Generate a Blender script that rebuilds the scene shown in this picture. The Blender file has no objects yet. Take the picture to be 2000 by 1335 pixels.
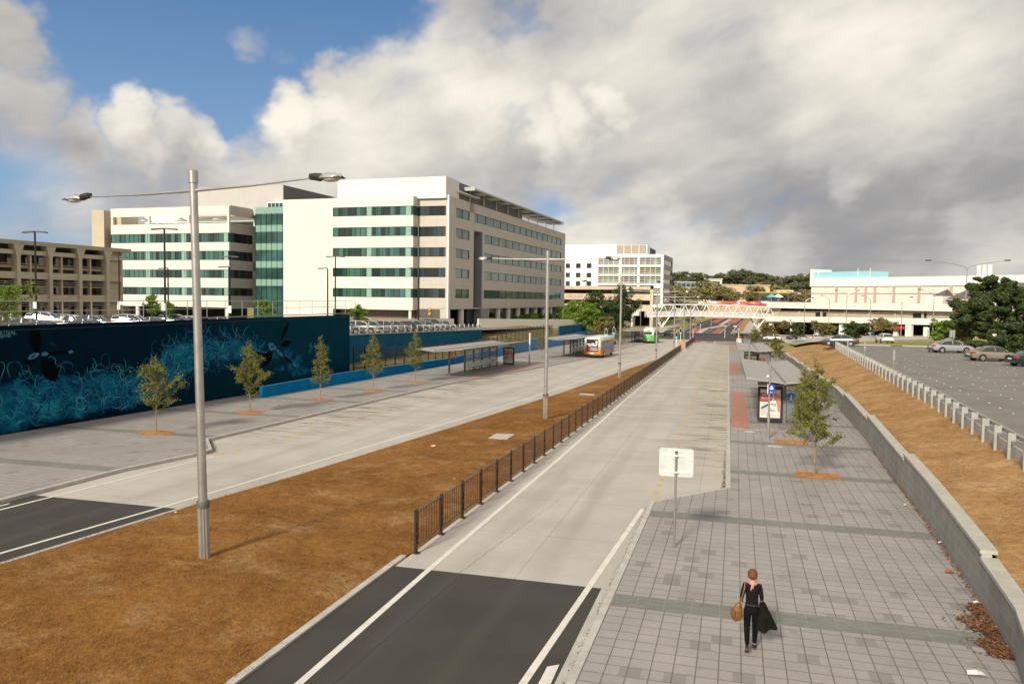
import bpy, math, random
import numpy as np
from mathutils import Vector, Matrix
random.seed(7)
SC = bpy.context.scene
COL = SC.collection
R = math.radians
# ---------------------------------------------------------------- camera
F, CX, CY = 1556.0, 1000.0, 667.5          # the lens, in pixels of the 2000 px wide photograph
YAW, PITCH, ROLL = R(15.1), R(3.09), R(0.75)
EYE = Vector((0, 0, 6.62))
SLOPE = -0.0167
_f = Vector((-math.sin(YAW)*math.cos(PITCH), math.cos(YAW)*math.cos(PITCH), -math.sin(PITCH)))
_r0 = Vector((math.cos(YAW), math.sin(YAW), 0)); _u0 = _r0.cross(_f)
CR = _r0*math.cos(ROLL)+_u0*math.sin(ROLL); CU = -_r0*math.sin(ROLL)+_u0*math.cos(ROLL); CF = _f
cam = bpy.data.cameras.new('camera'); cam.sensor_width = 36; cam.lens = F*36/2000
cam.clip_start = .2; cam.clip_end = 6000
co = bpy.data.objects.new('camera', cam); COL.objects.link(co)
co.matrix_world = Matrix(((CR.x, CU.x, -CF.x, EYE.x), (CR.y, CU.y, -CF.y, EYE.y), (CR.z, CU.z, -CF.z, EYE.z), (0, 0, 0, 1)))
SC.camera = co
SC.render.resolution_x, SC.render.resolution_y = 1024, 683
SC.view_settings.view_transform = 'Standard'; SC.view_settings.look = 'None'
SC.view_settings.exposure = 0.0; SC.view_settings.gamma = 1
# survey helpers: bearings measured from the bridge where the camera stands
def ray(px, py): return CF+CR*((px-CX)/F)+CU*((CY-py)/F)
def G(px, py, z0=0.0, s=SLOPE):             # the point of the sloping street plane seen there
    r = ray(px, py); return EYE+r*((z0-EYE.z)/(r.z-s*r.y))
def D(px, py, d): return EYE+ray(px, py)*d   # the point at distance d
def PX(px, py, c):                          # the point on the upright plane x = c
    r = ray(px, py); return EYE+r*(c/r.x)
# ---------------------------------------------------------------- sun and sky
SUN_AZ, SUN_EL = R(12), R(30)               # light travels towards +y, 12 degrees to the right
sd = bpy.data.lights.new('sun', 'SUN'); sd.energy = 4.6; sd.angle = R(8); sd.color = (1, .92, .78)
so = bpy.data.objects.new('sun', sd); COL.objects.link(so)
ldir = Vector((math.sin(SUN_AZ)*math.cos(SUN_EL), math.cos(SUN_AZ)*math.cos(SUN_EL), -math.sin(SUN_EL)))
so.rotation_euler = ldir.to_track_quat('-Z', 'Y').to_euler(); so.location = (-20, -60, 60)
W = bpy.data.worlds.new('World'); SC.world = W; W.use_nodes = True
class NT:
    def __init__(s, nt): s.nt = nt; s.n = nt.nodes; s.l = nt.links
    def new(s, t, **k):
        n = s.n.new(t)
        for a, v in k.items(): setattr(n, a, v)
        return n
    def put(s, sock, v):
        if isinstance(v, bpy.types.NodeSocket): s.l.new(v, sock)
        elif v is not None: sock.default_value = v
    def math(s, op, a, b=None, c=None, clamp=False):
        n = s.new('ShaderNodeMath', operation=op, use_clamp=clamp); s.put(n.inputs[0], a); s.put(n.inputs[1], b)
        if c is not None: s.put(n.inputs[2], c)
        return n.outputs[0]
    def vmath(s, op, a, b=None, out=0):
        n = s.new('ShaderNodeVectorMath', operation=op); s.put(n.inputs[0], a); s.put(n.inputs[1], b); return n.outputs[out]
    def noise(s, v, scale, detail=5, rough=.55, dist=0):
        n = s.new('ShaderNodeTexNoise'); s.put(n.inputs['Vector'], v); n.inputs['Scale'].default_value = scale
        n.inputs['Detail'].default_value = detail; n.inputs['Roughness'].default_value = rough; n.inputs['Distortion'].default_value = dist
        return n.outputs[0]
    def ss(s, v, a, b, lo=0., hi=1.):
        n = s.new('ShaderNodeMapRange', interpolation_type='SMOOTHSTEP'); s.put(n.inputs[0], v)
        for i, x in zip((1, 2, 3, 4), (a, b, lo, hi)): n.inputs[i].default_value = x
        return n.outputs[0]
    def lin(s, v, a, b, lo=0., hi=1.):
        n = s.new('ShaderNodeMapRange'); s.put(n.inputs[0], v)
        for i, x in zip((1, 2, 3, 4), (a, b, lo, hi)): n.inputs[i].default_value = x
        return n.outputs[0]
    def mix(s, f, a, b, mode='MIX'):
        n = s.new('ShaderNodeMix', data_type='RGBA', blend_type=mode, clamp_factor=True)
        s.put(n.inputs[0], f); s.put(n.inputs[6], c4(a)); s.put(n.inputs[7], c4(b)); return n.outputs[2]
    def scale(s, v, xyz, loc=(0, 0, 0), rot=(0, 0, 0)):
        n = s.new('ShaderNodeMapping'); s.put(n.inputs[0], v); n.inputs['Scale'].default_value = xyz
        n.inputs['Location'].default_value = loc; n.inputs['Rotation'].default_value = rot; return n.outputs[0]
    def sep(s, v):
        n = s.new('ShaderNodeSeparateXYZ'); s.put(n.inputs[0], v); return n.outputs
    def comb(s, x, y, z):
        n = s.new('ShaderNodeCombineXYZ')
        for i, q in enumerate((x, y, z)): s.put(n.inputs[i], q)
        return n.outputs[0]
def c4(c):
    if isinstance(c, (tuple, list)) and len(c) == 3: return (c[0], c[1], c[2], 1)
    return c
def build_sky():
    t = NT(W.node_tree); t.n.clear()
    out = t.new('ShaderNodeOutputWorld'); bg = t.new('ShaderNodeBackground'); bg.inputs[1].default_value = .1
    sky = t.new('ShaderNodeTexSky', sky_type='NISHITA'); sky.sun_disc = False; sky.sun_elevation = SUN_EL
    sky.sun_rotation = math.pi+SUN_AZ; sky.altitude = 600; sky.air_density = 1.0; sky.dust_density = .6; sky.ozone_density = 2.0
    d = t.new('ShaderNodeTexCoord').outputs['Generated']
    x, y, z = t.sep(d)
    zz = t.math('ADD', t.math('MAXIMUM', z, 0.), .16)
    uv = t.comb(t.math('DIVIDE', x, zz), t.math('DIVIDE', y, zz), 0.)
    # clouds lie on a deck overhead, so they flatten towards the horizon
    n2 = t.noise(t.scale(uv, (1, 1, 1), (3.1, 7.7, 0)), 3.6, 6, .58, .3)
    n3 = t.noise(t.scale(t.scale(d, (1, 1, 1), (0, 0, 0), (0, R(24), 0)), (.6, .6, 2.9)), 5.0, 6, .5, .25); n4 = t.noise(t.scale(d, (1, 1, 2.0), (5, 2, 1)), 2.4, 5, .55, .3)
    n5 = t.noise(t.scale(t.scale(d, (1, 1, 1), (0, 0, 0), (0, R(24), 0)), (.8, .8, 1.9), (2, 8, 3)), 14.0, 5, .55, .3)
    def warp(scale, amp, seed):
        n = t.new('ShaderNodeTexNoise'); t.put(n.inputs['Vector'], t.scale(d, (1, 1, 1.3), seed)); n.inputs['Scale'].default_value = scale; n.inputs['Detail'].default_value = 5; n.inputs['Roughness'].default_value = .62
        return t.vmath('MULTIPLY', t.vmath('SUBTRACT', n.outputs[1], (.5, .5, .5)), (amp, amp, amp*.8))
    dw = t.vmath('NORMALIZE', t.vmath('ADD', d, t.vmath('ADD', warp(4.0, .22, (0, 3, 1)), warp(15, .05, (4, 0, 2)))))
    def blobs(lst, mode='MAXIMUM'):
        acc = None
        for px, py, rad, w in lst:
            c = ray(px, py).normalized()
            rad *= 1.18; ang = t.math('ARCCOSINE', t.math('MINIMUM', t.vmath('DOT_PRODUCT', dw, tuple(c), 1), 1.))
            v = t.ss(ang, rad/F, rad*.12/F, 0, w) if False else t.math('MULTIPLY', t.math('SUBTRACT', 1., t.ss(ang, rad*.12/F, rad/F)), w)
            acc = v if acc is None else t.math(mode, acc, v)
        return acc
    hole = blobs([(120, 110, 150, 1.), (300, -60, 330, 1.1), (240, 190, 150, .95), (120, 180, 130, .8), (330, 90, 260, 1.05), (520, 180, 150, .9), (150, 60, 150, .95), (260, 60, 210, 1.), (430, 60, 220, 1.), (560, 30, 220, 1.), (220, 160, 150, 1.), (340, 150, 140, 1), (450, 200, 120, .95), (480, 255, 70, .8), (600, 150, 110, .85), (680, 60, 140, .8), (740, 30, 110, .6), (720, 110, 90, .45),
                  (1030, 50, 60, .35), (1065, 400, 50, .32), (1010, 258, 45, .3), (1440, 415, 40, .25), (-900, 100, 700, 1.), (-300, -700, 600, 1)])
    cl = blobs([(-10, 40, 90, .8), (20, 150, 70, .5), (0, 190, 120, .5), (270, 262, 75, .8), (370, 285, 75, .6), (150, 265, 70, .5), (535, 105, 62, .5), (585, 128, 45, .38), (515, 80, 30, .35), (610, 235, 70, .6), (690, 190, 80, .5), (620, 10, 50, .3), (330, 20, 60, .25)])
    cov = t.math('SUBTRACT', hole, cl)
    cov = t.math('ADD', cov, t.math('MULTIPLY', t.math('SUBTRACT', n3, .5), .75))
    cov = t.math('ADD', cov, t.math('MULTIPLY', t.math('SUBTRACT', n5, .5), .55))
    blue = t.ss(cov, -.02, .68)
    dark = blobs([(1450, 330, 330, .2), (1750, 400, 300, .36), (1930, 330, 260, .34), (1560, 430, 190, .40), (1450, 425, 120, .36), (1720, 415, 210, .42), (1920, 420, 210, .42), (1200, 330, 200, .18), (1000, 350, 120, .25), (1100, 40, 200, .20), (980, 10, 160, .22), (850, 330, 130, .2), (60, 340, 220, .30), (280, 330, 160, .24), (60, 90, 140, .25), (1900, 20, 200, .2), (1650, 505, 120, .2), (1950, 500, 160, .2), (1300, 420, 90, .15)])
    lite = blobs([(1300, 120, 220, .2), (1750, 130, 240, .34), (1620, 110, 130, .28), (1850, 190, 150, .24), (1230, 212, 60, .42), (1140, 250, 70, .38), (1080, 270, 60, .3), (1170, 470, 140, .30), (1300, 440, 110, .36), (1400, 475, 100, .3), (1540, 480, 90, .25), (1665, 357, 50, .30), (1960, 480, 90, .3), (900, 150, 150, .28), (760, 250, 150, .2), (620, 255, 70, .40), (680, 230, 60, .3), (270, 245, 90, .40), (340, 240, 70, .38), (420, 290, 60, .3), (70, 380, 90, .3), (1000, 180, 120, .22)])
    sh = t.math('ADD', t.math('SUBTRACT', dark, lite), .38)
    sh = t.math('ADD', sh, t.math('MULTIPLY', t.math('SUBTRACT', n4, .5), .45))
    sh = t.math('ADD', sh, t.math('MULTIPLY', t.math('SUBTRACT', n3, .5), .5))
    sh = t.math('ADD', sh, t.math('MULTIPLY', t.math('SUBTRACT', n5, .5), .25))
    sh = t.math('ADD', sh, t.math('MULTIPLY', t.math('SUBTRACT', n2, .5), .25))
    ramp = t.new('ShaderNodeValToRGB'); t.put(ramp.inputs[0], sh); el = ramp.color_ramp.elements
    el[0].position = 0.0; el[0].color = (10.0, 9.4, 8.2, 1)
    el[1].position = 1.0; el[1].color = (2.5, 2.6, 3.0, 1)
    for p, c in ((.2, (8.2, 7.8, 6.9, 1)), (.45, (6.0, 5.75, 5.4, 1)), (.7, (3.9, 3.8, 3.75, 1))):
        e = el.new(p); e.color = c
    bluec = t.mix(.82, sky.outputs[0], t.mix(t.ss(z, .05, .42), (2.6, 4.3, 6.6, 1), (.80, 2.05, 4.4, 1)))
    col = t.mix(blue, ramp.outputs[0], bluec)
    # below the horizon the far haze
    col = t.mix(t.ss(z, -.02, .0), (3.2, 3.0, 2.6, 1), col)
    t.put(bg.inputs[0], col); t.l.new(bg.outputs[0], out.inputs[0])
build_sky()
# ---------------------------------------------------------------- materials
MATS = {}
def mat(name, col, rough=.8, metal=0., var=.12, scale=2.5, fine=0., bump=0., bscale=20., spec=.4, col2=None, emit=None, glassy=False, coat=0., stretch=(1, 1, 1)):
    if name in MATS: return MATS[name]
    m = bpy.data.materials.new(name); m.use_nodes = True; t = NT(m.node_tree); b = t.n['Principled BSDF']
    oc = t.new('ShaderNodeTexCoord').outputs['Object']; oc = t.scale(oc, stretch)
    n = t.noise(oc, scale, 5, .6)
    c = t.mix(t.ss(n, .25, .75), tuple(x*(1-var) for x in col), col2 if col2 else tuple(min(1, x*(1+var)) for x in col))
    if fine:
        f = t.noise(oc, scale*14, 3, .7); c = t.mix(1., c, t.comb(*[t.lin(f, .2, .8, 1-fine, 1+fine)]*3), 'MULTIPLY')
    t.put(b.inputs['Base Color'], c); b.inputs['Roughness'].default_value = rough; b.inputs['Metallic'].default_value = metal
    b.inputs['Specular IOR Level'].default_value = spec
    if coat: b.inputs['Coat Weight'].default_value = coat; b.inputs['Coat Roughness'].default_value = .08
    if bump:
        bn = t.new('ShaderNodeBump'); bn.inputs['Strength'].default_value = bump; bn.inputs['Distance'].default_value = .02
        t.put(bn.inputs['Height'], t.noise(oc, bscale, 4, .6)); t.put(b.inputs['Normal'], bn.outputs[0])
    if emit: b.inputs['Emission Color'].default_value = c4(emit[0]); b.inputs['Emission Strength'].default_value = emit[1]
    MATS[name] = m; return m
def base(name):
    m = bpy.data.materials.new(name); m.use_nodes = True; t = NT(m.node_tree); MATS[name] = m
    return m, t, t.n['Principled BSDF'], t.new('ShaderNodeTexCoord').outputs['Object']
def m_glass(name, col, dark, rough=.06, pane=1.0):
    # tinted glazing: each pane its own tone, blinds part-way down behind some
    m, t, b, oc = base(name)
    q = t.vmath('FLOOR', t.scale(oc, (1/pane, 1/pane, .26)))
    w = t.new('ShaderNodeTexWhiteNoise', noise_dimensions='3D'); t.put(w.inputs[0], q)
    c = t.mix(t.ss(w.outputs[0], .2, .8), dark, col)
    t.put(b.inputs['Base Color'], c); b.inputs['Roughness'].default_value = rough; b.inputs['Specular IOR Level'].default_value = .8
    bn = t.new('ShaderNodeBump'); bn.inputs['Strength'].default_value = .06; bn.inputs['Distance'].default_value = .1
    t.put(bn.inputs['Height'], t.noise(oc, .5, 2)); t.put(b.inputs['Normal'], bn.outputs[0])
    return m
def m_panels(name, col, pw, ph, line=.72, var=.06, rot=0.):
    # cladding panels with thin joints, upright faces
    m, t, b, oc = base(name); x, y, z = t.sep(t.scale(oc, (1, 1, 1), (0, 0, 0), (0, 0, rot)))
    h = t.math('ADD', x, y)
    def jt(v, p):
        fr = t.math('FRACT', t.math('DIVIDE', v, p)); return t.math('LESS_THAN', fr, .035/p)
    j = t.math('MAXIMUM', jt(h, pw), jt(z, ph))
    n = t.noise(oc, .35, 5, .6); st = t.noise(t.scale(oc, (2.2, 2.2, .12)), 1, 4, .6)
    c = t.mix(t.ss(n, .3, .7), tuple(v*(1-var) for v in col), col)
    c = t.mix(t.ss(st, .5, .85, 0, .35), c, tuple(v*.8 for v in col))
    c = t.mix(t.math('MULTIPLY', j, 1-line), c, (0.02, .02, .02))
    t.put(b.inputs['Base Color'], c); b.inputs['Roughness'].default_value = .75
    return m
def m_paving():
    m, t, b, oc = base('paving')
    x, y, z = t.sep(oc)
    br = t.new('ShaderNodeTexBrick'); br.offset = 0.; br.squash = 1; t.put(br.inputs[0], t.scale(oc, (1, 1, 1), (.14, 0, 0), (0, 0, R(.6))))
    br.inputs['Scale'].default_value = 1; br.inputs['Brick Width'].default_value = .4; br.inputs['Row Height'].default_value = .4
    br.inputs['Mortar Size'].default_value = .014; br.inputs['Mortar Smooth'].default_value = .3
    br.inputs['Color1'].default_value = (.335, .305, .285, 1); br.inputs['Color2'].default_value = (.305, .277, .260, 1); br.inputs['Mortar'].default_value = (.15, .135, .122, 1)
    q = t.vmath('FLOOR', t.scale(oc, (2.5, 2.5, 0), (.35, 0, 0))); w = t.new('ShaderNodeTexWhiteNoise', noise_dimensions='2D'); t.put(w.inputs[0], q)
    c = t.mix(t.math('MULTIPLY', t.math('GREATER_THAN', w.outputs[0], .96), .42), br.outputs[0], (.15, .137, .125))
    # green slate bands right across the walk
    fr = t.math('FRACT', t.math('DIVIDE', t.math('SUBTRACT', y, 17.4), 8.2)); band = t.math('LESS_THAN', fr, .098)
    gn = t.noise(t.scale(oc, (1, 6, 1)), 2.2, 5, .6)
    jx = t.math('LESS_THAN', t.math('FRACT', t.math('DIVIDE', x, .6)), .03); jy = t.math('LESS_THAN', t.math('ABSOLUTE', t.math('SUBTRACT', fr, .049)), .0018)
    gc = t.mix(t.ss(gn, .3, .7), (.155, .16, .138), (.215, .215, .19)); gc = t.mix(t.math('MAXIMUM', jx, jy), gc, (.24, .24, .21))
    c = t.mix(band, c, gc)
    big = t.noise(oc, .45, 5, .6); c = t.mix(1., c, t.comb(*[t.lin(big, .25, .75, .84, 1.12)]*3), 'MULTIPLY')
    f = t.noise(oc, 9, 4, .7); c = t.mix(1., c, t.comb(*[t.lin(f, .2, .8, .9, 1.08)]*3), 'MULTIPLY')
    st = t.ss(t.noise(t.scale(oc, (1, 1, 1), (9, 4, 0)), 1.1, 3, .5), .66, .74, 0, .35); c = t.mix(st, c, (.12, .11, .10))
    t.put(b.inputs['Base Color'], c); b.inputs['Roughness'].default_value = .8
    bn = t.new('ShaderNodeBump'); bn.inputs['Strength'].default_value = .35; bn.inputs['Distance'].default_value = .01; t.put(bn.inputs['Height'], br.outputs['Fac']); bn.invert = True
    t.put(b.inputs['Normal'], bn.outputs[0])
def m_concrete_road():
    m, t, b, oc = base('road_concrete'); x, y, z = t.sep(oc)
    n = t.noise(oc, .3, 6, .6); c = t.mix(t.ss(n, .3, .7), (.40, .365, .32), (.485, .445, .395))
    # broomed transverse texture and tyre-darkened streaks by the stops
    s1 = t.noise(t.scale(oc, (.12, 1.3, 1)), 1.0, 5, .6); far = t.ss(y, 30, 55)
    s1 = t.ss(s1, .5, .68); c = t.mix(t.math('MULTIPLY', t.math('MULTIPLY', s1, far), .45), c, (.26, .225, .175))
    bay = t.math('MAXIMUM', t.ss(x, -3.6, -1.2), t.math('MULTIPLY', t.ss(x, -19.5, -21.5), t.ss(x, -26, -24.5)))
    s4 = t.ss(t.noise(t.scale(oc, (.22, 1.25, 1), (2, 5, 0)), 1.5, 5, .65), .50, .57); c = t.mix(t.math('MULTIPLY', t.math('MULTIPLY', s4, t.ss(y, 31, 42)), t.math('MULTIPLY', bay, .85)), c, (.20, .165, .12)); c = t.mix(t.math('MULTIPLY', t.ss(t.noise(t.scale(oc, (1, .3, 1)), .8, 4), .4, .65), t.math('MULTIPLY', t.ss(x, -3.2, -.2), .55)), c, (.46, .40, .28))
    s2 = t.ss(t.noise(t.scale(oc, (1.1, .06, 1)), 1.0, 4, .6), .52, .75, 0, .35); c = t.mix(s2, c, (.30, .275, .24))
    s3 = t.ss(t.noise(t.scale(oc, (.5, .8, 1), (7, 1, 0)), .9, 5, .65), .55, .8, 0, .35); c = t.mix(s3, c, (.47, .40, .29))
    wob = t.math('MULTIPLY', t.math('SUBTRACT', t.noise(oc, .12, 2), .5), .8)
    for cx_ in (-5.4, -18.6, -16.0):
        for o_ in (-.95, .95): c = t.mix(t.math('MULTIPLY', t.ss(t.math('ABSOLUTE', t.math('SUBTRACT', t.math('ADD', x, wob), cx_+o_)), .55, .0), .30), c, (.31, .28, .24))
    oil = t.ss(t.noise(t.scale(oc, (1.6, .7, 1), (3, 3, 0)), 1.0, 4, .6), .66, .78, 0, .4); c = t.mix(oil, c, (.24, .21, .17))
    cr_ = t.math('ABSOLUTE', t.math('ADD', t.math('SUBTRACT', x, t.math('MULTIPLY', y, .09)), t.math('ADD', 8.0, t.math('MULTIPLY', t.noise(oc, 2.2, 4), .14)))); c = t.mix(t.math('MULTIPLY', t.math('LESS_THAN', cr_, .011), t.math('MULTIPLY', t.ss(y, 29, 26), .6)), c, (.10, .09, .08))
    def line(v, p, w): return t.math('LESS_THAN', t.math('FRACT', t.math('DIVIDE', v, p)), w/p)
    j = t.math('MAXIMUM', line(y, 4.55, .03), line(t.math('ADD', x, .85), 4.1, .025))
    c = t.mix(t.math('MULTIPLY', j, .42), c, (.14, .125, .10))
    f = t.noise(oc, 12, 4, .7); c = t.mix(1., c, t.comb(*[t.lin(f, .2, .8, .94, 1.05)]*3), 'MULTIPLY')
    t.put(b.inputs['Base Color'], c); b.inputs['Roughness'].default_value = .85
def m_asphalt(name, col, line=False):
    m, t, b, oc = base(name); n = t.noise(oc, .5, 5, .6); f = t.noise(oc, 40, 2, .8); g = t.noise(t.scale(oc, (1, .15, 1)), .8, 4)
    c = t.mix(t.ss(n, .3, .7), tuple(v*.88 for v in col), tuple(v*1.12 for v in col)); c = t.mix(1., c, t.comb(*[t.lin(f, .2, .8, .75, 1.25)]*3), 'MULTIPLY')
    c = t.mix(t.ss(g, .5, .8, 0, .3), c, tuple(v*1.5 for v in col))
    x_, y_, z_ = t.sep(oc); wob = t.math('MULTIPLY', t.math('SUBTRACT', t.noise(oc, .25, 2), .5), .5)
    for cx_ in ((-5.6, -20.2) if name == 'asphalt' else ()):
        for o_ in (-.85, .85): c = t.mix(t.math('MULTIPLY', t.ss(t.math('ABSOLUTE', t.math('SUBTRACT', t.math('ADD', x_, wob), cx_+o_)), .38, .0), .35), c, tuple(v*1.7 for v in col))
    cr_ = t.math('ABSOLUTE', t.math('ADD', t.math('SUBTRACT', x_, t.math('MULTIPLY', y_, .045)), t.math('ADD', 7.05, t.math('MULTIPLY', t.noise(oc, 2.5, 4), .12))))
    c = t.mix(t.math('MULTIPLY', t.math('LESS_THAN', cr_, .012), .6), c, (.01, .01, .01)); sp_ = t.ss(t.noise(oc, 1.7, 3, .5), .70, .76, 0, .5); c = t.mix(sp_, c, tuple(v*.5 for v in col)); t.put(b.inputs['Base Color'], c); b.inputs['Roughness'].default_value = .85
    bn = t.new('ShaderNodeBump'); bn.inputs['Strength'].default_value = .4; bn.inputs['Distance'].default_value = .01; t.put(bn.inputs['Height'], f); t.put(b.inputs['Normal'], bn.outputs[0])
def m_grass(name, a, bcol, c3):
    m, t, b, oc = base(name)
    n = t.noise(oc, .30, 6, .62); f = t.noise(t.scale(oc, (1, 1.2, 1)), 3.2, 8, .78); g = t.noise(oc, 34, 3, .8); h = t.noise(t.scale(oc, (1, 1, 1), (4, 9, 2)), .55, 7, .7); k = t.noise(t.scale(oc, (1, 1.6, 1), (1, 7, 2)), 2.1, 6, .7)
    c = t.mix(t.ss(n, .32, .68), a, bcol); c = t.mix(t.ss(h, .50, .66, 0, .75), c, c3); c = t.mix(t.ss(k, .56, .70, 0, .5), c, tuple(v*.5 for v in bcol))
    c = t.mix(1., c, t.comb(*[t.lin(f, .32, .68, .62, 1.36)]*3), 'MULTIPLY'); c = t.mix(1., c, t.comb(*[t.lin(g, .3, .7, .62, 1.38)]*3), 'MULTIPLY')
    t.put(b.inputs['Base Color'], c); b.inputs['Roughness'].default_value = .95; b.inputs['Specular IOR Level'].default_value = .1
    bn = t.new('ShaderNodeBump'); bn.inputs['Strength'].default_value = .5; bn.inputs['Distance'].default_value = .04; t.put(bn.inputs['Height'], t.math('ADD', f, t.math('MULTIPLY', g, .6))); t.put(b.inputs['Normal'], bn.outputs[0])
def m_block(name, col, bw, bh):
    m, t, b, oc = base(name); x, y, z = t.sep(oc)
    br = t.new('ShaderNodeTexBrick'); t.put(br.inputs[0], t.comb(y, t.math('ADD', z, t.math('MULTIPLY', y, -SLOPE)), 0.)); br.inputs['Scale'].default_value = 1
    br.inputs['Brick Width'].default_value = bw; br.inputs['Row Height'].default_value = bh; br.inputs['Mortar Size'].default_value = .008
    br.inputs['Color1'].default_value = (*[v for v in col], 1); br.inputs['Color2'].default_value = (*[v*.86 for v in col], 1); br.inputs['Mortar'].default_value = (*[v*1.35 for v in col], 1)
    n = t.noise(t.scale(oc, (1, 1, .3)), 1.2, 5, .6); c = t.mix(1., br.outputs[0], t.comb(*[t.lin(n, .25, .75, .78, 1.18)]*3), 'MULTIPLY')
    t.put(b.inputs['Base Color'], c); b.inputs['Roughness'].default_value = .9
def m_leaf(name, a, bcol):
    m, t, b, oc = base(name)
    g = t.new('ShaderNodeNewGeometry'); n = t.noise(oc, .9, 3); r = g.outputs['Random Per Island']
    c = t.mix(r, a, bcol); c = t.mix(1., c, t.comb(*[t.lin(n, .3, .7, .7, 1.3)]*3), 'MULTIPLY')
    t.put(b.inputs['Base Color'], c); b.inputs['Roughness'].default_value = .6; b.inputs['Specular IOR Level'].default_value = .25
    tr = t.new('ShaderNodeBsdfTranslucent'); t.put(tr.inputs[0], c); mx = t.new('ShaderNodeMixShader'); mx.inputs[0].default_value = .25
    out = [q for q in t.n if q.type == 'OUTPUT_MATERIAL'][0]; t.l.new(b.outputs[0], mx.inputs[1]); t.l.new(tr.outputs[0], mx.inputs[2]); t.l.new(mx.outputs[0], out.inputs[0])
def m_ribs(name, col, period, axis=1, depth=.5, dark=.75):
    # folded metal sheet: ribs running across the chosen axis
    m, t, b, oc = base(name); v = t.sep(oc)[axis]
    s = t.math('SINE', t.math('MULTIPLY', v, 2*math.pi/period)); n = t.noise(oc, .8, 5, .6)
    c = t.mix(t.ss(n, .3, .7), tuple(q*.92 for q in col), col); c = t.mix(t.ss(s, .8, .95, 0, 1-dark), c, tuple(q*.3 for q in col))
    t.put(b.inputs['Base Color'], c); b.inputs['Roughness'].default_value = .45; b.inputs['Metallic'].default_value = .15
    bn = t.new('ShaderNodeBump'); bn.inputs['Strength'].default_value = depth; bn.inputs['Distance'].default_value = .05; t.put(bn.inputs['Height'], s); t.put(b.inputs['Normal'], bn.outputs[0])
m_paving(); m_concrete_road()
m_asphalt('asphalt', (.043, .038, .031)); m_asphalt('asphalt_old', (.185, .17, .145)); m_asphalt('asphalt_red', (.36, .085, .07))
m_grass('dry_grass', (.285, .135, .034), (.185, .084, .021), (.33, .205, .09)); m_grass('slope_grass', (.26, .19, .08), (.17, .14, .05), (.30, .23, .12)); m_grass('mulch', (.50, .225, .075), (.42, .19, .06), (.50, .27, .11)); m_grass('jute', (.41, .245, .105), (.30, .165, .065), (.46, .30, .15))
m_grass('verge_grass', (.30, .26, .09), (.22, .22, .07), (.38, .31, .15)); m_grass('green_hedge', (.06, .10, .015), (.09, .14, .02), (.12, .13, .02))
m_block('block_wall', (.29, .28, .25), .6, .3)
m_glass('glass_green', (.06, .16, .125), (.014, .035, .03)); m_glass('glass_dark', (.05, .075, .08), (.012, .015, .016)); m_glass('glass_side', (.10, .20, .15), (.05, .11, .08), .05, 2.4)
m_glass('glass_pale', (.26, .34, .27), (.07, .045, .025), .15, 2.2)
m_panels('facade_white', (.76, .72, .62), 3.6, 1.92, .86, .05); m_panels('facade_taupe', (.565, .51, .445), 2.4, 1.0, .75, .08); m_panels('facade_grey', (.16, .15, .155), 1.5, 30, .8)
m_panels('plant_white', (.74, .72, .68), 2.6, 30, .93, .03); m_panels('plant_grey', (.50, .48, .45), 2.6, 30, .85, .05); m_panels('hospital_white', (.88, .85, .78), 4, 40, .97, .02); m_panels('concrete_panel', (.53, .46, .33), 5, 2.4, .85, .12)
m_panels('mall_cream', (.82, .755, .64), 3, 40, .93, .07); m_panels('mall_band', (.80, .75, .66), 6, 40, .93, .05)
m_leaf('leaf_young', (.14, .155, .024), (.225, .21, .05)); m_leaf('leaf_bright', (.20, .30, .035), (.12, .20, .025)); m_leaf('leaf_dark', (.035, .062, .018), (.085, .115, .032)); m_leaf('leaf_olive', (.15, .14, .045), (.24, .205, .08)); m_leaf('leaf_hill_olive', (.22, .20, .085), (.34, .29, .13)); m_leaf('leaf_hill', (.10, .12, .06), (.17, .18, .095))
m_ribs('roof_sheet', (.38, .35, .32), 2.0, 1, .8, .35); m_ribs('blue_sheet', (.006, .21, .48), .45, 1, .5, .75)
CONC = mat('concrete', (.42, .39, .34), .9, var=.12, fine=.08); KERB = mat('kerb_concrete', (.44, .42, .38), .9, var=.14, fine=.1)
LINE = mat('line_white', (.66, .63, .55), .7, var=.1, scale=4, fine=.1); YEL = mat('line_yellow', (.54, .38, .17), .7, var=.2, scale=6, fine=.15)
STEEL = mat('galvanised_steel', (.46, .44, .42), .42, .75, .12, 3); GALV = mat('galvanised_rail', (.42, .43, .40), .55, .35, .15, 4)
BLACK = mat('black_paint', (.014, .012, .010), .45, 0, .2, 5); DARK = mat('dark_plastic', (.025, .023, .022), .5); FENCEB = mat('fence_brown', (.045, .024, .013), .5, .1)
CREAM = mat('cream_paint', (.80, .77, .70), .7, var=.06); WHITE = mat('white_paint', (.80, .79, .76), .5, var=.05, scale=1)
BARK = mat('bark', (.16, .13, .085), .9, var=.3, scale=12); BARKP = mat('bark_pale', (.23, .19, .13), .9, var=.3, scale=3)
CLEAR = mat('lamp_glass', (.62, .62, .58), .12, 0, .05, spec=.8); RED = mat('tail_red', (.42, .02, .015), .3, spec=.6); AMBER = mat('amber', (.62, .22, .03), .4)
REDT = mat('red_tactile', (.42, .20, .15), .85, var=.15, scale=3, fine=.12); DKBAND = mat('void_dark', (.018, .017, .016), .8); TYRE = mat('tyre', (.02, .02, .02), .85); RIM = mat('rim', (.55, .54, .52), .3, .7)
CARGLASS = mat('car_glass', (.03, .035, .035), .06, 0, .1, spec=.9); BLUEW = mat('blue_wall_paint', (.002, .17, .40), .85, var=.12, scale=.8, fine=.06, spec=.04); TEAL = mat('teal_wall_paint', (.010, .105, .19), .85, var=.14, scale=.5, fine=.06, spec=.05)
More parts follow.
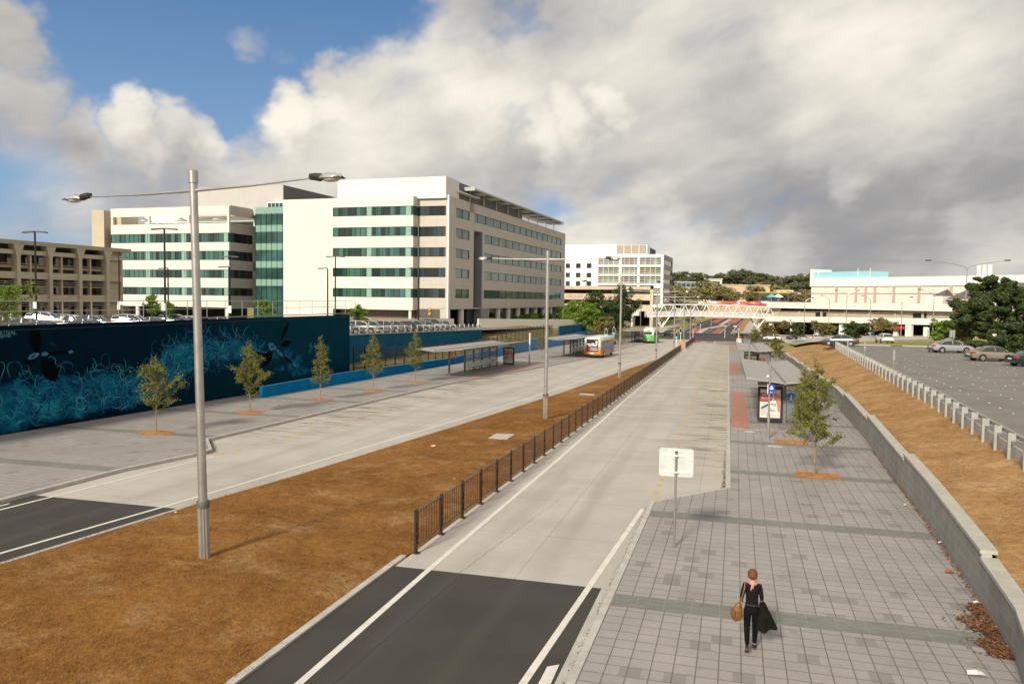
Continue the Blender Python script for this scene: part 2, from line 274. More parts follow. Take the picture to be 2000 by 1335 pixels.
# ---------------------------------------------------------------- mesh and object helpers
OFF = {}; CHN = {}
def tag(o, label=None, cat=None, group=None, kind=None):
    if label: o['label'] = label
    if cat: o['category'] = cat
    if group: o['group'] = group
    if kind: o['kind'] = kind
    return o
def thing(name, label, cat, loc=(0, 0, 0), group=None):
    o = bpy.data.objects.new(name, None); COL.objects.link(o); o.location = loc; o.empty_display_size = .3
    OFF[o] = Vector(loc); return tag(o, label, cat, group)
def link_mesh(name, me, m, parent=None):
    if m is not None and not me.materials: me.materials.append(MATS[m] if isinstance(m, str) else m)
    o = bpy.data.objects.new(name, me); COL.objects.link(o)
    if parent: o.parent = parent; CHN.setdefault(parent, []).append(o)
    OFF[o] = OFF.get(parent, Vector((0, 0, 0))) if parent else Vector((0, 0, 0))
    return o
class MB:
    def __init__(s): s.v = []; s.f = []; s.mi = []
    def add(s, vs, fs, mi=0):
        k = len(s.v); s.v += [tuple(v) for v in vs]; s.f += [tuple(i+k for i in f) for f in fs]; s.mi += [mi]*len(fs); return s
    def hexa(s, p, mi=0):                    # 8 points: bottom ring then top ring
        return s.add(p, [(3, 2, 1, 0), (4, 5, 6, 7), (0, 1, 5, 4), (1, 2, 6, 5), (2, 3, 7, 6), (3, 0, 4, 7)], mi)
    def box(s, x0, x1, y0, y1, z0, z1, mi=0):
        return s.hexa([(x0, y0, z0), (x1, y0, z0), (x1, y1, z0), (x0, y1, z0), (x0, y0, z1), (x1, y0, z1), (x1, y1, z1), (x0, y1, z1)], mi)
    def cbox(s, c, d, mi=0): return s.box(c[0]-d[0]/2, c[0]+d[0]/2, c[1]-d[1]/2, c[1]+d[1]/2, c[2]-d[2]/2, c[2]+d[2]/2, mi)
    def bar(s, a, b, w, h=None, mi=0):       # square bar from a to b
        h = h or w; a = Vector(a); b = Vector(b); d = (b-a).normalized(); up = Vector((0, 0, 1)) if abs(d.z) < .95 else Vector((0, 1, 0))
        x = d.cross(up).normalized()*w/2; y = x.cross(d).normalized()*h/2
        return s.hexa([a-x-y, a+x-y, a+x+y, a-x+y, b-x-y, b+x-y, b+x+y, b-x+y], mi)
    def tube(s, pts, rad, n=8, caps=True, mi=0):
        pts = [Vector(p) for p in pts]; rad = rad if isinstance(rad, (list, tuple)) else [rad]*len(pts); k = len(s.v)
        prev = None
        for i, p in enumerate(pts):
            d = (pts[min(i+1, len(pts)-1)]-pts[max(i-1, 0)]).normalized()
            if prev is None: prev = d.orthogonal().normalized() if abs(d.z) < .99 else Vector((1, 0, 0))
            x = (prev-d*prev.dot(d)).normalized(); prev = x; y = d.cross(x)
            for j in range(n):
                a = 2*math.pi*j/n; s.v.append(tuple(p+(x*math.cos(a)+y*math.sin(a))*rad[i]))
        for i in range(len(pts)-1):
            for j in range(n):
                s.f.append((k+i*n+j, k+i*n+(j+1) % n, k+(i+1)*n+(j+1) % n, k+(i+1)*n+j)); s.mi.append(mi)
        if caps:
            s.f.append(tuple(k+j for j in reversed(range(n)))); s.f.append(tuple(k+(len(pts)-1)*n+j for j in range(n))); s.mi += [mi, mi]
        return s
    def prism(s, poly, vec, mi=0):           # a flat outline pushed along vec
        n = len(poly); a = [Vector(p) for p in poly]; b = [p+Vector(vec) for p in a]
        fs = [tuple(reversed(range(n))), tuple(range(n, 2*n))]+[(i, (i+1) % n, n+(i+1) % n, n+i) for i in range(n)]
        return s.add(a+b, fs, mi)
    def quad(s, a, b, c, d, mi=0): return s.add([a, b, c, d], [(0, 1, 2, 3)], mi)
    def disc(s, c, ax, r, th, n=16, mi=0, r2=None):
        c = Vector(c); ax = Vector(ax).normalized(); return s.tube([c-ax*th/2, c+ax*th/2], [r, r2 if r2 is not None else r], n, True, mi)
    def ball(s, c, r, seg=10, ring=7, sc=(1, 1, 1), mi=0):
        vs = [(c[0], c[1], c[2]+r*sc[2])]
        for i in range(1, ring):
            th = math.pi*i/ring
            for j in range(seg):
                a = 2*math.pi*j/seg; vs.append((c[0]+r*sc[0]*math.sin(th)*math.cos(a), c[1]+r*sc[1]*math.sin(th)*math.sin(a), c[2]+r*sc[2]*math.cos(th)))
        vs.append((c[0], c[1], c[2]-r*sc[2])); fs = [(0, 1+j, 1+(j+1) % seg) for j in range(seg)]
        for i in range(ring-2):
            for j in range(seg): fs.append((1+i*seg+j, 1+(i+1)*seg+j, 1+(i+1)*seg+(j+1) % seg, 1+i*seg+(j+1) % seg))
        L = len(vs)-1; o = 1+(ring-2)*seg; fs += [(L, o+(j+1) % seg, o+j) for j in range(seg)]
        return s.add(vs, fs, mi)
    def mesh(s, name, mats=None, off=Vector((0, 0, 0)), smooth=False):
        me = bpy.data.meshes.new(name); me.from_pydata([(v[0]-off[0], v[1]-off[1], v[2]-off[2]) for v in s.v], [], s.f); me.update()
        if mats:
            for m in (mats if isinstance(mats, (list, tuple)) else [mats]): me.materials.append(MATS[m] if isinstance(m, str) else m)
            if isinstance(mats, (list, tuple)) and len(mats) > 1: me.polygons.foreach_set('material_index', s.mi)
        if smooth: me.polygons.foreach_set('use_smooth', [True]*len(me.polygons)); me.set_sharp_from_angle(angle=R(smooth if smooth is not True else 40))
        return me
    def build(s, name, mats, parent=None, smooth=False, loc=None):
        off = OFF.get(parent, Vector((0, 0, 0))) if parent else Vector(loc or (0, 0, 0))
        o = link_mesh(name, s.mesh(name, mats, off, smooth), None, parent)
        if loc and not parent: o.location = loc; OFF[o] = Vector(loc)
        return o
def copy_tree(o, parent=None):
    c = o.copy(); COL.objects.link(c); c.parent = parent
    if parent is not None: CHN.setdefault(parent, []).append(c)
    for ch in KIDS(o): copy_tree(ch, c)
    return c
def KIDS(o): return list(CHN.get(o, []))
def place(src, used, loc, rz, label, group=None, name=None, scale=None):
    o = src if not used.get(src) else copy_tree(src); used[src] = True
    o.location = loc; o.rotation_euler = (0, 0, rz); o['label'] = label
    if group: o['group'] = group
    if scale: o.scale = scale
    return o
def text_mesh(txt, size, extr=.004, align='CENTER', bold=.0):
    cu = bpy.data.curves.new('t', 'FONT'); cu.body = txt; cu.size = size; cu.extrude = extr; cu.align_x = align; cu.align_y = 'CENTER'; cu.offset = bold*size; cu.resolution_u = 3
    o = bpy.data.objects.new('t', cu); COL.objects.link(o); dg = bpy.context.evaluated_depsgraph_get(); dg.update()
    me = bpy.data.meshes.new_from_object(o.evaluated_get(dg)); bpy.data.objects.remove(o); bpy.data.curves.remove(cu)
    return me
def lettering(name, txt, size, m, parent, origin, right, up=(0, 0, 1), extr=.004, bold=.012, align='CENTER'):
    me = text_mesh(txt, size, extr, align, bold); r = Vector(right).normalized(); u = Vector(up).normalized(); n = r.cross(u); o0 = Vector(origin)-OFF.get(parent, Vector((0, 0, 0)))
    for v in me.vertices: v.co = o0+r*v.co.x+u*v.co.y+n*v.co.z
    me.materials.clear(); return link_mesh(name, me, m, parent)
def zr(y):                                   # height of the street along its length
    if y < 190: return SLOPE*y
    if y < 230: return -3.173-(y-190)*.0167+.5*.0167*(y-190)**2/40
    if y < 262: return -3.507
    return -3.507+min(.5*.016*(y-262)**2/40, .32)+max(0, y-302)*.0155
def interp(tab, y):
    if y <= tab[0][0]: return tab[0][1]
    for (a, p), (b, q) in zip(tab, tab[1:]):
        if y <= b: return p+(q-p)*(y-a)/(b-a)
    return tab[-1][1]
def ys_for(y0, y1, *tabs):
    st = {y0, y1}; y = y0
    while y < y1: st.add(y); y += 4 if y < 60 else 10
    for t in tabs:
        if isinstance(t, list): st |= {a for a, _ in t if y0 < a < y1}
    return sorted(st)
def strip(name, left, right, y0, y1, m, dz=0., dz2=None, thick=0., kind='structure', nx=1, zf=None):
    lf = (lambda y: interp(left, y)) if isinstance(left, list) else (lambda y: left); rf = (lambda y: interp(right, y)) if isinstance(right, list) else (lambda y: right)
    zf = zf or zr; dz2 = dz if dz2 is None else dz2; b = MB(); ys = ys_for(y0, y1, left, right); n = nx+1
    for y in ys:
        for i in range(n):
            f = i/nx; b.v.append((lf(y)+(rf(y)-lf(y))*f, y, zf(y)+dz+(dz2-dz)*f))
    for k in range(len(ys)-1):
        for i in range(nx): b.f.append((k*n+i, k*n+i+1, (k+1)*n+i+1, (k+1)*n+i)); b.mi.append(0)
    if thick:
        K = len(b.v)
        for y in ys:
            for x, q in ((lf(y), dz), (rf(y), dz2)): b.v.append((x, y, zf(y)+q-thick))
        L = len(ys)
        for k in range(L-1):
            b.f += [(k*n, (k+1)*n, K+2*(k+1), K+2*k), (k*n+nx, K+2*k+1, K+2*(k+1)+1, (k+1)*n+nx)]; b.mi += [0, 0]
        b.f += [(0, K, K+1, nx), ((L-1)*n, (L-1)*n+nx, K+2*L-1, K+2*L-2)]; b.mi += [0, 0]
    o = b.build(name, m); o['kind'] = kind; return o
# ================================================================ the setting
def grid(name, xs, ys, zf, m, kind='structure'):
    b = MB(); n = len(xs)
    for y in ys:
        for x in xs: b.v.append((x, y, zf(x, y)))
    for k in range(len(ys)-1):
        for i in range(n-1): b.f.append((k*n+i, k*n+i+1, (k+1)*n+i+1, (k+1)*n+i)); b.mi.append(0)
    o = b.build(name, m, smooth=True); o['kind'] = kind; return o
def ss01(t): t = max(0., min(1., t)); return t*t*(3-2*t)
MX = -34.3                                   # the mural wall's street face
RK = [(0, -2.8), (13.7, -2.57), (27.7, -2.42), (30.9, .12), (126, .27), (178, .3), (186, -1.6), (200, -3.0), (206, -3.0)]
LK = [(-10, -22.6), (20.6, -22.95), (26, -23.0), (30.4, -22.4), (31.2, -22.5), (33.6, -24.46), (49.5, -24.25), (66.5, -24.0), (83, -22.4), (101, -20.45), (126, -18.9), (175, -18.35), (214, -17.8)]
LR = [(-10, -18.9), (15.8, -17.7), (21.4, -17.2), (28.3, -16.3), (43.5, -14.9), (65, -13.1), (97, -11.3), (114, -10.1), (121, -8.9), (137, -8.9), (142, -9.9), (212, -9.4)]
WB = [(0, 4.4), (14, 4.9), (17, 5.5), (20.5, 5.82), (28, 6.35), (46, 7.3), (62, 7.9), (130, 8.05)]   # foot of the retaining wall
GR = [(0, 8.1), (22, 9.25), (31, 9.8), (47, 10.9), (129, 14.8), (140, 15.3)]                          # guardrail line
def gnd(x, y):
    z = zr(y)-.9
    z += ss01((y-430)/500)*8*ss01((abs(x-30)-10)/200+.25)
    return z
grid('ground', [-3000, -1200, -600, -300, -150, -60, -34, 0, 34, 60, 100, 160, 300, 600, 1200, 3000], [-80, 0, 50, 100, 150, 190, 230, 262, 300, 340, 400, 470, 560, 700, 900, 1300, 3000, 5000], gnd, 'verge_grass')
def off(tab, d): return [(a, b+d) for a, b in tab]
strip('road_surface', -8.12, RK, 18.8, 206, 'road_concrete')
strip('road_asphalt', -8.15, off(RK, -.24), 0, 18.8, 'asphalt')
strip('gutter', off(RK, -.24), RK, 0, 18.8, KERB)
strip('kerb', RK, off(RK, .16), 0, 206, KERB, .13, .13, .5)
strip('walkway', off(RK, .16), off(WB, .1), 0, 206, 'paving', .125)
strip('kerb', -8.32, -8.15, 0, 19.6, KERB, .05, .05, .3)
strip('road_surface', LK, LR, 22, 214, 'road_concrete')
strip('road_asphalt', LK, off(LR, -.0), -10, 22, 'asphalt')
strip('kerb', off(LK, -.17), LK, -10, 214, KERB, .14, .14, .5)
strip('walkway', -34.4, off(LK, -.17), -10, 52, 'paving', .125); strip('walkway', -32.3, off(LK, -.17), 52, 214, 'paving', .125)
strip('kerb', LR, off(LR, .15), -10, 22, KERB, .03, .03, .3)
def lawn(x, y):
    return zr(y)+.05+.06*math.sin(x*.9+y*.13)*math.sin(y*.31)+.1*math.sin(min(1, max(0, (x-interp(LR, y))/max(.5, (-8.2-interp(LR, y)))))*math.pi)
def lawnstrip():
    b = MB(); ys = [-8+i*1.0 for i in range(130)]; n = 15
    for y in ys:
        l = interp(LR, y)+(.15 if y < 22 else 0); r = -8.14 if y > 19.6 else -8.32
        for i in range(n):
            x = l+(r-l)*i/(n-1); e = i in (0, n-1); b.v.append((x, y, zr(y)+.0 if e else lawn(x, y)))
    for k in range(len(ys)-1):
        for i in range(n-1): b.f.append((k*n+i, k*n+i+1, (k+1)*n+i+1, (k+1)*n+i)); b.mi.append(0)
    o = b.build('median_lawn', 'dry_grass', smooth=True); o['kind'] = 'structure'
lawnstrip()
strip('traffic_island', off(LR, .0), -8.2, 142, 208, CONC, .12, .12, .3)
# blades and straw over the near lawn: dry, broken, nobody could count it
def straw(name, n, area, zf, m, h=(.02, .06), seed=3):
    rng = random.Random(seed); b = MB()
    for _ in range(n):
        x, y = area(rng); z = zf(x, y); a = rng.uniform(0, 6.28); l = rng.uniform(.03, .09); w = .008; hh = rng.uniform(*h)
        dx, dy = math.cos(a), math.sin(a)
        b.add([(x-dy*w, y+dx*w, z), (x+dy*w, y-dx*w, z), (x+dx*l, y+dy*l, z+hh)], [(0, 1, 2)])
    o = b.build(name, m); o['kind'] = 'stuff'; return o
def med_area(r):
    y = 10+48*r.random()**1.6; l = interp(LR, y)+.2; return l-.02+(-8.12-l)*r.random(), y
straw('dry_grass', 70000, med_area, lambda x, y: lawn(max(interp(LR, y)+.1, min(x, -8.2)), y), mat('straw', (.44, .235, .08), .9, var=.5, scale=9, col2=(.22, .085, .02)))
# painted lines
def pline(tab, w, y0, y1, m=LINE, name='road_marking', dz=.006): return strip(name, off(tab, -w/2), off(tab, w/2), y0, y1, m, dz)
pline([(0, -7.0), (19, -7.2), (36, -7.2), (65, -7.45), (150, -7.6)], .15, 0, 195)
pline([(0, -4.1), (13.4, -3.35), (27, -2.61)], .15, 0, 27.0)
b = MB(); b.prism([(-3.1, 11, zr(11)+.006), (-2.83, 11, zr(11)+.006), (-2.88, 14.4, zr(14.4)+.006), (-3.08, 14.25, zr(14.25)+.006)], (0, 0, .002)); b.build('road_marking', LINE)['kind'] = 'structure'
WR = [(-10, -19.6), (16.6, -18.4), (21.4, -17.85), (24, -17.6), (35, -16.6), (47.4, -15.5), (69.7, -13.9), (97, -12.7), (137, -10.9), (205, -10.4)]
pline(WR, .13, -10, 205); pline([(-10, -22.1), (20, -22.33), (30.2, -21.8)], .13, -10, 30.3); pline([(-10, -22.6), (21, -22.75)], .1, -10, 20.8)
b = MB()
for i in range(78):
    y = 28.2+i*1.3
    if random.random() < .9: z0, z1 = zr(y)+.006, zr(y+.5)+.006; x = -2.37+.01*random.random(); w = .085; b.quad((x-w, y, z0), (x+w, y, z0), (x+w, y+.5, z1), (x-w, y+.5, z1))
LY = [(30, -21.9), (33, -21.8), (47, -21.5), (58.6, -20.7), (90, -18.8), (150, -17)]
for i in range(60):
    y = 30.7+i*1.3; z0, z1 = zr(y)+.006, zr(y+.5)+.006; x = interp(LY, y); w = .085; b.quad((x-w, y, z0), (x+w, y, z0), (x+w, y+.5, z1), (x-w, y+.5, z1))
b.build('yellow_dashes', YEL)['kind'] = 'structure'
def patch(name, x0, x1, y0, y1, m, dz): return strip(name, x0, x1, y0, y1, m, dz)
for y0, y1 in ((48, 71), (94, 114), (152, 175)): patch('tactile_paving', .42, 1.45, y0, y1, REDT, .131)
strip('tactile_paving', off(LK, -1.15), off(LK, -.3), 73, 96, REDT, .131); strip('tactile_paving', off(LK, -1.1), off(LK, -.3), 112, 134, REDT, .131)
for y in (47.2, 71.5, 93, 115, 136): patch('drain_line', .45, 7.0, y, y+.15, mat('drain_pale', (.55, .52, .47), .7), .131)
patch('drain_line', -30, -24.3, 72, 72.12, 'drain_pale', .131)
for y0, y1, x0, x1 in ((196, 204, -7.8, -6.2), (196, 204, -4.6, -3.1), (196, 198.6, -6.2, -4.6)): patch('bus_lane_paint', x0, x1, y0, y1, 'asphalt_red', .008)
# crossing street and the road that climbs beyond it
zfl = lambda y: zr(y)
strip('cross_street', -150, 160, 205, 262, 'asphalt', -.012)
FR = lambda d: [(262, -15.5+d), (330, -12.8+d), (420, -7.5+d), (620, 1+d)]
strip('far_road', FR(0), FR(17.39), 262, 620, 'asphalt')
strip('far_verge', FR(-40), FR(0), 262, 620, 'verge_grass', .03); strip('far_verge', FR(17.39), FR(70), 262, 620, 'jute', .03)
strip('far_path', FR(-9), FR(-5), 262, 620, CONC, .05)
strip('far_path', FR(19.98), FR(22.94), 262, 620, CONC, .05)
strip('road_marking', FR(5.55), FR(7.62), 262, 300, CONC, .02); strip('road_marking', [(300, -8.4), (330, -2)], [(300, -5.6), (330, 1.5)], 300, 330, CONC, .02); strip('road_marking', FR(9.25), FR(11.25), 330, 400, CONC, .02)
strip('bus_lane_paint', FR(3.11), FR(5.4), 262, 300, 'asphalt_red', .012); strip('bus_lane_paint', FR(10.51), FR(12.73), 262, 305, 'asphalt_red', .012)
strip('bus_lane_paint', FR(11.47), FR(15.17), 345, 440, 'asphalt_red', .012); strip('bus_lane_paint', FR(4.44), FR(7.4), 350, 460, 'asphalt_red', .012)
strip('road_marking', FR(0.52), FR(0.74), 262, 600, LINE, .012); strip('road_marking', FR(16.58), FR(16.8), 262, 600, LINE, .012); strip('road_marking', FR(13.02), FR(13.25), 262, 420, LINE, .012); strip('road_marking', FR(2.96), FR(3.11), 262, 380, LINE, .02)
strip('road_marking', -8.5, 5.5, 261.2, 261.8, LINE, .004)
for i in range(4): strip('lane_arrow', FR(8.44), FR(9.77), 268+i*11, 269.2+i*11, LINE, .014)
# ---- right: bank, car park, verge
def cpz(y): return 1.78-.0075*y
def zR(x, y):
    if y < 118: return cpz(y)
    t = ss01((y-118)/85); target = -3.42+max(0., min(1., (x-12)/44))*2.5
    return cpz(118)*(1-t)+target*t
strip('car_park', off(GR, .32), 170, 0, 118, 'asphalt_old', nx=10, zf=cpz)
strip('kerb', off(GR, .2), off(GR, .34), 0, 118, KERB, .03, .03, .6, zf=cpz)
def bank():
    b = MB(); n = 9; ys = [0+i*2.0 for i in range(71)]
    for y in ys:
        l = interp(WB, y)+.36; r = interp(GR, y)+.55; zl = zr(y)+1.12; zh = cpz(y)-.38 if y < 118 else zR(16, y)-.2
        for i in range(n):
            f = i/(n-1); x = l+(r-l)*f; e = ss01(f*1.08); b.v.append((x, y, zl+(zh-zl)*(f*.7+e*.3)+(.05*math.sin(x*2.1+y*.7)*math.sin(y*1.3) if 0 < i < n-1 else 0)))
    for k in range(len(ys)-1):
        for i in range(n-1): b.f.append((k*n+i, k*n+i+1, (k+1)*n+i+1, (k+1)*n+i)); b.mi.append(0)
    o = b.build('bank', 'jute', smooth=True); o['kind'] = 'structure'
    return b
BK = bank()
strip('bank', off(WB, -.42), off(WB, .4), 0, 14, 'jute', .80, 1.1)
def bankz(x, y):
    l = interp(WB, y)+.36; r = interp(GR, y)+.55; f = max(0, min(1, (x-l)/(r-l))); zl = zr(y)+1.12; zh = cpz(y)-.38
    return zl+(zh-zl)*(f*.7+ss01(f*1.08)*.3)
def bank_area(r):
    y = 16+50*r.random()**1.5; l = interp(WB, y)+.4; q = interp(GR, y)+.4; return l+(q-l)*r.random(), y
straw('dry_grass', 26000, bank_area, lambda x, y: bankz(x, y)-.01, mat('straw_pale', (.52, .33, .16), .9, var=.45, scale=9, col2=(.32, .18, .07)), seed=5)
grid('verge', [14, 20, 28, 40, 56, 75, 110, 170], [118, 124, 132, 145, 160, 180, 203], lambda x, y: zR(x, y)+.04, 'verge_grass')
strip('verge', 8.1, 14.3, 138, 206, 'verge_grass', .14, .14, nx=3, zf=lambda y: zr(y))
b = MB(); 
for a_, c_ in ((118, 130), (130, 140)): b.quad((14.6, a_, -1.5), (14.6, c_, -2.2), (14.6, c_, zR(15, c_)+.1), (14.6, a_, cpz(118)+.05))
b.build('bank', 'jute')['kind'] = 'structure'
grid('mall_forecourt', [14, 20, 28, 40, 56, 75, 110, 170], [203, 215, 230, 262], lambda x, y: zR(x, y)+.06, CONC)
grid('service_road', [14, 20, 28, 40, 56, 75, 110, 170], [150, 160, 172], lambda x, y: zR(x, y)+.10, 'asphalt_old')
b = MB()
for x0, x1 in ((17, 21.5), (23, 27.5), (29, 34), (40, 52)): b.box(x0, x1, 117.8, 118.2, .8, 1.02)
b.build('kerb', KERB)['kind'] = 'structure'
# raised pavement markers studding the car park
b = MB(); rng = random.Random(2)
for i in range(16):
    for j in range(40):
        y = 22.5+j*2.25+(i % 2)*.5; x = 9.6+i*1.8+.045*(y-40)+rng.uniform(-.03, .03)
        if x > interp(GR, y)+1.0 and y < 110 and rng.random() < (.85 if y < 70 else .4): z = cpz(y)+.002; b.disc((x, y, z+.012), (0, 0, 1), .05, .024, 8, r2=.038)
o = b.build('parking_studs', mat('stud_white', (.60, .58, .53), .5)); o['kind'] = 'stuff'
# ---- left: the upper car park behind the mural wall
def lcz(y): return 2.62-.022*max(0, y-75)
grid('car_park', [-400, -200, -120, -80, -60, -45, -37.6], [-40, 0, 30, 75, 100, 130, 170, 200], lambda x, y: lcz(y), 'asphalt_old')
grid('car_park', [-37.6, -34.5], [-40, 0, 30, 67.9], lambda x, y: lcz(y), 'asphalt_old')
lowtop = [(50, .06), (64, -.02), (73, -.25), (89, -.6), (111, -.64), (112, -.42), (140, -.27), (155, -.42), (187, -.48)]
def lslope(x, y):
    f = (x+41)/8.6; top = interp(lowtop, y)-.25; hi = .0+ss01((y-105)/20)*1.3-max(0, y-150)*.02
    return hi+(top-hi)*max(0, min(1, f))
grid('slope', [-41, -38, -35, -32.4], [68, 80, 95, 110, 125, 140, 155, 170, 187, 205], lslope, 'slope_grass')
# hills behind everything
def hz(x, y):
    e = math.exp(-((x-40)/260)**2)
    return -6+ss01((y-420)/230)*(13+6*e+2*math.sin(x*.013+1)+1.5*math.sin(x*.031))-ss01((y-900)/500)*10
grid('hill', [-900+60*i for i in range(31)], [400, 430, 470, 510, 560, 620, 700, 800, 950, 1200, 1700], hz, mat('hill_ground', (.05, .06, .03), .95, var=.4, scale=.02, col2=(.10, .095, .05)))
# ================================================================ walls, mural, fences
# ---- mural wall
def mural():
    m, t, b, oc = base('mural_paint'); oc = t.scale(oc, (1, 1, 1), (0, 30, 0)); x, y, z = t.sep(oc)
    yz = t.comb(y, z, 0.)
    n = t.noise(yz, .55, 6, .6, .6); n2 = t.noise(t.scale(yz, (1, 1, 1), (8, 3, 0)), 1.4, 5, .6, .8)
    def blob(cy, cz, ry, rz):
        d = t.math('SQRT', t.math('ADD', t.math('POWER', t.math('DIVIDE', t.math('SUBTRACT', y, cy), ry), 2.), t.math('POWER', t.math('DIVIDE', t.math('SUBTRACT', z, cz), rz), 2.)))
        return t.ss(d, .35, 1.15, 1, 0)
    acc = None
    for q in WAVE:
        v = blob(*q); acc = v if acc is None else t.math('MAXIMUM', acc, v)
    msk = t.ss(t.math('ADD', acc, t.math('MULTIPLY', t.math('SUBTRACT', n, .5), 1.4)), .35, .85)
    wav = t.mix(t.ss(n2, .38, .62), (.003, .055, .15), (.008, .17, .28)); wav = t.mix(t.ss(n, .5, .72), wav, (.018, .30, .40))
    c = t.mix(t.ss(y, 36, 66), (.0012, .012, .026), (.002, .040, .066)); c = t.mix(t.math('MULTIPLY', msk, .8), c, wav)
    sp = None
    for q in ((58.6, 1.0, 1.9, 1.0), (57.5, 1.9, 1.2, .8), (59.5, .3, 2.6, .5), (61.0, 2.2, .9, .6), (55.6, 2.0, .8, .9), (56.5, .9, 1.2, .35), (64.2, 2.1, .7, .4)):
        v = blob(*q); sp = v if sp is None else t.math('MAXIMUM', sp, v)
    c = t.mix(t.math('MULTIPLY', t.ss(t.math('ADD', sp, t.math('MULTIPLY', t.math('SUBTRACT', n2, .5), 3.2)), .45, 1.5), .8), c, (.012, .17, .33))
    w = t.noise(oc, .6, 5); c = t.mix(1., c, t.comb(*[t.lin(w, .3, .7, .85, 1.15)]*3), 'MULTIPLY')
    t.put(b.inputs['Base Color'], c); b.inputs['Roughness'].default_value = .95; b.inputs['Specular IOR Level'].default_value = .03
WAVE = [(28.5, .6, 4, 1.9), (31.5, .9, 3.0, 1.8), (34.5, 1.0, 3, 1.7), (37.5, 1.0, 2.6, 1.5), (40, .9, 2.4, 1.3), (42.5, 1.5, 2, 1.5), (44.5, 2.4, 2.4, 1.4), (47, 2.8, 2.4, 1.2), (50, 2.6, 2.4, 1.1), (52, 2.5, 1.4, .6)]
mural()
mw = thing('mural_wall', 'tall dark navy retaining wall painted with swirling teal waves and swimming divers', 'wall', (MX-.15, 30, 0))
b = MB(); b.hexa([(MX-.3, -12, -1.2), (MX, -12, -1.2), (MX, 68.4, -2.2), (MX-.3, 68.4, -2.2), (MX-.3, -12, 5.03), (MX, -12, 5.03), (MX, 68.4, 4.92), (MX-.3, 68.4, 4.92)])
b.build('wall_face', 'mural_paint', mw)
b = MB(); b.box(MX-.32, MX+.035, -12, 68.42, 4.72, 4.76); b.build('capping_bead', mat('navy_trim', (.004, .025, .04), .6), mw)
b = MB(); b.box(MX-.33, MX+.03, -12, 68.45, 5.03, 5.09); b.build('coping', mat('coping_dull', (.20, .21, .19), .8), mw)
def ribbon(b, pts, w, mi=0):
    n = len(pts); k = len(b.v)
    for i, (y, z) in enumerate(pts):
        a = pts[max(i-1, 0)]; c = pts[min(i+1, n-1)]; dy, dz = c[0]-a[0], c[1]-a[1]; L = math.hypot(dy, dz) or 1
        ww = w*math.sin(math.pi*(i+.6)/(n+.2)); b.v += [(b.px, y-dz/L*ww, z+dy/L*ww), (b.px, y+dz/L*ww, z-dy/L*ww)]
    for i in range(n-1): b.f.append((k+2*i, k+2*i+1, k+2*i+3, k+2*i+2)); b.mi.append(mi)
def curls():
    rng = random.Random(11); lay = [MB(), MB(), MB(), MB()]
    for i, l in enumerate(lay): l.px = MX+.004+.002*i
    for k in range(1150):
        cy, cz, ry, rz = rng.choice(WAVE); a = rng.uniform(0, 6.28); q = rng.random()**.55
        y = cy+math.cos(a)*ry*q*.98; z = cz+math.sin(a)*rz*q*.98
        if z < zr(y)+.45 or y < 24: continue
        i = min(3, int(abs(rng.gauss(0, 1.7)))); n = 18; L = rng.uniform(.35, 1.5)*(1.25 if i < 2 else .9); th = rng.gauss(0, .9)+rng.choice((0, 0, math.pi)); sg = rng.choice((-1, 1))
        k0 = rng.uniform(.0, 2.2)*sg; k1 = rng.uniform(2.5, 9.0)*(sg if rng.random() < .7 else -sg); pts = [(y, z)]
        for j in range(n):
            f = j/n; th += (k0+(k1-k0)*f*f)*L/n; y += math.cos(th)*L/n*1.1; z += math.sin(th)*L/n; pts.append((y, z))
        if min(p[1] for p in pts) < zr(y)+.3: continue
        ribbon(lay[i], pts, (.040, .028, .017, .012)[i]*rng.uniform(.4, 1.4))
    for i, (l, c) in enumerate(zip(lay, ((.002, .07, .18), (.006, .16, .26), (.03, .28, .34), (.14, .44, .48)))):
        l.build('painted_curls', mat('curl_%d' % i, c, .7, var=.3, scale=.8, spec=.1), mw)
curls()
def flat(name, polys, m, dx):                # painted shape: outline on the wall in (y, z)
    b = MB()
    for p in polys: k = len(b.v); b.v += [(MX+dx, y, z) for y, z in p]; b.f.append(tuple(range(k, k+len(p)))); b.mi.append(0)
    return b.build(name, m, mw)
def wp(px, py): q = PX(px, py, MX); return (q.y, q.z)
def oval(a, bb, w, n=14, taper=.5):
    (y0, z0), (y1, z1) = wp(*a), wp(*bb); dy, dz = y1-y0, z1-z0; L = math.hypot(dy, dz); ny, nz = -dz/L, dy/L; o = []
    for s in (1, -1):
        for j in range(n):
            f = j/(n-1) if s == 1 else 1-j/(n-1); ww = w*math.sin(math.pi*min(1, f*.96+.02))**.7*(1-taper*f); o.append((y0+dy*f+ny*ww*s, z0+dz*f+nz*ww*s))
    return o
NAVY = mat('figure_black', (.0012, .002, .004), .9, var=.2, spec=.05); BL = mat('figure_blue', (.02, .13, .32), .7, var=.5, scale=3, col2=(.10, .30, .48), spec=.1)
flat('painted_diver', [oval((72, 690), (66, 634), .38, taper=.1), oval((82, 700), (110, 742), .42, taper=-.2), oval((86, 692), (136, 686), .09, taper=.2), oval((70, 698), (44, 708), .16, taper=.1),
     oval((531, 700), (500, 688), .25), oval((534, 680), (514, 716), .34, taper=-.2), oval((548, 664), (564, 630), .22, taper=.1), oval((548, 674), (568, 668), .24, taper=-.1), oval((552, 694), (574, 712), .11, taper=.1)], NAVY, .014)
flat('painted_diver', [oval((54, 700), (76, 690), .16, taper=.2), oval((80, 692), (94, 690), .13, taper=.3), oval((133, 687), (143, 686), .10, taper=.2), oval((524, 672), (540, 684), .36, taper=.3), oval((537, 680), (553, 696), .16, taper=.1), oval((571, 709), (578, 714), .13, taper=.1)], BL, .018)
